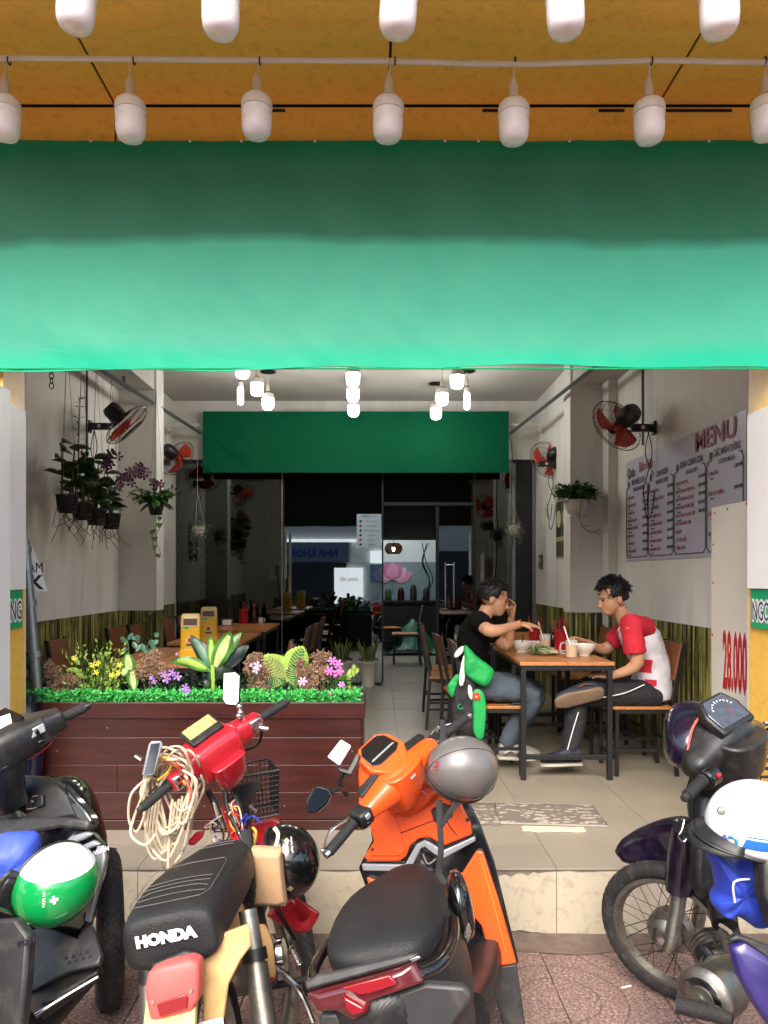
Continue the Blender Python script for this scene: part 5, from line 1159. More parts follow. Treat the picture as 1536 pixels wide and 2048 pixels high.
# ---------------------------------------------------------------- old red and yellow moped
K = Bike('moped', 'old red and yellow moped with a black seat reading HONDA', -.385, 2.62, -1.5, -12)
K.loft('seat', 'seat_leather', [(-.615, .655, .118, .062, 4, .95), (-.612, .655, .128, .07, 4, .95), (-.56, .668, .142, .076, 3.6, .92), (-.42, .675, .150, .078, 3.4, .9), (-.26, .665, .152, .074, 3.4, .88), (-.12, .65, .142, .066, 3.2, .86), (-.0, .645, .112, .058, 3, .85), (.06, .645, .085, .05, 2.8, .8), (.085, .64, .05, .035, 2.5, .8)], 32, sub=1)
# stitching on the seat top
def seat_top(x, y): return V((x, y, (.7505 if y > -.5 else .7455)-.10*max(0, y+.30)**1.5-.25*abs(x)**2.2*1.2))
def stitch(pts): K.tube('stitching', 'stitch', [seat_top(*p) for p in pts], .0010, 4, sm=0)
for y in (-.53, -.50, -.47, -.44): stitch([(-.095+.19*q/8, y+.012*math.sin(q*PI/8)) for q in range(9)])
stitch([(-.105, -.565), (-.02, -.572), (.09, -.565), (.108, -.53), (.112, -.34), (.10, -.31), (-.0, -.305), (-.10, -.31), (-.112, -.34), (-.112, -.53), (-.105, -.565)])
for y in (-.17, -.14): stitch([(-.095+.19*q/6, y) for q in range(7)])
text('lettering', 'HONDA', .038, MATS['white_paint'], frame((-.004, -.6205, .672), (1, 0, 0), (0, .06, 1)), K.P, .0012, sx=1.12, bold=.0026)
K.loft('frame_body', 'yellow_paint', [(-.63, .545, .055, .055, 3.5, .9), (-.58, .53, .085, .075, 3.5, .9), (-.45, .51, .105, .09, 3.5, .9), (-.25, .50, .11, .10, 3.5, .9), (-.08, .50, .08, .09, 3)], 20, sub=1)
b = B(); secs = []
for k in range(16):
    a = R(-25+k*9.5); yy, zz_ = -.5-math.cos(a)*.315, .27+math.sin(a)*.315
    d_ = V((0, -math.cos(a), math.sin(a))); secs.append(ring((0, yy, zz_), (1, 0, 0), d_, .068, .014, 16, 4))
b.loft(secs).obj('rear_mudguard', MATS['yellow_paint'], K.P)
K.tp('side_cover', 'yellow_paint', [(496, 1850), (526, 1848), (540, 1880), (548, 1955), (538, 1968), (518, 1975), (508, 1930), (500, 1890)], (.135, -.2, .45), (1, -.55, .15), .02, 0, .006, bul=.012)
K.tp('side_cover_base', 'red_paint', [(508, 1925), (548, 1957), (537, 1970), (517, 1978)], (.135, -.2, .45), (1, -.55, .15), .008, .018, .002)
# tail light
K.tp('tail_light_base', 'grey_plastic', [(306, 1927), (372, 1900), (402, 1908), (408, 1925), (405, 2000), (395, 2014), (312, 2032), (297, 1960)], (0, -.66, .5), (0, -1, .12), .02, -.01, .005)
K.tp('tail_light', 'pink_red', [(303, 1936), (330, 1924), (384, 1910), (403, 1918), (405, 1935), (404, 1990), (390, 2014), (318, 2036), (306, 2030), (296, 1970)], (0, -.66, .5), (0, -1, .12), .055, .028, .012, seg=3, bul=.008)
K.tp('tail_reflector', 'red_lens_bright', [(314, 2008), (370, 1988), (376, 1994), (374, 2016), (320, 2034)], (0, -.66, .5), (0, -1, .12), .006, .068, .002)
for px, py in ((306, 2004), (382, 1982)): B().lathe([(.006, 0), (.005, .003)], 10, zto(K.on(px, py, V((0, -.66, .5))+V((0, -1, .12))*.064, (0, -1, .12)), (0, -1, .1))).obj('screw', MATS['chrome'], K.P)
K.tp('number_plate', 'plate_white', [(396, 2046), (446, 2034), (452, 2080), (400, 2090)], (.05, -.68, .4), (.15, -1, .1), .004, 0, .001)
K.tube('grab_loop', 'black_steel', [K.at(310, 1898, 2.06), K.at(290, 1905, 2.04), K.at(284, 1922, 2.03), K.at(292, 1930, 2.03), K.at(312, 1922, 2.05)], .008)
K.tp('tail_panel', 'yellow_paint', [(310, 1903), (400, 1882), (500, 1846), (503, 1890), (482, 1918), (458, 1965), (444, 2070), (404, 2070), (408, 1935), (402, 1915), (330, 1925), (306, 1932)], (0, -.62, .5), (.25, -1, .15), .02, -.01, .006)
# rear shock absorbers
for sg in (1, -1):
    a, c_, e = V((sg*.148, -.36, .60)), V((sg*.158, -.43, .42)), V((sg*.165, -.50, .25))
    B().tube([a, c_], .027, 18).obj('shock_cover', MATS['alu'], K.P); B().tube([c_-(c_-a)*.25, e], .033, 18).obj('shock_absorber', MATS['alu'], K.P); B().tube([a.lerp(c_, .55), a.lerp(c_, .72)], .036, 16).obj('clamp', MATS['black_plastic'], K.P)
K.wheel((0, -.5, .27), .275, .036, rim='alu', hub=.06)
# engine
B().lathe([(.02, -.12), (.07, -.115), (.085, -.09), (.09, .08), (.075, .11), (.03, .125)], 24, zto((.0, -.05, .30), (1, 0, 0))).obj('crankcase', MATS['alu'], K.P)
B().lathe([(.02, .10), (.055, .13), (.052, .15), (.02, .155)], 20, zto((.0, -.03, .30), (1, 0, 0))).obj('clutch_cover', MATS['chrome'], K.P)
for k in range(7): B().box((0, .07+.016*k, .31), (.12, .006, .12)).obj('cooling_fin', MATS['alu'], K.P, 0)
K.tube('exhaust_pipe', 'alu', [(.06, .18, .28), (.12, .1, .16), (.15, -.2, .14), (.16, -.62, .2)], [.016, .018, .03, .034], 12)
sp_ = []
a, e = K.at(583, 1895, 2.52), K.at(600, 1930, 2.47); d_ = (e-a); u_ = d_.cross(V((0, 1, 0))).normalized(); w_ = d_.cross(u_).normalized()
for q in range(60): sp_.append(a+d_*q/60+(u_*math.cos(q*.9)+w_*math.sin(q*.9))*.009)
K.tube('brake_spring', 'chrome', sp_, .002, 4, sm=0); K.tube('kick_lever', 'chrome', [(.12, -.1, .3), (.19, -.12, .22), (.22, -.14, .12)], .009); B().tube([(-.2, -.02, .2), (.24, -.02, .2)], .012, 10).obj('foot_peg', MATS['rubber'], K.P)
B().tube([(-.1, -.02, .22), (-.2, .02, .015)], .009, 8).obj('side_stand', MATS['black_steel'], K.P)
# downtube, steering column, fork
K.tube('downtube', 'red_paint', [K.at(462, 1612, 2.90), K.at(472, 1650, 2.86), K.at(488, 1700, 2.80), (.0, .04, .42)], [.04, .036, .045, .06], 14)
K.tube('wiring', 'black_plastic', [K.at(450, 1580, 2.82), K.at(455, 1620, 2.80), K.at(475, 1660, 2.78), K.at(492, 1700, 2.75)], .008); K.tube('wiring', 'cable_yellow', [K.at(434, 1625, 2.84), K.at(440, 1645, 2.82), K.at(450, 1665, 2.8)], .004)
K.tube('wiring', 'black_plastic', [K.at(470, 1590, 2.84), K.at(480, 1620, 2.80), K.at(486, 1655, 2.78)], .009); K.tube('wiring', 'black_plastic', [K.at(415, 1580, 2.86), K.at(430, 1610, 2.86), K.at(448, 1660, 2.8)], .012)
K.tube('wiring', 'cable_yellow', [K.at(505, 1655, 2.74), K.at(512, 1665, 2.73), K.at(508, 1690, 2.72)], .005); K.tube('wiring', 'blue_print', [K.at(492, 1640, 2.78), K.at(506, 1632, 2.76), K.at(520, 1645, 2.76)], .004)
K.tube('ignition_key', 'chrome', [K.at(500, 1612, 2.8), K.at(514, 1625, 2.78)], .006); K.loft('battery_box', 'black_plastic', [(.02, .47, .07, .07, 4, 1, .03), (.16, .48, .07, .07, 4, 1, .03)], 12)
K.tp('leg_shield_stub', 'red_paint', [(378, 1680), (392, 1664), (410, 1660), (405, 1675), (390, 1690), (378, 1690)], K.at(392, 1675, 2.8), (0, -1, .2), .02, 0, .004)
for dx in (0, 1): K.tube('fork_leg', 'alu', [K.at(500+dx*45, 1690, 3.0), K.at(540+dx*40, 1790, 3.05), K.at(570+dx*22, 1900, 3.08)], .018, 10)
# front mudguard: curved red flap seen from behind, and wheel
FM = K.at(590, 1830, 2.98)
K.tp('front_mudguard', 'red_paint', [(532, 1830), (560, 1800), (588, 1786), (600, 1800), (612, 1806), (640, 1826), (634, 1840), (618, 1866), (602, 1872), (585, 1858), (560, 1850)], FM, (-.15, -1, .35), .016, 0, .006, bul=.02)
K.tp('mudguard_fold', 'red_paint', [(590, 1788), (600, 1800), (638, 1826), (604, 1848), (592, 1838)], FM, (-.15, -1, .35), .012, .022, .004)
K.wheel(K.at(596, 1880, 3.16), .27, .034, K.I.to_3x3() @ V((.96, .28, .1)), rim='alu')
K.loft('front_mudguard_top', 'red_paint', [(.36, .46, .06, .02, 3, 1, .08), (.5, .57, .065, .025, 3, 1, .05), (.68, .55, .06, .025, 3, 1, .02), (.8, .47, .045, .02, 3, 1, 0)], 14)
for k in range(3): K.tube('brake_cable', 'black_plastic', [K.at(490+k*6, 1690, 2.8), K.at(545+k*5, 1810, 2.85), K.at(588+k*2, 1880, 2.95)], .003)
# handlebar group
K.hbframe(at(283, 1612, 2.60), at(567, 1404, 2.98), (-.22, -.3, 1)); h = K.hl
K.grips(gl=.12, lever='dark_metal', endm='rubber')
rings = [ring((x, y, z), (0, 1, 0), (0, 0, 1), ry, rz, 20, e) for x, y, z, ry, rz, e in ((-.205, .005, 0, .03, .03, 3.5), (-.16, .01, .0, .036, .036, 4), (-.095, .03, -.005, .045, .045, 4), (-.085, .04, -.02, .075, .07, 4), (.0, .05, -.025, .085, .08, 4.5), (.085, .04, -.02, .075, .07, 4), (.095, .03, -.005, .045, .045, 4), (.16, .01, 0, .036, .036, 4), (.205, .005, 0, .03, .03, 3.5))]
K.hb('handlebar_cover', 'red_paint', B().loft(rings), 30, .006)
K.hb('headlamp_nacelle', 'red_paint', B().loft([ring((0, -.045, -.03), (1, 0, 0), (0, 1, 0), .07, .035, 16, 4), ring((0, -.03, -.10), (1, 0, 0), (0, 1, 0), .06, .035, 16, 4), ring((0, .0, -.15), (1, 0, 0), (0, 1, 0), .04, .03, 16, 4)]), 30, .006)
dn = (0, -.42, 1)
K.hb('speedometer_frame', 'black_plastic', hplate(K, [(-.068, -.03), (.068, -.03), (.068, .055), (-.068, .055)], (0, .045, .066), dn, .022), 40, .004)
K.hb('speedometer', 'lcd', hplate(K, [(-.06, -.005), (.06, -.005), (.06, .05), (-.06, .05)], (0, .045, .0745), dn, .01), 40, .001)
K.hb('speedometer_dial', 'paper', B().tube([(.035*math.cos(a), .045+.02*math.sin(a)+.016, .0805+.42*(.0+.02*math.sin(a)+.016)*.93) for a in [q*PI/8 for q in range(9)]], .0012, 3), 0)
for sg in (-1, 1): K.hb('switch_housing', 'chrome', B().box((sg*(h-.15), .0, .0), (.055, .055, .055)), 40, .008)
K.hb('switch_lever', 'chrome', B().tube([(h-.15, -.03, -.01), (h-.13, -.05, -.025)], [.01, .013], 10)); K.hb('indicator_switch', 'orange_lens', B().ell((-(h-.16), -.032, -.012), .011, 10, 6))
mc = K.at(463, 1378, 2.86)
mo = K.tp('mirror', 'black_plastic', [(447, 1345), (470, 1343), (481, 1350), (480, 1405), (474, 1412), (452, 1411), (445, 1400)], mc, (.15, -1, .1), .014, -.007, .004)
K.tp('mirror_back', 'paper', [(448, 1347), (470, 1345), (479, 1352), (477, 1402), (472, 1410), (452, 1408), (446, 1398)], mc, (.15, -1, .1), .003, .004, .001, par=mo)
for k in range(5): K.tube('scribble', 'screen_dark', [K.on(449, 1362+k*9, mc+V((0, -.008, 0)), (.15, -1, .1)), K.on(476, 1359+k*9+random.uniform(-2, 2), mc+V((0, -.008, 0)), (.15, -1, .1))], .0006, 3, par=mo, sm=0)
K.tube('mirror_stem', 'chrome', [K.at(478, 1408, 2.86), K.at(481, 1425, 2.87), K.at(490, 1440, 2.88)], .008, par=mo)
for px, py in ((479, 1413), (481, 1425), (478, 1432)): B().ell(K.at(px, py, 2.855), .012, 10, 6).obj('mirror_joint', MATS['chrome'], mo)
mc = K.at(304, 1516, 2.62)
mo = K.tp('mirror', 'steel', [(283, 1550), (298, 1488), (303, 1482), (322, 1481), (326, 1487), (310, 1548), (304, 1552)], mc, (.2, -1, .1), .012, -.007, .003)
K.tp('mirror_glass', 'screen_dark', [(288, 1549), (302, 1488), (320, 1486), (306, 1548)], mc, (.2, -1, .1), .003, .002, .0, par=mo)
K.tube('mirror_stem', 'chrome', [K.at(284, 1520, 2.63), K.at(272, 1512, 2.64)], .009, par=mo); K.tube('mirror_stem', 'chrome', [K.at(308, 1548, 2.64), K.at(316, 1562, 2.66), K.at(326, 1575, 2.68)], .006, par=mo)
K.tube('brake_cable', 'black_plastic', [K.at(520, 1452, 2.92), K.at(523, 1470, 2.93), K.at(512, 1492, 2.95), K.at(470, 1512, 2.95), K.at(468, 1560, 2.95)], .005)
K.tube('cable_guard', 'dark_metal', [K.at(440, 1465, 2.98), K.at(462, 1445, 3.0), K.at(470, 1440, 3.0), K.at(474, 1444, 3.0)], .004)
# wire basket in front of the column
bc = K.at(500, 1582, 3.12); Mi3 = K.I.to_3x3(); bx_, by_, bz_ = Mi3 @ V((1, .35, .1)).normalized(), Mi3 @ V((-.35, 1, 0)).normalized(), Mi3 @ V((-.15, .0, 1)).normalized()
b = B(); W0, D0, H0 = .11, .10, .18
def bp(u, v, w): k_ = .78+.22*(w+1)/2; return bc+bx_*u*W0*k_+by_*v*D0*k_+bz_*w*H0*.5
for w in [-1+2*q/9 for q in range(10)]: b.tube([bp(-1, -1, w), bp(1, -1, w), bp(1, 1, w), bp(-1, 1, w)], .0018 if abs(w) < .99 else .005, 4, closed=True)
for q in range(13):
    u = -1+2*q/12
    for v in (-1, 1): b.tube([bp(u, v, -1), bp(u, v, 1)], .0018, 4); b.tube([bp(v, u, -1), bp(v, u, 1)], .0018, 4)
    b.tube([bp(u, -1, -1), bp(u, 1, -1)], .0018, 4)
b.obj('basket', MATS['black_steel'], K.P, 0); K.tp('basket_panel', 'black_plastic', [(462, 1575), (520, 1560), (524, 1570), (500, 1600), (498, 1650), (488, 1660), (478, 1620)], K.at(490, 1590, 3.0), (0, -1, .1), .01, 0, .002)
# cable coil hanging on the left grip
cc = at(338, 1585, 2.70); t = thing('cable_coil', 'tangled beige cable coil hanging on the left grip of the moped', 'cable', cc); random.seed(5)
P2 = lambda px, py, dy=0: at(px, py, 2.70+dy)-cc
for k in range(11):
    cx_, cy_ = random.gauss(343, 9), random.uniform(1555, 1600); w = random.uniform(34, 52); hh_ = random.uniform(44, 72); lo = random.choice((0, 0, 40, 70)); pts = []
    for q in range(12):
        a = 2*PI*q/12+random.uniform(-.12, .12); pts.append(P2(cx_+w*math.cos(a)*(1-.3*(math.sin(a) > .5)), cy_+(hh_+(lo if math.sin(a) > 0 else 0))*math.sin(a)+random.gauss(0, 3), random.uniform(-.07, .07)+.03*math.cos(a*2)))
    B().tube(crv(pts, 5, True), .0046, 6, closed=True).obj('cable', MATS['cable_beige'], t)
for col_, pts in (('cable_beige', [(300, 1530), (285, 1590), (268, 1635), (262, 1670), (290, 1690), (312, 1668)]), ('cable_beige', [(345, 1600), (340, 1650), (336, 1735)]), ('cable_red', [(330, 1520), (352, 1528), (372, 1560), (382, 1590), (380, 1610)]), ('cable_yellow', [(315, 1530), (325, 1515), (345, 1522), (335, 1545), (316, 1560)]), ('cable_beige', [(290, 1560), (262, 1590), (258, 1640), (275, 1662), (300, 1600)]), ('cable_beige', [(365, 1540), (392, 1560), (388, 1590), (372, 1640), (335, 1720), (300, 1690), (290, 1650)])):
    B().tube(crv([P2(x, y, random.uniform(-.08, -.03)) for x, y in pts], 6), .0048, 6).obj('cable', MATS[col_], t)
for k in range(4): 
    cx_, cy_ = 322+k*7, 1700-k*6; B().tube(crv([P2(cx_-22, cy_-90), P2(cx_-30, cy_-20), P2(cx_-12, cy_+18), P2(cx_+10, cy_-15), P2(cx_+22, cy_-90)], 6), .0045, 6).obj('cable', MATS['cable_beige'], t)
# tan zip pouch and black helmet
c = at(535, 1745, 2.62); t = thing('tan_pouch', 'flat tan zip pouch hanging beside the seat of the moped', 'pouch', c); b = B()
ou = [(502, 1695), (563, 1698), (568, 1760), (574, 1808), (560, 1814), (505, 1812), (508, 1760)]
fr_ = [at(x, y, 2.60)-c for x, y in ou]; k = len(ou); cf = sum(fr_, V())/k
b.add([p+V((0, .03, 0)) for p in fr_]+fr_+[p.lerp(cf, .2)+V((0, -.02, 0)) for p in fr_], [tuple(range(k-1, -1, -1)), tuple(range(2*k, 3*k))]+[(i, (i+1) % k, k+(i+1) % k, k+i) for i in range(k)]+[(k+i, k+(i+1) % k, 2*k+(i+1) % k, 2*k+i) for i in range(k)])
b.obj('pouch_body', MATS['bag_tan'], t, 60, bevel=.006, seg=3); B().tube([at(568, 1812, 2.585)-c, at(567, 1833, 2.585)-c], .005, 6, flat=.5).obj('zip_pull', MATS['chrome'], t); B().tube([at(506, 1812, 2.592)-c, at(572, 1810, 2.592)-c], .003, 6).obj('zip', MATS['dark_metal'], t)
def ex_black(t, r):
    B().box((0, 0, 0), (.001, .001, .001)).obj('rivet', MATS['chrome'], t)
hb_, hM = helmet('glossy black helmet with small stickers behind the tan pouch', at(572, 1722, 2.78), (.92, -.1, .25), (.1, -.2, -1), MATS['black_gloss'], .122, peak=None, z0=-.3, extra=None)
for s2, px, py, sz in (('andes', 572, 1695, .024), ('safety helmet', 583, 1690, .011)):
    text('lettering', s2, sz, MATS['white_paint'], hframe2(hM, .122, px, py, (.02, 0, 1), .002), hb_, .0008)
for px, py in ((573, 1682), (580, 1777)):
    B().plate([(-.012, 0), (0, -.012), (.012, 0), (0, .012)], .002, hframe2(hM, .122, px, py, (1, 0, 0), .001)).obj('sticker', MATS['lcd'], hb_, 0)
strapped('helmet_strap', 'beige strap of the black helmet beside the moped', [at(548, 1655, 2.7), at(556, 1668, 2.68), at(552, 1690, 2.66), at(545, 1700, 2.66)], .014, 'cable_beige')
B_ = thing('helmet_strap', 'black webbing strap between moped seat and tan pouch', 'strap', at(497, 1690, 2.66)); B().tube([at(492, 1660, 2.68)-B_.location, at(497, 1690, 2.66)-B_.location, at(497, 1720, 2.64)-B_.location], .02, 10, flat=.5).obj('webbing', MATS['strap'], B_)

# ---------------------------------------------------------------- black scooter at the left edge
K = Bike('motor_scooter', 'black scooter with green and white helmet at the left edge', -1.142, 2.245, -13.8, -9.4, 1.05)
SP, SN = (0, .37, .6), (-.1, -1, .3)
K.wheel(K.I @ V((-1.005, 2.90, .272)), .272, .05, K.I.to_3x3() @ V((.93, .36, .0)), spokes=False, rim='black_plastic')
K.loft('front_fairing', 'black_gloss', [(.36, .60, .20, .22, 3.5, .8), (.46, .63, .20, .22, 3, .75), (.56, .66, .15, .18, 2.8, .7), (.64, .67, .06, .1, 2.5, .7)], 28, sub=1)
K.tp('inner_panel', 'black_plastic', [(-60, 1560), (20, 1548), (90, 1552), (130, 1570), (150, 1590), (185, 1628), (190, 1645), (160, 1640), (60, 1655), (-60, 1690)], SP, SN, .05, .0, .012, seg=3, bul=.012)
K.tp('visor', 'screen_dark', [(132, 1568), (150, 1588), (180, 1620), (193, 1640), (188, 1652), (160, 1638), (145, 1605)], SP, SN, .04, .018, .008)
K.tp('key_panel', 'chrome', [(52, 1606), (62, 1594), (78, 1590), (82, 1602), (78, 1616), (54, 1620)], SP, SN, .01, .042, .003)
K.tp('key_cover', 'black_plastic', [(77, 1594), (88, 1590), (88, 1612), (75, 1616)], SP, SN, .014, .044, .003); K.tp('key_knob', 'black_plastic', [(60, 1602), (65, 1600), (66, 1605), (61, 1606)], SP, SN, .012, .046, .001)
K.tp('charger_panel', 'blue_sign', [(10, 1618), (30, 1608), (36, 1618), (16, 1628)], SP, SN, .01, .044, .002)
K.tp('pocket_lip', 'grey_plastic', [(-60, 1650), (60, 1632), (140, 1634), (188, 1640), (186, 1660), (130, 1655), (60, 1668), (-60, 1700)], SP, SN, .05, .022, .01)
K.tp('pocket', 'black_plastic', [(-60, 1690), (60, 1664), (130, 1655), (184, 1660), (150, 1690), (90, 1720), (-60, 1760)], SP, SN, .03, -.02, .006)
K.tp('lower_panel', 'black_gloss', [(100, 1705), (150, 1672), (185, 1662), (212, 1690), (212, 1712), (180, 1850), (160, 1880), (120, 1868), (60, 1860), (60, 1760)], SP, SN, .04, -.01, .01)
K.tp('trim', 'silver_plastic', [(112, 1700), (145, 1672), (178, 1662), (188, 1668), (172, 1678), (140, 1690), (120, 1708)], SP, SN, .02, .02, .006)
K.tp('trim', 'silver_plastic', [(140, 1712), (150, 1698), (190, 1680), (203, 1688), (170, 1702)], SP, SN, .02, .016, .006)
K.tp('side_trim', 'silver_plastic', [(196, 1692), (210, 1690), (212, 1715), (182, 1845), (172, 1842)], SP, SN, .015, .014, .004)
text('lettering', 'VISION', .02, MATS['white_paint'], frame(K.on(203, 1702, V(SP)+V(SN)*.026, SN), (1, -.1, .25), (-.2, .2, 1)), K.P, .001)
K.tp('foot_panel', 'grey_plastic', [(30, 1850), (110, 1860), (160, 1880), (185, 1850), (206, 1912), (200, 1930), (140, 1945), (60, 1990), (20, 1960)], (0, .2, .33), (-.15, -.75, .75), .02, 0, .005)
K.tp('floorboard', 'black_plastic', [(108, 1900), (140, 1930), (205, 1935), (200, 1950), (150, 1985), (90, 2030), (60, 2060), (20, 2060), (50, 1960)], (0, .1, .27), (-.1, -.4, 1), .03, -.02, .006)
for i in range(4):
    for j in range(2): B().ell(K.on(132+i*14+j*6, 1916+j*9-i*4, V((0, .2, .33))+V((-.15, -.75, .75)).normalized()*.012, (-.15, -.75, .75)), .005, 8, 5).obj('floor_stud', MATS['rubber'], K.P)
for k in range(5): K.tube('floor_rib', 'rubber', [K.on(140-k*14, 1975+k*8, V((0, .1, .27)), (-.1, -.4, 1)), K.on(188-k*14, 1950+k*10, V((0, .1, .27)), (-.1, -.4, 1))], .004, 5, sm=0)
K.tube('floor_edge', 'chrome', [K.on(70, 2030, V((0, .1, .275)), (-.1, -.4, 1)), K.on(130, 1992, V((0, .1, .275)), (-.1, -.4, 1)), K.on(196, 1953, V((0, .1, .275)), (-.1, -.4, 1))], .005)
K.loft('floor_pan', 'black_plastic', [(.40, .24, .15, .06, 4), (.1, .22, .19, .05, 4), (-.3, .25, .19, .06, 4)], 18)
K.tp('frame_cover', 'grey_plastic', [(-30, 1840), (40, 1835), (66, 1870), (60, 1960), (50, 2060), (-30, 2060)], (0, -.02, .42), (0, -1, .3), .04, 0, .01)
K.tube('crash_bar', 'chrome', [K.at(36, 1832, 2.42), K.at(46, 1860, 2.38), K.at(60, 1920, 2.36), K.at(58, 1942, 2.36)], .008); K.tube('crash_bar', 'chrome', [K.at(-10, 1815, 2.3), K.at(18, 1826, 2.34), K.at(36, 1832, 2.4)], .007); K.tube('crash_bar', 'chrome', [K.at(34, 1870, 2.4), K.at(28, 1940, 2.32), K.at(22, 2010, 2.25), K.at(40, 2060, 2.2)], .009)
text('lettering', 'PGM-FI', .022, MATS['dark_print'], frame(K.on(55, 1884, V((0, -.02, .42))+V((0, -1, .3))*.024, (0, -1, .3)), (1, 0, .2), (-.2, .3, 1)), K.P, .001)
K.loft('rear_body', 'black_plastic', [(-.8, .68, .1, .06, 3), (-.6, .6, .17, .14, 3), (-.25, .54, .18, .18, 3), (-.08, .5, .14, .16, 3)], 20, sub=1); K.loft('seat', 'seat_leather', [(-.72, .78, .1, .04, 3), (-.45, .78, .15, .06, 3), (-.2, .75, .14, .055, 3), (-.04, .73, .07, .04, 2.5)], 20, sub=1); K.wheel((0, -.6, .27), .27, .055, spokes=False, rim='black_plastic')
# handlebar group
K.hbframe(at(-168, 1590, 2.42), at(168, 1412, 2.72), (-.22, -.35, 1)); h = K.hl
K.grips(gl=.125, lever='chrome', endm='black_steel', sides=(-1, 1))
rings = [ring((x, y, z), (0, 1, 0), (0, 0, 1), ry, rz, 20, e) for x, y, z, ry, rz, e in ((-.19, .0, 0, .035, .035, 3.5), (-.12, .02, .0, .06, .045, 3.5), (-.05, .04, .0, .10, .065, 3.5), (.05, .04, .0, .10, .065, 3.5), (.12, .02, .0, .06, .045, 3.5), (.19, 0, 0, .035, .035, 3.5))]
K.hb('handlebar_cover', 'black_plastic', B().loft(rings), 35, .004)
K.hb('dash_screen', 'screen_dark', hplate(K, [(-.09, -.02), (-.05, -.05), (.05, -.05), (.09, -.02), (.06, .05), (-.06, .05)], (0, .03, .068), (0, -.5, 1), .014), 40, .003); K.hb('dash_display', 'paper', hplate(K, [(.0, -.03), (.05, -.03), (.06, .01), (.01, .02)], (0, .03, .077), (0, -.5, 1), .002), 0)
K.hb('steering_shroud', 'black_plastic', B().loft([ring((-.03, .0, -.03), (1, 0, 0), (0, 1, 0), .085, .06, 16, 3), ring((-.045, .02, -.12), (1, 0, 0), (0, 1, 0), .062, .05, 16, 3), ring((-.05, .06, -.22), (1, 0, 0), (0, 1, 0), .05, .05, 16, 3)]), 40, .006)
for sg in (1, -1): K.hb('switch_housing', 'grey_plastic', B().loft([ring((sg*(h-.20), -.0, 0), (0, 1, 0), (0, 0, 1), .05, .05, 16, 5), ring((sg*(h-.135), -.0, 0), (0, 1, 0), (0, 0, 1), .038, .042, 16, 5)]), 35, .005); K.hb('switch_plate', 'silver_plastic', hplate(K, [(-.028, -.014), (.025, -.014), (.03, .014), (-.024, .014)], (sg*(h-.17), -.043, .018), (0, -1, .3), .012), 40, .003); K.hb('switch_button', 'black_gloss', B().box((sg*(h-.17), -.053, .018), (.012, .012, .02)), 40, .002); K.hb('switch_button', 'black_gloss', B().box((sg*(h-.17), -.05, -.02), (.02, .012, .014)), 40, .002)
K.hb('brake_clamp', 'chrome', B().ell((h-.20, .03, .05), .014, 10, 6)); K.tube('brake_cable', 'red_paint', [K.at(105, 1475, 2.66), K.at(98, 1490, 2.64), K.at(70, 1512, 2.62), K.at(42, 1524, 2.6)], .003)
# green and white helmet
def m_green(wd):
    m, nt, p, oc = base('helmet_green_white'); sp = nn(nt, 'ShaderNodeSeparateXYZ'); nt.links.new(oc, sp.inputs[0])
    w = math_n(nt, 'ADD', math_n(nt, 'ADD', math_n(nt, 'MULTIPLY', sp.outputs[0], wd.x), math_n(nt, 'MULTIPLY', sp.outputs[1], wd.y)), math_n(nt, 'MULTIPLY', sp.outputs[2], wd.z)); g = math_n(nt, 'GREATER_THAN', w, .062)
    nt.links.new(mixc(nt, g, H('0f8a44'), H('dcdeda')), p.inputs['Base Color']); p.inputs['Roughness'].default_value = .18; p.inputs['Coat Weight'].default_value = .5; return m
hgw, hM = helmet('green and white helmet with a white cross hanging on the black scooter', at(112, 1768, 2.42), (.62, -.55, -.1), (-.75, -.6, -.55), MATS['paper'], .125, z0=-.3)
[c_ for c_ in hgw.children if c_.name.startswith('shell')][0].data.materials[0] = m_green(hM.to_3x3().inverted() @ V((.05, -.15, 1)).normalized())
def fv(u, v): a = (u-.5)*2.2; q = .118+v*.075*math.cos(a); return V((q*math.sin(a)*.9, q*math.cos(a)*1.04, -.03-v*.035*math.cos(a)))
B().grid(fv, 14, 4).obj('visor', MATS['black_plastic'], hgw, solid=.004)
F2 = hframe2(hM, .125, 108, 1800, (1, 0, .15))
B().bb((-.012, -.004, -.001), (.012, .004, .0015)).xf(F2).obj('cross_mark', MATS['white_paint'], hgw, 0); B().bb((-.004, -.012, -.001), (.004, .012, .0012)).xf(F2).obj('cross_mark', MATS['white_paint'], hgw, 0)
text('lettering', 'SÀI GÒN', .012, MATS['white_paint'], hframe2(hM, .125, 88, 1798, (0, 0, -1), .002), hgw, .001)
strapped('helmet_strap', 'black strap holding the green and white helmet to the scooter', [at(80, 1700, 2.5), at(68, 1705, 2.48), at(66, 1730, 2.46), at(76, 1760, 2.45)], .03)
def bundle(name, label, outline, Y, th, m, seed=0, amp=.02):
    c = at(sum(x for x, y in outline)/len(outline), sum(y for x, y in outline)/len(outline), Y); t = thing(name, label, 'raincoat', c, group='blue raincoats on the motorbikes'); P = [at(x, y, Y)-c for x, y in crv2(outline)]; b = B(); rings = []
    for s_, d_ in ((.05, -1), (.45, -.93), (.75, -.72), (.93, -.4), (1, 0), (.9, .5), (.5, .9), (.05, 1)):
        r_ = []
        for p in P:
            q = p*s_+V((0, d_*th, 0)); k_ = mnoise.noise(q*22+V((seed, 0, 0)))*amp+abs(mnoise.noise(q*11+V((seed+5, q.z*20, 0))))*amp*1.4; r_.append(q+V((0, -k_*(1 if d_ < .3 else 0), k_*.3)))
        rings.append(r_)
    b.loft(rings).obj('folded_cloth', MATS[m], t, 60, sub=1); return t, c
def crv2(o): return [(p.x, p.y) for p in crv([(x, y, 0) for x, y in o], 6, True)]
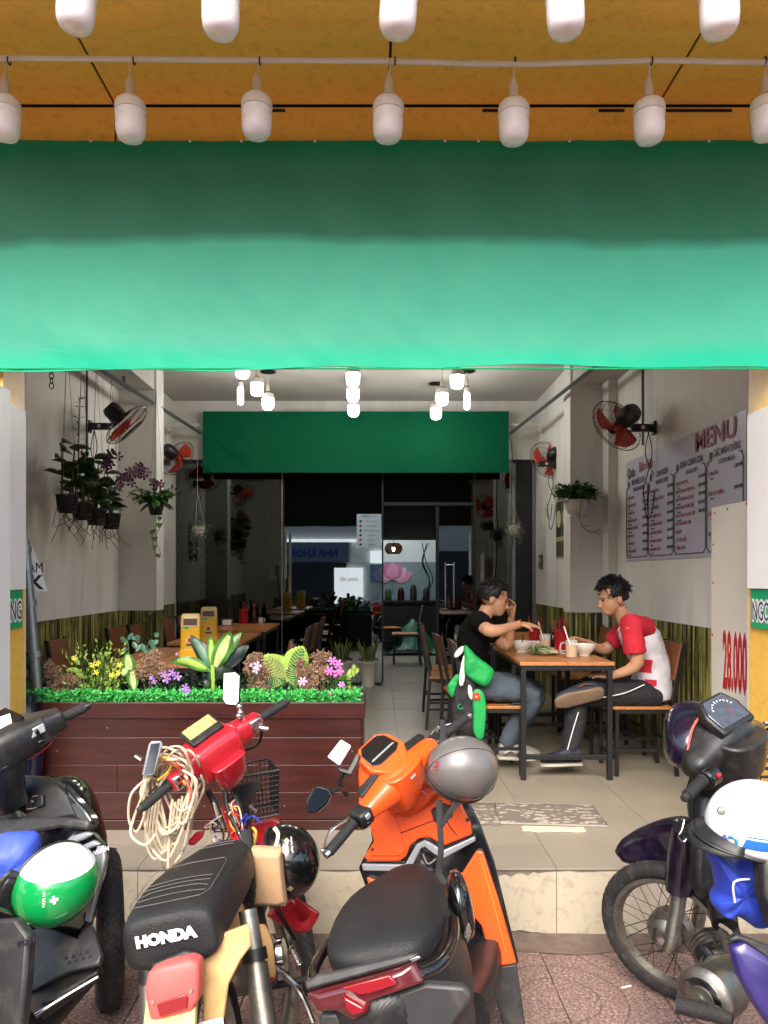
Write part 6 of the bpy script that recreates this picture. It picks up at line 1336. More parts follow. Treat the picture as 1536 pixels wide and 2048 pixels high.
bundle('blue_raincoat', 'folded blue raincoat tucked behind the green and white helmet', [(-40, 1690), (40, 1662), (75, 1668), (80, 1700), (74, 1745), (55, 1780), (10, 1810), (-40, 1820)], 2.5, .08, 'blue_coat2', 3)

# ---------------------------------------------------------------- purple moped at the right edge
K = Bike('moped', 'dark purple moped with spoked wheel at the right edge', 1.384, 2.316, 23.5, -7, 1.03)
wc = K.I @ at(1338, 1862, 2.87); wax = K.I.to_3x3() @ V((.66, .74, .12))
K.wheel(wc, .255, .03, wax, hub=.058); 
B().lathe([(.03, -.05), (.075, -.045), (.08, -.02), (.078, .01), (.04, .015)], 24, zto(wc, -wax)).obj('brake_drum', MATS['alu'], K.P)
K.tube('fork_leg', 'alu', [K.at(1360, 1775, 2.78), K.at(1352, 1830, 2.77), K.at(1342, 1880, 2.76), K.at(1334, 1902, 2.76)], [.027, .026, .026, .022], 14)
K.tube('fork_leg', 'alu', [K.at(1410, 1760, 2.98), K.at(1398, 1830, 2.98), K.at(1388, 1890, 2.98)], [.027, .026, .022], 14)
B().lathe([(.02, 0), (.018, .014), (.008, .016)], 6, zto(K.at(1322, 1876, 2.74), -wax)).obj('axle_nut', MATS['chrome'], K.P); K.tube('brake_arm', 'dark_metal', [K.at(1310, 1855, 2.75), K.at(1308, 1880, 2.74), K.at(1320, 1892, 2.73)], .006)
# fork shroud and mudguard
K.tube('fork_shroud', 'purple_paint', [K.at(1372, 1660, 2.72), K.at(1366, 1700, 2.74), K.at(1362, 1740, 2.76), K.at(1358, 1782, 2.77)], [.045, .05, .052, .046], 18)
b = B(); secs = []; mg = [((1234, 1706), 3.06, .02), ((1254, 1690), 3.04, .05), ((1288, 1672), 3.0, .06), ((1330, 1658), 2.92, .066), ((1368, 1654), 2.82, .066), ((1395, 1668), 2.76, .064), ((1412, 1700), 2.74, .06)]
Pm = crv([K.at(*p, Y) for p, Y, w in mg], 5); ws = lerps([w for p, Y, w in mg], len(Pm))
for i, p in enumerate(Pm):
    d_ = (Pm[min(i+1, len(Pm)-1)]-Pm[max(i-1, 0)]).normalized(); s_ = V(wax).normalized(); s_ = (s_-d_*s_.dot(d_)).normalized(); n_ = s_.cross(d_); n_ = n_ if n_.z > 0 else -n_
    r_ = []
    for q in range(13):
        a = PI*q/12; r_.append(p+s_*ws[i]*math.cos(a)+n_*(ws[i]*.55*math.sin(a)-ws[i]*1.5*abs(math.cos(a))**3))
    for q in range(12, -1, -1):
        a = PI*q/12; r_.append(p+s_*ws[i]*.94*math.cos(a)+n_*(ws[i]*.48*math.sin(a)-ws[i]*1.5*abs(math.cos(a))**3))
    secs.append(r_)
b.loft(secs).obj('front_mudguard', MATS['purple_paint'], K.P, 60)
K.tube('wire_ring', 'black_plastic', [K.at(1362, 1632, 2.7), K.at(1357, 1645, 2.7), K.at(1362, 1655, 2.7)], .004); K.tube('hook', 'chrome', [K.at(1369, 1640, 2.66), K.at(1364, 1660, 2.65), K.at(1358, 1672, 2.65), K.at(1366, 1684, 2.65), K.at(1374, 1676, 2.65), K.at(1371, 1662, 2.65)], .004)
# leg shield, frame tube, engine
K.tp('leg_shield', 'black_plastic', [(1395, 1590), (1440, 1580), (1500, 1585), (1520, 1640), (1500, 1720), (1440, 1780), (1400, 1800), (1384, 1760), (1388, 1690)], K.at(1420, 1680, 2.62), (-.1, -1, .2), .05, 0, .014, bul=.01)
K.tp('leg_shield_side', 'black_plastic', [(1384, 1545), (1396, 1540), (1404, 1600), (1396, 1680), (1378, 1630), (1374, 1580)], K.at(1390, 1610, 2.66), (-.4, -1, .1), .03, 0, .006)
K.tube('main_tube', 'black_plastic', [K.at(1425, 1720, 2.66), K.at(1440, 1790, 2.58), K.at(1450, 1850, 2.5)], [.05, .045, .04], 12)
K.tp('side_panel', 'purple_side', [(1455, 1890), (1480, 1876), (1536, 1910), (1600, 1950), (1600, 2060), (1540, 2060), (1500, 2000), (1470, 1945)], K.at(1500, 1950, 2.15), (-.55, -1, .3), .04, 0, .012, bul=.012)
K.tp('side_panel_base', 'grey_plastic', [(1452, 1880), (1470, 1866), (1540, 1890), (1600, 1925), (1600, 1960), (1536, 1915), (1480, 1880)], K.at(1500, 1950, 2.15), (-.55, -1, .3), .03, .01, .006)
M_ = zto(K.at(1418, 1990, 2.42), K.I.to_3x3() @ V((-.75, -.65, .05)))
B().lathe([(.0, -.16), (.07, -.15), (.085, -.08), (.088, .03), (.075, .045), (.045, .05), (.04, .058), (.001, .06)], 26, M_).obj('crankcase', MATS['alu'], K.P)
B().lathe([(.062, .046), (.064, .052), (.058, .054)], 26, M_).obj('case_cover', MATS['chrome'], K.P)
K.tube('cylinder', 'alu', [K.at(1445, 1950, 2.46), K.at(1430, 1905, 2.55), K.at(1418, 1890, 2.6)], [.065, .055, .045], 14)
for k in range(7): B().lathe([(.066, 0), (.066, .005)], 18, zto(K.at(1444-k*4, 1946-k*9, 2.46+k*.02), (K.at(1418, 1890, 2.6)-K.at(1445, 1950, 2.46)))).obj('cooling_fin', MATS['alu'], K.P)
B().lathe([(.02, -.03), (.034, -.02), (.034, .02), (.02, .03)], 16, zto(K.at(1416, 1910, 2.5), K.I.to_3x3() @ V((-.8, -.5, 0)))).obj('horn', MATS['black_plastic'], K.P)
K.loft('engine_block', 'alu', [(.06, .25, .08, .09, 4), (-.12, .25, .09, .1, 4), (-.3, .27, .07, .08, 4)], 16, bevel=.006)
fp_ = [K.at(1465, 2040, 2.28), K.at(1420, 2025, 2.32), K.at(1352, 2008, 2.36)]
K.tube('foot_peg', 'rubber', fp_[::-1], [.024, .024, .018], 12, sm=0)
for k in range(14): B().lathe([(.0265, 0), (.0265, .004)], 12, zto(fp_[2].lerp(fp_[1], k/14), fp_[1]-fp_[2])).obj('peg_rib', MATS['rubber'], K.P)
K.tube('gear_lever', 'chrome', [K.at(1355, 1994, 2.4), K.at(1385, 1998, 2.38), K.at(1400, 2010, 2.36), K.at(1440, 2030, 2.32)], .008)
K.loft('seat', 'seat_leather', [(-.75, .74, .1, .05, 3), (-.45, .74, .14, .06, 3), (-.2, .71, .13, .06, 3), (-.06, .68, .09, .07, 3), (.0, .64, .06, .06, 2.6)], 22, sub=1)
K.loft('rear_body', 'purple_paint', [(-.8, .6, .08, .06, 3), (-.5, .55, .14, .12, 3), (-.15, .52, .13, .12, 3), (.0, .5, .08, .1, 3)], 20, sub=1); K.wheel((0, -.6, .272), .272, .034); B().tube([(-.1, -.1, .2), (-.24, -.02, .01)], .009, 8).obj('side_stand', MATS['black_steel'], K.P)
K.tp('fuel_cover', 'black_plastic', [(1510, 1710), (1540, 1700), (1600, 1720), (1600, 1850), (1540, 1860), (1515, 1790)], K.at(1530, 1780, 2.1), (-.4, -1, .3), .05, 0, .014, bul=.012)
K.tube('cables', 'black_plastic', [K.at(1400, 1700, 2.6), K.at(1395, 1760, 2.6), K.at(1420, 1800, 2.58), K.at(1448, 1850, 2.5), K.at(1440, 1890, 2.48)], .01); K.tube('cables', 'cable_beige', [K.at(1440, 1850, 2.46), K.at(1458, 1862, 2.42), K.at(1472, 1880, 2.38)], .006); K.tube('carburettor', 'alu', [K.at(1446, 1868, 2.46), K.at(1460, 1885, 2.42)], .024, 12)
# handlebar group
K.hbframe(at(1370, 1588, 2.36), at(1590, 1442, 2.78), (-.12, -.35, 1)); h = K.hl
K.grips(gl=.11, lever='dark_metal', endm='rubber', levs=(1,))
K.H0 = K.H.copy(); K.H = K.H @ MX.Translation((-.01, .06, 0)) @ MX.Scale(1.12, 4)
rings = [ring((x, y, z), (0, 1, 0), (0, 0, 1), ry, rz, 20, e) for x, y, z, ry, rz, e in ((-.19, .0, 0, .034, .034, 3), (-.13, .01, .005, .045, .04, 3), (-.08, .03, .02, .085, .07, 3), (-.0, .04, .03, .11, .085, 3.2), (.08, .03, .02, .085, .07, 3), (.13, .01, .005, .045, .04, 3), (.2, 0, 0, .034, .034, 3))]
K.hb('handlebar_cover', 'black_plastic', B().loft(rings), 45, sub=1)
rings = [ring((x, y, z), (0, 1, 0), (0, 0, 1), ry, rz, 20, e) for x, y, z, ry, rz, e in ((-.15, .055, 0, .03, .04, 3), (-.10, .09, .015, .06, .07, 3), (-.0, .12, .02, .085, .09, 3), (.10, .09, .015, .06, .07, 3), (.15, .055, 0, .03, .04, 3))]
K.hb('headlamp_fairing', 'purple_paint', B().loft(rings), 45, sub=1); K.hb('fairing_edge', 'pink_red', B().tube(crv([(-.155, .03, .03), (-.1, .05, .085), (0, .055, .118), (.1, .05, .085), (.155, .03, .03)], 6), .0035, 5))
K.hb('dial_hood', 'black_plastic', hplate(K, [(-.085, -.05), (.085, -.05), (.09, .02), (.06, .065), (-.06, .065), (-.09, .02)], (0, .01, .102), (0, -.55, 1), .03), 40, .008)
K.hb('dial_glass', 'clear_dial', hplate(K, [(-.072, -.04), (.072, -.04), (.076, .015), (.05, .052), (-.05, .052), (-.076, .015)], (0, .01, .115), (0, -.55, 1), .01), 40, .003)
for k in range(9): K.hb('dial_mark', 'paper', hplate(K, [(-.004, -.001), (.004, -.001), (.004, .0015), (-.004, .0015)], (.05*math.cos(.3+k*.3), .01+.03*math.sin(.3+k*.3), .1215+.55*.03*math.sin(.3+k*.3)), (0, -.55, 1), .001, (math.cos(k), math.sin(k), 0)), 0)
K.hb('dial_needle', 'red_paint', hplate(K, [(-.001, 0), (.001, 0), (.0, .03)], (.015, -.005, .1135), (0, -.55, 1), .001), 0)
K.hb('column_shroud', 'black_plastic', B().loft([ring((0, -.03, .06), (1, 0, 0), (0, 1, 0), .10, .07, 18, 3), ring((0, -.03, -.05), (1, 0, 0), (0, 1, 0), .095, .07, 18, 3), ring((0, .0, -.17), (1, 0, 0), (0, 1, 0), .055, .05, 18, 3)]), 40, .008)
K.H = K.H0
for sg in (-1, 1): K.hb('switch_housing', 'black_gloss', B().lathe([(.024, -.03), (.03, -.025), (.03, .02), (.024, .025)], 16, zto((sg*(h-.14), 0, 0), (1, 0, 0)))); K.hb('switch_button', 'red_print', B().box((sg*(h-.14), -.026, .018), (.014, .012, .012)), 40, .002)
K.tube('bag_hook', 'silver_plastic', [K.at(1480, 1545, 2.56), K.at(1486, 1542, 2.54), K.at(1488, 1552, 2.53), K.at(1482, 1562, 2.54)], .007)
# white and blue helmet, raincoat
def m_wb():
    m, nt, p, oc = base('helmet_white_blue'); sp = nn(nt, 'ShaderNodeSeparateXYZ'); nt.links.new(oc, sp.inputs[0]); z = math_n(nt, 'ADD', sp.outputs[2], math_n(nt, 'MULTIPLY', sp.outputs[1], .18))
    g = math_n(nt, 'MULTIPLY', math_n(nt, 'GREATER_THAN', z, -.018), math_n(nt, 'LESS_THAN', z, .012)); g2 = math_n(nt, 'MULTIPLY', math_n(nt, 'GREATER_THAN', z, .017), math_n(nt, 'LESS_THAN', z, .021)); gy = math_n(nt, 'LESS_THAN', sp.outputs[1], .085)
    nt.links.new(mixc(nt, math_n(nt, 'MULTIPLY', math_n(nt, 'MAXIMUM', g, g2), gy), H('dfe1e3'), H('1567b4')), p.inputs['Base Color']); p.inputs['Roughness'].default_value = .15; p.inputs['Coat Weight'].default_value = .5; return m
hw_, hM = helmet('white helmet with blue stripe resting on the purple moped', at(1508, 1648, 2.18), (.22, -.2, 1), (-1, -.15, .05), m_wb(), .125, z0=-.45, peak='black_plastic')
text('lettering', 'VINA', .018, MATS['blue_print'], hframe2(hM, .125, 1452, 1682, (-.1, 0, 1), .002), hw_, .0008)
B().tube([hframe2(hM, .125, 1462+12*math.cos(a), 1684+11*math.sin(a), (1, 0, 0), .001).translation for a in [q*PI/8 for q in range(-5, 9)]], .005, 5).obj('emblem', MATS['blue_sign'], hw_)
def fq(u, v): a = (u-.5)*1.9; q = .122+v*.06*math.cos(a); return V((q*math.sin(a)*.82, q*math.cos(a)*.98, -.02-v*.06*math.cos(a)))
B().grid(fq, 14, 4).obj('visor', MATS['black_plastic'], hw_, solid=.004); B().lathe([(.012, 0), (.01, .006), (.001, .007)], 14, hM.inverted() @ zto(at(1443, 1622, 2.08), (-.3, -1, .2))).obj('rivet', MATS['alu'], hw_)
t, c = bundle('blue_raincoat', 'bright blue raincoat stuffed under the white helmet', [(1415, 1700), (1460, 1715), (1510, 1715), (1545, 1740), (1545, 1830), (1510, 1855), (1470, 1830), (1440, 1832), (1420, 1805), (1432, 1780), (1425, 1740)], 2.26, .07, 'blue_coat', 9, .03)
B().tube(crv([at(1470, 1805, 2.17)-c, at(1468, 1765, 2.165)-c, at(1500, 1758, 2.165)-c], 5), .003, 5).obj('piping', MATS['paper'], t)
# wire basket of another bicycle behind, at the right edge
t = thing('bicycle_basket', 'black wire basket behind the purple moped at the right edge', 'basket', at(1540, 1540, 3.2)); b = B()
for k in range(9): b.tube([(-.09, -.1, -.14+.035*k), (.2, -.1, -.14+.035*k), (.2, .15, -.14+.035*k), (-.09, .15, -.14+.035*k)], .004, 4, closed=True)
for k in range(8): b.tube([(-.09+.04*k, -.1, -.14), (-.09+.04*k, -.1, .14)], .003, 4); b.tube([(-.09, -.1+.035*k, -.14), (-.09, -.1+.035*k, .14)], .003, 4)
b.obj('wire_mesh', MATS['black_steel'], t, 0); B().tube([(.05, .02, -.14), (.07, .05, -1.2)], .018, 8).obj('post', MATS['black_steel'], t); B().tube([(-.05, -.05, .2), (.25, -.05, .22)], .012, 8).obj('handlebar', MATS['chrome'], t)
# ================================================================ PEOPLE AND TABLEWARE
mat('skin', H('b08264'), .5, var=.12, vs=12, sub=.15); mat('hair_black', H('0e0d0e'), .5, var=.2, vs=60, bump=.4, bs=200); mat('shirt_black', H('070708'), .95, var=.2, vs=8, spec=.15)
mat('jeans', H('434e58'), .85, var=.3, vs=9, bump=.25, bs=300); mat('trouser_black', H('16171c'), .8, var=.2); mat('shoe_white', H('8f8c85'), .6); mat('shoe_navy', H('1c2233'), .7); mat('shoe_brown', H('6e4630'), .7); mat('sole_rubber', H('7a6350'), .8, bump=.6, bs=90); mat('sole_white', H('cfc9bd'), .6)
mat('jacket_green', H('159a4a'), .6, var=.12, vs=6); mat('jacket_black', H('17181b'), .7); mat('jacket_white', H('c9cbc9'), .6); mat('flag_red', H('c3272a'), .6); mat('star_yellow', H('e0b52a'), .6); mat('eye_dark', H('120d0b'), .3)
ctx = bpy.data.textures.new('cloth_folds', 'CLOUDS'); ctx.noise_scale = .07; ctx.noise_depth = 2
def remesh(o, vox, it=6, fold=0):
    k = o.modifiers.new('r', 'REMESH'); k.mode = 'VOXEL'; k.voxel_size = vox; k.use_smooth_shade = True
    k = o.modifiers.new('s', 'SMOOTH'); k.factor = .5; k.iterations = it
    if fold: k = o.modifiers.new('d', 'DISPLACE'); k.texture = ctx; k.strength = fold; k.mid_level = .5; k.texture_coords = 'LOCAL'
    return o
def hframe(c, fwd, up=(0, 0, 1)):
    y = V(fwd).normalized(); z = V(up); z = (z-y*z.dot(y)).normalized(); x = y.cross(z)
    return MX(((x.x, y.x, z.x, c[0]), (x.y, y.y, z.y, c[1]), (x.z, y.z, z.z, c[2]), (0, 0, 0, 1)))
def add_head(b, M):
    M3 = M.to_3x3()
    for c, r in (((0, -.012, .03), (.074, .092, .088)), ((0, .025, -.03), (.062, .068, .082)), ((0, .05, -.082), (.04, .036, .026)), ((0, .092, -.02), (.012, .014, .03)), ((0, .104, -.034), (.014, .014, .012)), ((0, .082, -.062), (.026, .012, .008)), ((0, .080, -.073), (.022, .012, .008)), ((0, .078, .018), (.05, .016, .012)), ((.073, -.012, -.012), (.01, .02, .032)), ((-.073, -.012, -.012), (.01, .02, .032))): b.ell(M @ V(c), r, 18, 12, M=M3)
def head_parts(t, M, L, part_dir=1, spiky=.03):
    'eyes, brows and hair; M is the head frame relative to the person'
    M3 = M.to_3x3()
    for sx in (-1, 1): B().ell(M @ V((sx*.03, .083, .0)), (.011, .006, .005), 10, 6, M=M3).obj('eye', MATS['eye_dark'], t); B().tube([M @ V((sx*.014, .094, .016)), M @ V((sx*.032, .091, .021)), M @ V((sx*.05, .076, .016))], .0022, 4).obj('eyebrow', MATS['hair_black'], t)
    b = B(); n, m = 30, 16; rings = []
    for i in range(m+1):
        a = -.62+(PI/2+.62)*i/m; r_ = []
        for k in range(n):
            th = 2*PI*k/n; q = V((math.cos(a)*math.cos(th)*.083, math.cos(a)*math.sin(th)*.102-.014, math.sin(a)*.1+.032))
            if q.y > .03 and q.z < .07: q = V((q.x*.84, q.y*.72, max(q.z, .04)))
            elif q.y > -.03 and q.z < .0: q = V((q.x*.8, q.y, max(q.z, -.015)))
            q += V((mnoise.noise(q*40), mnoise.noise(q*40+V((9, 0, 0))), mnoise.noise(q*40+V((0, 9, 0)))))*.008; r_.append(M @ q)
        rings.append(r_)
    b.loft(rings).obj('hair', MATS['hair_black'], t, 80)
    h = B()
    for k in range(420):
        a = random.uniform(-.1, PI/2); th = random.uniform(0, 2*PI); q = V((math.cos(a)*math.cos(th)*.083, math.cos(a)*math.sin(th)*.102-.014, math.sin(a)*.1+.034))
        if q.y > .05 and q.z < .07: continue
        d = (q-V((0, -.02, 0))).normalized()*.5+V((random.gauss(0, .4), .55*part_dir+random.gauss(0, .3), random.gauss(-.1, .35))); d.normalize(); P = [M @ q, M @ (q+d*spiky*.6), M @ (q+d*spiky+V((0, 0, -.006)))]
        h.tube(P, [.0045, .0035, .0006], 4)
    h.obj('hair_strands', MATS['hair_black'], t, 0)
def add_hand(b, w, d, palm_n, spread=.3, curl=.5, k=1.0):
    'wrist w, direction d, palm normal'
    d = V(d).normalized(); n = V(palm_n); n = (n-d*n.dot(d)).normalized(); s = d.cross(n)
    b.tube([w-d*.02, w+d*.03, w+d*.075], [.026*k, .04*k, .038*k], 12, flat=.42, up=n)
    for i, (o, L) in enumerate(((-.03, .06), (-.01, .072), (.01, .068), (.03, .052))):
        p0 = w+d*.07+s*o*k; dd = (d+s*(o*spread*6)).normalized(); p1 = p0+dd*L*.5; p2 = p1+(dd+n*curl).normalized()*L*.35; p3 = p2+(dd+n*curl*2).normalized()*L*.3
        b.tube([p0, p1, p2, p3], [.0095*k, .009*k, .0085*k, .007*k], 8)
    p0 = w+d*.02-s*.03*k; b.tube([p0, p0+(d-s*.9+n*.3).normalized()*.035, p0+(d-s*.5+n*.6).normalized()*.065], [.012*k, .0105*k, .0085*k], 8)
def shoe(t, heel, toe, up, main, accent, sole, w=.045):
    heel, toe = V(heel), V(toe); d = toe-heel; L = d.length; d.normalize(); u = V(up); u = (u-d*u.dot(d)).normalized(); s = d.cross(u)
    secs = [(-.02, .03, .035, .5), (.02, .04, .05, .75), (.30, .04, .055, .95), (.55, .045, .038, .75), (.8, .046, .028, .6), (.97, .036, .02, .45), (1.03, .015, .012, .35)]
    sh = B().loft([ring(heel+d*L*q+u*(.022+hh_), s, u, ww*w/.046, hh_, 16, 2.6) for q, ww, hh_, _ in secs]).obj('shoe', MATS[main], t, 60, sub=1)
    B().loft([ring(heel+d*L*q+u*.012, s, u, ww*1.1*w/.046, .012, 16, 3.5) for q, ww, hh_, _ in [(-.04, .026, 0, 0)]+secs[1:-1]+[(1.05, .02, 0, 0)]]).obj('sole', MATS[sole], sh, 60)
    for sg in (-1, 1): B().tube([heel+d*L*q+s*sg*ww*w+u*zz_ for q, ww, zz_ in ((.12, .92, .05), (.3, .97, .07), (.48, .98, .05))], .018, 6, flat=.35).obj('shoe_patch', MATS[accent], sh)
    for q in range(4): B().tube([heel+d*L*(.38+.07*q)+s*.02+u*(.105-.013*q), heel+d*L*(.38+.07*q)-s*.02+u*(.105-.013*q)], .003, 4).obj('lace', MATS['shoe_white'], sh)
def J(px, py, Y): return at(px, py, Y)
# ---- man in black, facing right
base1 = V((.80, 5.18, FL)); t = thing('person', 'person in black shirt and jeans reaching over the table with chopsticks hand', 'person', base1)
g = lambda px, py, Y: J(px, py, Y)-base1
hd = hframe(g(988, 1197, 5.2), (.93, -.12, -.28), (.25, 0, 1)); b = B(); add_head(b, hd)
pel, ab, ch, nk = g(938, 1362, 5.18), g(940, 1318, 5.18), g(950, 1268, 5.18), g(966, 1236, 5.19)
b.tube(crv([nk+V((-.03, 0, -.03)), nk, hd @ V((0, -.02, -.07))], 3), [.06, .052, .05], 14)
b.tube([pel, ab, ch, nk], [.12, .11, .135, .06], 18, flat=.6, up=(1, 0, 0))
sR, eR, wR = g(958, 1243, 5.0), g(984, 1262, 4.84), g(1040, 1248, 4.98); sL, eL, wL = g(962, 1246, 5.38), g(1012, 1292, 5.42), g(1022, 1236, 5.36)
b.tube(crv([sR, eR, wR], 5), [.052, .042, .043, .03, .025], 12); b.tube(crv([sL, eL, wL], 5), [.052, .042, .043, .03, .025], 12)
add_hand(b, wR, (1, .25, -.12), (.1, .2, -1), .35, .35); add_hand(b, wL, (.15, -.05, 1), (-.9, -.3, .1), .1, 1.2)
kR, aR, kL, aL = g(1062, 1392, 5.08), g(1012, 1488, 5.16), g(1070, 1385, 5.34), g(1025, 1486, 5.42)
for hip, kn, an in ((pel+V((0, -.09, 0)), kR, aR), (pel+V((0, .09, 0)), kL, aL)): b.tube(crv([hip, kn, an], 5), [.05, .035, .03, .03], 12)
remesh(b.obj('body', MATS['skin'], t), .0055, 4)
head_parts(t, hd, None, -.3, .018)
b = B(); b.tube([pel+V((-.0, 0, -.03)), pel, ab, ch, g(960, 1246, 5.18), nk+V((-.01, 0, -.005))], [.165, .17, .155, .178, .15, .075], 20, flat=.66, up=(1, 0, 0))
b.tube([ch+V((0, -.08, .06)), sR+V((-.005, 0, .005)), sR.lerp(eR, .62)], [.075, .068, .062], 14); b.tube([ch+V((0, .08, .06)), sL, sL.lerp(eL, .62)], [.075, .068, .062], 14); remesh(b.obj('shirt', MATS['shirt_black'], t), .009, 5, .018)
b = B(); b.tube([pel+V((0, 0, .02)), pel+V((0, 0, -.06))], [.15, .16], 16, flat=.75, up=(1, 0, 0))
for hip, kn, an in ((pel+V((0, -.085, -.02)), kR, aR), (pel+V((0, .085, -.02)), kL, aL)): b.tube(crv([hip, hip.lerp(kn, .5)+V((0, 0, .015)), kn, kn.lerp(an, .5), an], 4), [.095, .09, .075, .066, .055], 14)
remesh(b.obj('trousers', MATS['jeans'], t), .009, 4, .02)
shoe(t, aR+V((-.05, 0, -.1)), aR+V((.19, 0, -.11)), (0, 0, 1), 'shoe_white', 'sole_white', 'sole_white'); shoe(t, aL+V((-.05, 0, -.1)), aL+V((.19, 0, -.11)), (0, 0, 1), 'shoe_white', 'sole_white', 'sole_white')
B().tube([wR+V((0, .03*math.cos(a), .03*math.sin(a))) for a in [q*PI/6 for q in range(12)]], .003, 5, closed=True).obj('bracelet', MATS['red_print'], t)
# ---- man in red and white, facing left
base2 = V((1.75, 5.15, FL)); t = thing('person', 'person in red and white jersey with one leg crossed, leaning over his bowl', 'person', base2)
g = lambda px, py, Y: J(px, py, Y)-base2
hd = hframe(g(1226, 1196, 5.14), (-.95, -.1, -.22), (-.2, 0, 1)); b = B(); add_head(b, hd)
pel, ab, ch, nk = g(1304, 1380, 5.15), g(1302, 1330, 5.15), g(1282, 1278, 5.15), g(1250, 1240, 5.15)
b.tube(crv([nk+V((.03, 0, -.03)), nk, hd @ V((0, -.02, -.07))], 3), [.062, .054, .05], 14); b.tube([pel, ab, ch, nk], [.12, .11, .135, .06], 18, flat=.6, up=(1, 0, 0))
sL, eL, wL = g(1262, 1252, 4.95), g(1274, 1326, 4.93), g(1222, 1352, 4.98); sR, eR, wR = g(1258, 1252, 5.36), g(1212, 1298, 5.42), g(1172, 1284, 5.36)
b.tube(crv([sL, eL, wL], 5), [.054, .044, .045, .032, .026], 12); b.tube(crv([sR, eR, wR], 5), [.054, .044, .045, .032, .026], 12)
add_hand(b, wL, (-1, .1, .1), (.1, .3, -1), .1, .5); add_hand(b, wR, (-1, -.2, .35), (-.1, -.2, -1), .1, 1.0)
kL, aL = g(1160, 1392, 5.04), g(1140, 1508, 5.0); kR, aR = g(1185, 1372, 5.55), g(1168, 1378, 5.08)
b.tube(crv([pel+V((0, -.09, 0)), kL, aL], 5), [.05, .035, .03, .03], 12); b.tube(crv([pel+V((0, .09, .02)), kR, aR+V((.03, .05, .02))], 5), [.05, .035, .03, .03], 12)
remesh(b.obj('body', MATS['skin'], t), .0055, 4); head_parts(t, hd, None, .6, .04)
def m_jersey():
    m, nt, p, oc = base('jersey'); sp = nn(nt, 'ShaderNodeSeparateXYZ'); nt.links.new(oc, sp.inputs[0])
    def box(ax, c, w): return math_n(nt, 'LESS_THAN', math_n(nt, 'ABSOLUTE', math_n(nt, 'SUBTRACT', sp.outputs[ax], c)), w)
    def rect(xc, xw, zc, zw): return math_n(nt, 'MULTIPLY', box(0, xc, xw), box(2, zc, zw))
    g1 = rect(atx(1292, 5)-1.75, .038, g(1292, 1333, 5).z, .045); g2 = rect(atx(1302, 5)-1.75, .03, g(1302, 1366, 5).z, .022); g3 = math_n(nt, 'LESS_THAN', sp.outputs[0], atx(1262, 5)-1.75)
    ck = nn(nt, 'ShaderNodeTexChecker'); ck.inputs['Scale'].default_value = 13; nt.links.new(oc, ck.inputs['Vector']); g3 = math_n(nt, 'MULTIPLY', g3, ck.outputs['Fac'])
    gg = math_n(nt, 'MAXIMUM', math_n(nt, 'MAXIMUM', g1, g2), g3)
    nt.links.new(mixc(nt, gg, H('c4bfc6'), H('b5182e')), p.inputs['Base Color']); p.inputs['Roughness'].default_value = .8; return m
b = B(); b.tube([pel+V((.0, 0, -.05)), pel, ab, ch, g(1262, 1252, 5.15), nk+V((.01, 0, -.005))], [.175, .18, .165, .182, .155, .078], 20, flat=.7, up=(1, 0, 0)); remesh(b.obj('jersey', m_jersey(), t), .009, 5, .02)
mat('jersey_red', H('b5182e'), .8, var=.1)
for sg, s_, e_ in ((-1, sL, eL), (1, sR, eR)): remesh(B().tube([ch+V((-.01, sg*.09, .075)), s_+V((0, 0, .01)), s_.lerp(e_, .45), s_.lerp(e_, .75)], [.085, .078, .072, .07], 16).obj('sleeve', MATS['jersey_red'], t), .009, 4, .012)
b = B(); b.tube([pel+V((0, 0, .03)), pel+V((0, 0, -.05))], [.15, .16], 16, flat=.8, up=(1, 0, 0))
b.tube(crv([pel+V((0, -.085, -.02)), (pel+kL)/2+V((0, -.05, .0)), kL, kL.lerp(aL, .5), aL], 4), [.1, .095, .078, .07, .06], 14); b.tube(crv([pel+V((0, .085, 0)), (pel+kR)/2+V((0, .05, .03)), kR, kR.lerp(aR, .5), aR+V((.03, .05, .02))], 4), [.1, .095, .078, .066, .055], 14); remesh(b.obj('trousers', MATS['trouser_black'], t), .009, 4, .018)
for pts in ([(1289, 1369, 4.96), (1250, 1386, 4.93), (1206, 1395, 4.94)], [(1157, 1424, 4.95), (1146, 1460, 4.94), (1135, 1500, 4.93)]): B().tube(crv([g(*q) for q in pts], 4), .0035, 4).obj('piping', MATS['white_paint'], t)
shoe(t, g(1162, 1530, 4.98), g(1083, 1532, 4.98), (0, 0, 1), 'shoe_navy', 'shoe_brown', 'sole_white'); shoe(t, g(1204, 1388, 4.90), g(1116, 1408, 4.88), (.08, .85, .5), 'shoe_navy', 'shoe_brown', 'sole_rubber', .052)
B().tube([wR+V((.01*math.cos(a), .03*math.cos(a), .03*math.sin(a))) for a in [q*PI/6 for q in range(12)]], .005, 5, closed=True).obj('watch_strap', MATS['black_plastic'], t)

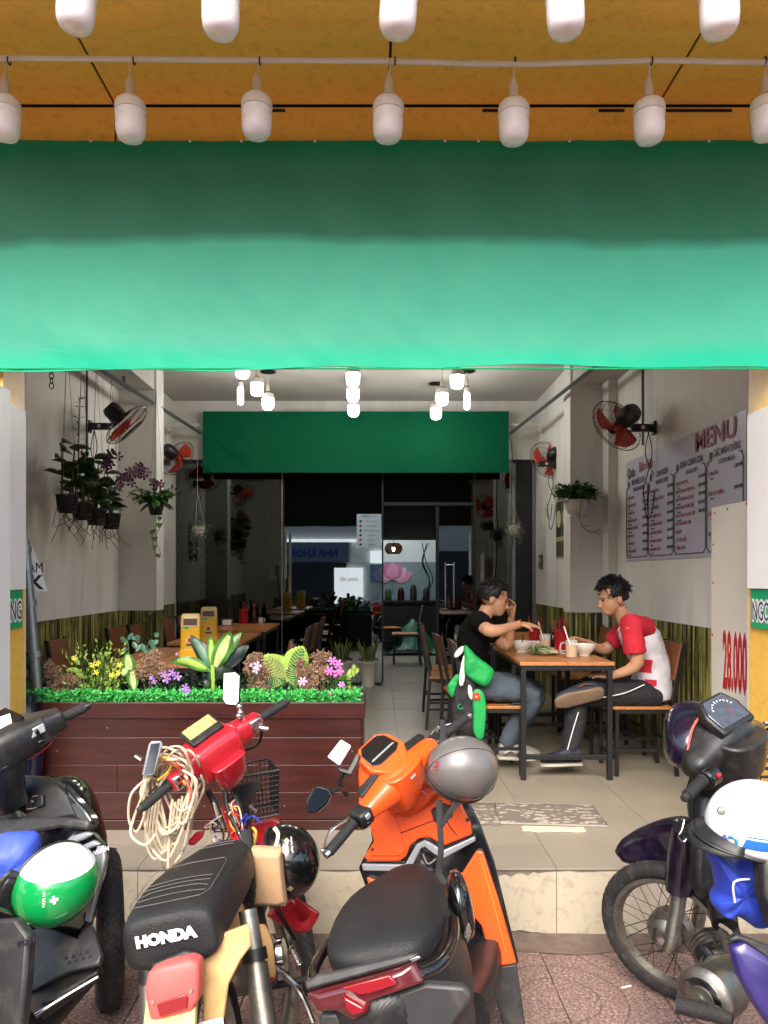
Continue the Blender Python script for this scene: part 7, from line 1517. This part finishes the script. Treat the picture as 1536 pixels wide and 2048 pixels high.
# ---- jacket over the chair back
cj = at(940, 1390, 4.95); t = thing('jacket', 'green, black and white jacket draped over the chair back, red flag patch', 'jacket', cj)
ctx2 = bpy.data.textures.new('cloth_creases', 'CLOUDS'); ctx2.noise_scale = .06; ctx2.noise_depth = 1
def soft(name, m, pix, Y, th, par, c, sub=2, amp=.0, yo=0):
    th *= .55; P = [at(830+x/2.695, 1120+y/2.695, Y)-c for x, y in pix]; k = len(P); cf = sum(P, V())/k; b = B()
    b.add([p+V((0, th, 0)) for p in P]+P+[p.lerp(cf, .22)+V((0, -th*(.6+.6*random.random()), 0)) for p in P]+[p.lerp(cf, .6)+V((0, -th*(.5+.9*random.random()), 0)) for p in P], [tuple(range(k-1, -1, -1)), tuple(range(3*k, 4*k))]+[(j*k+i, j*k+(i+1) % k, (j+1)*k+(i+1) % k, (j+1)*k+i) for j in range(3) for i in range(k)])
    o = b.obj(name, MATS[m], par, 60, sub=sub)
    if th > .015:
        k_ = o.modifiers.new('s2', 'SUBSURF'); k_.levels = k_.render_levels = 2; k_ = o.modifiers.new('d', 'DISPLACE'); k_.texture = ctx2; k_.strength = .012; k_.mid_level = .5; k_.texture_coords = 'LOCAL'
    return o
soft('jacket_body', 'jacket_black', [(205, 640), (260, 600), (330, 640), (350, 760), (330, 950), (310, 975), (195, 930), (185, 800)], 4.95, .05, t, cj)
soft('shoulder', 'jacket_green', [(165, 680), (200, 640), (235, 600), (245, 640), (215, 700), (205, 760), (180, 720)], 4.93, .03, t, cj)
soft('hood', 'jacket_green', [(245, 600), (265, 480), (262, 448), (300, 480), (340, 530), (400, 565), (435, 590), (425, 640), (390, 700), (345, 680), (290, 640)], 4.92, .055, t, cj)
soft('collar', 'jacket_white', [(205, 505), (240, 470), (268, 455), (270, 490), (235, 525), (212, 535)], 4.95, .02, t, cj); soft('stripe', 'jacket_white', [(240, 590), (262, 500), (270, 510), (262, 600), (275, 620), (262, 690), (230, 690)], 4.905, .01, t, cj, 1); soft('stripe', 'jacket_white', [(285, 660), (310, 680), (315, 740), (305, 770), (280, 720)], 4.90, .01, t, cj, 1)
soft('sleeve', 'jacket_green', [(310, 690), (350, 690), (378, 720), (390, 800), (378, 900), (372, 990), (305, 950), (315, 850), (308, 770)], 4.90, .025, t, cj)
fl_ = soft('flag_patch', 'flag_red', [(310, 718), (345, 714), (353, 750), (318, 757)], 4.873, .002, t, cj, 0)
B().plate([(.012*(1 if q % 2 == 0 else .42)*math.sin(q*PI/5), .012*(1 if q % 2 == 0 else .42)*math.cos(q*PI/5)) for q in range(10)], .002, FC(at(830+331/2.695, 1120+737/2.695, 4.866)-cj)).obj('star', MATS['star_yellow'], t, 0)
text('lettering', 'k', .075, MATS['white_paint'], frame(at(830+230/2.695, 1120+888/2.695, 4.865)-cj, (0, 0, -1), (1, 0, 0)), t, .001, bold=.004); B().tube([at(830+245/2.695+5*math.cos(a), 1120+790/2.695+5*math.sin(a), 4.87)-cj for a in [q*PI/6 for q in range(10)]], .003, 5).obj('logo_mark', MATS['jacket_green'], t)

# ---- tableware
mat('ceramic', H('d3d0c8'), .2, coat=.3, var=.03); mat('red_basket', H('a8181c'), .4, var=.1); mat('tea', H('b9852a'), .1, var=.1); mat('chopstick', H('7a2a1e'), .5); mat('straw', H('e3e0da'), .4); mat('sprout', H('c9c9a0'), .5); mat('box_yellow', H('dfa916'), .35, var=.05, coat=.2); mat('box_cream', H('d3b877'), .4); mat('box_print', H('5a4038'), .5)
m, nt_, p_, oc_ = base('thin_glass'); MATS['thin_glass'] = m; p_.inputs['Base Color'].default_value = (.9, .93, .92, 1); p_.inputs['Roughness'].default_value = .05; p_.inputs['Alpha'].default_value = .16
TZ = FL+.7505
def ont(px, py): Y = FPX*(CAMZ-TZ)/(py-PY0); return V((atx(px, Y), Y, TZ))
def bowl(label, px, py, r=.08):
    t = thing('noodle_bowl', label, 'bowl', ont(px, py), group='noodle bowls'); B().lathe([(r*.45, 0), (r*.48, .012), (r*.75, .03), (r*.97, .06), (r*1.0, .078), (r*.97, .078), (r*.9, .06), (r*.5, .02), (.001, .018)], 28).obj('bowl_shell', MATS['ceramic'], t); B().lathe([(r*.88, .056), (.001, .058)], 20).obj('broth', mat('broth', H('8a4a22'), .2), t); return t
t = bowl('white noodle bowl in front of the man in black', 1043, 1304); B().tube([(0, 0, .06), (.01, -.02, .125)], .009, 8, flat=.4).obj('spoon', MATS['dark_metal'], t)
bowl('white flowered noodle bowl in front of the man in red', 1168, 1311)
def mug(label, px, py, handle, lean):
    t = thing('tea_glass', label, 'glass', ont(px, py), group='glasses of iced tea'); B().lathe([(.036, 0), (.04, .01), (.041, .09), (.043, .12), (.039, .12), (.037, .09), (.035, .012)], 22).obj('glass_body', MATS['thin_glass'], t); B().lathe([(.001, .008), (.034, .01), (.036, .085), (.001, .086)], 18).obj('tea', MATS['tea'], t)
    if handle: B().tube(crv([(-.04, 0, .1), (-.07, 0, .095), (-.072, 0, .04), (-.04, 0, .03)], 5), .006, 6).obj('handle', MATS['thin_glass'], t)
    B().tube([(lean*.2, 0, .02), (lean*-.0-.05*(1 if lean > 0 else .2), .0, .21)], .0045, 6).obj('straw', MATS['straw'], t); return t
mug('glass mug of iced tea with white straw at the front of the table', 1143, 1316, True, .05); mug('glass of iced tea with straw beside the plate of greens', 1090, 1301, False, .02)
t = thing('greens_plate', 'white plate of herbs and bean sprouts on the table', 'plate', ont(1088, 1309)); B().lathe([(.05, 0), (.09, .012), (.1, .016), (.09, .014), (.05, .004)], 26).obj('plate', MATS['ceramic'], t)
b = B(); b2_ = B()
for k in range(110): lq(b, (random.gauss(-.02, .03), random.gauss(0, .025), random.uniform(.01, .045)), rdir(-.2), .035, .014)
for k in range(60): x, y = random.gauss(.015, .03), random.gauss(0, .03); b2_.tube(crv([(x, y, random.uniform(.01, .04)), (x+random.gauss(0, .02), y, random.uniform(.02, .05)), (x+random.gauss(0, .03), y+random.gauss(0, .02), .02)], 3), .0018, 4)
for q, nm, mm in ((b, 'herbs', 'leaf_mid'), (b2_, 'bean_sprouts', 'sprout')): o = q.obj(nm, MATS[mm], t, 0, fix=False); o['kind'] = 'stuff'
t = thing('saucer', 'small white saucer beside the mug of tea', 'saucer', ont(1118, 1305)); B().lathe([(.03, 0), (.055, .01), (.06, .014), (.05, .01), (.001, .004)], 20).obj('dish', MATS['ceramic'], t); B().ell((0, 0, .016), (.02, .015, .01), 10, 6).obj('chilli', MATS['red_print'], t)
def basket(label, p, h=.14, w=.045, n=8, sticks=14):
    t = thing('chopstick_basket', label, 'basket', p, group='red chopstick baskets'); b = B()
    for k in range(10): z = h*k/9; b.tube([(w*1.0*math.cos(a), w*math.sin(a), z) for a in [q*PI/8 for q in range(16)]], .003, 4, closed=True)
    for k in range(14): a = k*PI/7; b.tube([(w*math.cos(a), w*math.sin(a), 0), (w*math.cos(a), w*math.sin(a), h)], .003, 4)
    b.lathe([(w*.92, .004), (w*.92, h*.9)], 14, cap=False).obj('basket', MATS['red_basket'], t)
    for k in range(sticks): a = random.uniform(0, 2*PI); B().tube([(.02*math.cos(a), .02*math.sin(a), .02), (w*1.2*math.cos(a), w*1.2*math.sin(a), h+random.uniform(.04, .1))], .003, 5).obj('chopstick', MATS['chopstick'], t)
basket('red basket of chopsticks in the middle of the men\'s table', ont(1122, 1299)); basket('red basket of chopsticks behind the reaching arm', ont(1070, 1291)); basket('red basket on the rearmost left table', ont(487, 1247), .16, .05, sticks=6); basket('red basket on the table behind the two men', ont(1128, 1266))
def bottle(label, p, m, h=.2, r=.03):
    t = thing('sauce_bottle', label, 'bottle', p, group='sauce bottles'); B().lathe([(r*.9, 0), (r, .01), (r, h*.6), (r*.5, h*.75), (r*.35, h*.8), (r*.35, h*.88)], 18).obj('bottle_body', MATS[m], t); B().lathe([(r*.42, h*.88), (r*.4, h*.95), (r*.1, h)], 14).obj('cap', MATS['red_print'], t)
mat('sauce_dark', H('2a1512'), .2); bottle('dark sauce bottle on the rearmost left table', ont(508, 1247), 'sauce_dark', .22); bottle('dark sauce bottle behind the red basket on the men\'s table', ont(1106, 1294), 'sauce_dark', .15)
t = thing('white_cup', 'small white cup beside the dark bottle on the left', 'cup', ont(521, 1246)); B().lathe([(.025, 0), (.03, .06), (.027, .06), (.022, .005)], 16).obj('cup_body', MATS['ceramic'], t); B().tube(crv([(.03, 0, .05), (.05, 0, .045), (.045, 0, .02), (.028, 0, .015)], 4), .004, 5).obj('handle', MATS['ceramic'], t)
t = thing('napkin_tin', 'small grey tin beside the red basket on the left', 'tin', ont(455, 1252)); B().box((0, 0, .04), (.12, .08, .08)).obj('tin_body', MATS['steel'], t, 0, bevel=.004); B().box((0, -.041, .04), (.09, .002, .05)).obj('tin_label', MATS['white_board'], t, 0)
t = thing('food_bowl', 'white bowl at the back of the men\'s table', 'bowl', ont(1070, 1296)); B().lathe([(.03, 0), (.06, .03), (.065, .05), (.058, .04), (.001, .01)], 20).obj('bowl_shell', MATS['ceramic'], t)
for lb, px, py, k in (('yellow tissue dispenser nearer the planter, on the left table', 382, 1312, 1.0), ('yellow tissue dispenser farther back on the left tables', 418, 1284, 1.0)):
    t = thing('tissue_dispenser', lb, 'tissue box', ont(px, py), (0, 0, .15), group='yellow tissue dispensers'); w, d, h = .068, .06, .29
    def rr(z, w_, d_): return ring((0, 0, z), (1, 0, 0), (0, 1, 0), w_, d_, 24, 6)
    B().loft([rr(0, w*1.18, d*1.18), rr(.045, w*1.15, d*1.15), rr(.05, w, d), rr(.20, w*.97, d*.97)]).obj('dispenser_body', MATS['box_yellow'], t, 40, bevel=.002)
    B().loft([rr(.201, w*.97, d*.97), rr(.27, w*.93, d*.9), rr(.287, w*.8, d*.75)]).obj('dispenser_top', MATS['box_cream'], t, 40, bevel=.002)
    B().box((0, -d*.97-.001, .235), (.09, .004, .045)).obj('tissue_slot', MATS['box_print'], t, 0, bevel=.002); B().plate([(.018*math.cos(q*PI/8), .009*math.sin(q*PI/8)) for q in range(16)], .003, FC((-.025, -d*.98, .195))).obj('brand_oval', MATS['sign_green'], t, 0)
    B().plate([(-.028, 0), (.028, 0), (.028, .05), (.015, .066), (-.015, .066), (-.028, .05)], .002, FC((0, -d*.995, .07))).obj('label', MATS['box_cream'], t, 0); B().plate([(-.026, 0), (.026, 0), (.026, .018), (-.026, .018)], .002, FC((0, -d*1.01, .072))).obj('label_band', MATS['box_print'], t, 0); B().plate([(.016*math.cos(q*PI/8), .016*math.sin(q*PI/8)) for q in range(16)], .002, FC((0, -d*1.01, .112))).obj('label_mark', MATS['red_print'], t, 0)
# phone and keys on the chair seat
t = thing('key_ring', 'black keys and holder on the seat beside the jeans', 'keys', V((.90, 5.03, FL+.452))); B().box((.03, 0, .008), (.07, .03, .014)).obj('holder', MATS['black_plastic'], t, 0, bevel=.004); B().tube([(-.02+.012*math.cos(a), .012*math.sin(a), .003) for a in [q*PI/6 for q in range(12)]], .002, 5, closed=True).obj('ring', MATS['chrome'], t); B().box((-.04, .005, .003), (.035, .01, .003)).obj('key', MATS['chrome'], t, 0)
# door mats
def m_mat():
    m, nt, p, oc = base('mat_pattern'); v = nn(nt, 'ShaderNodeTexVoronoi'); v.inputs['Scale'].default_value = 16; nt.links.new(mapv(nt, oc, (1, 2.0, 1)), v.inputs['Vector'])
    n = noise_n(nt, oc, 11, 2); c = ramp(nt, math_n(nt, 'ADD', v.outputs['Distance'], math_n(nt, 'MULTIPLY', n, .55)), [(.38, H('5e564e')), (.47, H('a1968a')), (.62, H('b4a99d')), (.72, H('6c6258'))]); nt.links.new(c, p.inputs['Base Color']); p.inputs['Roughness'].default_value = .95; bump_n(nt, p, noise_n(nt, oc, 260, 2), .6, .004); return m
mm_ = m_mat(); mat('mat_border', H('958d86'), .95, bump=.5, bs=300); mat('mat_cream', H('c3b99f'), .95, bump=.5, bs=200)
def doormat(label, pts, z, m, border=True):
    c = sum([V(p) for p in pts], V())/4; t = thing('door_mat', label, 'mat', c); P = [V(p)-c for p in pts]; b = B().grid(lambda u, v: (P[0].lerp(P[1], u)).lerp(P[3].lerp(P[2], u), v)+V((0, 0, .004+.004*mnoise.noise(V((u*5, v*3, z*99))))), 24, 12); b.obj('pile', m, t, solid=.006)
    if border: B().tube([p+V((0, 0, .004)) for p in P], .012, 6, closed=True, flat=.4).obj('border', MATS['mat_border'], t)
def onf(px, py): Y = FPX*(CAMZ-FL)/(py-PY0); return V((atx(px, Y), Y, FL))
doormat('grey patterned door mat lying on the shop floor step', [onf(1000, 1648), onf(1215, 1654), onf(1185, 1612), onf(990, 1608)], .01, mm_)
doormat('smaller patterned mat partly hidden by the orange scooter', [onf(930, 1650), onf(1002, 1651), onf(985, 1609), onf(930, 1609)], .003, mm_, False)
doormat('narrow cream mat edge under the grey door mat', [onf(1045, 1664), onf(1172, 1665), onf(1168, 1656), onf(1042, 1654)], .002, MATS['mat_cream'], False)
t = thing('cigarette_butt', 'white cigarette butt on the red pavement tiles', 'litter', V((atx(1253, 2.98), 2.98, .005))); B().tube([(-.02, -.005, 0), (.02, .01, 0)], .004, 8).obj('paper_roll', MATS['paper'], t)
# ================================================================ SMALL THINGS
t = thing('hanging_chain', 'short black chain hanging below the banner at the upper left', 'chain', at(103, 735, 4.4))
for k in range(4): B().tube([(.012*math.cos(a)*(1 if k % 2 else .2), .012*math.cos(a)*(.2 if k % 2 else 1), -.02-.028*k+.018*math.sin(a)) for a in [q*PI/6 for q in range(12)]], .003, 5, closed=True).obj('chain_link', MATS['black_steel'], t)
B().tube([(0, 0, 0), (0, 0, 3.345-t.location.z)], .0025, 5).obj('wire', MATS['black_steel'], t)
t = thing('hanging_cable', 'long black cable hanging down beside the right end of the back banner', 'cable', at(1017, 860, 8.6))
B().tube(crv([at(1016, 860, 8.6)-t.location, at(1024, 905, 8.6)-t.location, at(1022, 990, 8.6)-t.location, at(1025, 1060, 8.6)-t.location, at(1019, 1165, 8.6)-t.location], 6), .007, 6).obj('cord', MATS['black_plastic'], t)
# wires over the walls
for lb, m_, pts in (('thin grey conduit running down the right wall above the fan', 'rail_grey', [(XR-.008, 6.05, 3.3), (XR-.008, 6.05, 2.62)]), ('thin conduit running down the left wall behind the orchids', 'rail_grey', [(XL+.008, 6.45, 3.34), (XL+.008, 6.45, 2.5)])):
    t = thing('wall_conduit', lb, 'conduit', pts[0]); B().tube([V(p)-V(pts[0]) for p in pts], .009, 8).obj('tube', MATS[m_], t)
t = thing('switch_box', 'small grey switch box on the right wall near the glass', 'switch', (1.885, 8.75, 1.75)); B().box((0, 0, 0), (.03, .1, .16)).obj('cover', MATS['rail_grey'], t, 0, bevel=.004); B().box((-.017, 0, .02), (.006, .05, .05)).obj('switch_rocker', MATS['white_pvc'], t, 0, bevel=.002)
# loose wires round the moped's steering column
random.seed(21)
t = thing('loose_wires', 'tangle of loose coloured wires round the steering column of the moped', 'wires', at(470, 1660, 2.80))
for k in range(16):
    x0, y0_ = random.choice(((432, 1640), (500, 1645), (470, 1620))); pts = [(x0+random.gauss(0, 8), y0_+random.gauss(0, 12)) for _ in range(2)]+[(x0+random.gauss(5, 18), y0_+25+random.gauss(0, 12)), (x0+random.gauss(10, 14), y0_+48+random.gauss(0, 8))]
    B().tube(crv([at(px, py, 2.80+random.uniform(-.05, .03))-t.location for px, py in pts], 5), random.uniform(.0022, .004), 5).obj('wire', MATS[random.choice(('black_plastic', 'black_plastic', 'cable_yellow', 'blue_print', 'cable_red', 'cable_beige', 'black_plastic'))], t)
t = thing('chain_lock', 'dark chain lock hanging between the moped seat and its shock absorber', 'lock', at(502, 1790, 2.42))
for k in range(9):
    c_ = at(504+2*math.sin(k), 1765+k*8, 2.42)-t.location; B().tube([c_+V((.008*math.cos(a)*(1 if k % 2 else .3), .008*math.cos(a)*(.3 if k % 2 else 1), .011*math.sin(a))) for a in [q*PI/5 for q in range(10)]], .003, 5, closed=True).obj('chain_link', MATS['black_steel'], t)
t = thing('blue_jar', 'dark blue glossy jar between the left pillar and the planter', 'jar', (atx(46, 3.86), 3.86, FL))
B().lathe([(.05, 0), (.07, .02), (.085, .2), (.1, .45), (.095, .58), (.06, .66), (.07, .7), (.06, .7)], 24).obj('jar_body', mat('blue_glaze', H('0c1830'), .12, coat=.8), t)
t = thing('kitchen_counter', 'dark counter with clutter at the back of the rear room', 'counter', (.35, 13.4, FL))
B().bb((-1.1, -.25, 0), (.9, .3, .82)).obj('cabinet', MATS['back_dark'], t, 0); B().bb((-1.15, -.28, .821), (.95, .32, .86)).obj('worktop', MATS['black_frame'], t, 0)
random.seed(3)
for k in range(9):
    x = -1.0+k*.22; hh_ = random.uniform(.08, .3); B().lathe([(.04, .861), (.06, .87), (.06, .86+hh_*.7), (.03, .86+hh_)], 14, MX.Translation((x, random.uniform(-.1, .15), 0))).obj('jar', MATS[random.choice(('black_plastic', 'sauce_dark', 'steel', 'leaf_dark'))], t)
t = thing('green_tarp', 'green plastic tarp heaped beside the counter in the rear room', 'tarp', (.62, 12.7, FL))
B().grid(lambda u, v: V(((u-.5)*.9, (v-.5)*.6, .55*math.exp(-((u-.5)**2+(v-.5)**2)*7)+.06*mnoise.noise(V((u*9, v*9, 2))))), 24, 16).obj('sheet', mat('tarp_green', H('1a5a45'), .5), t)
t = thing('wall_wires', 'black wires hanging on the right of the rear room', 'wires', (.78, 12.0, 2.1))
for k in range(3): B().tube(crv([(random.gauss(0, .03), 0, 0), (random.gauss(0, .06), 0, -.3), (random.gauss(.05, .06), 0, -.6), (random.gauss(0, .05), 0, -.9)], 6), .008, 5).obj('wire', MATS['black_plastic'], t)
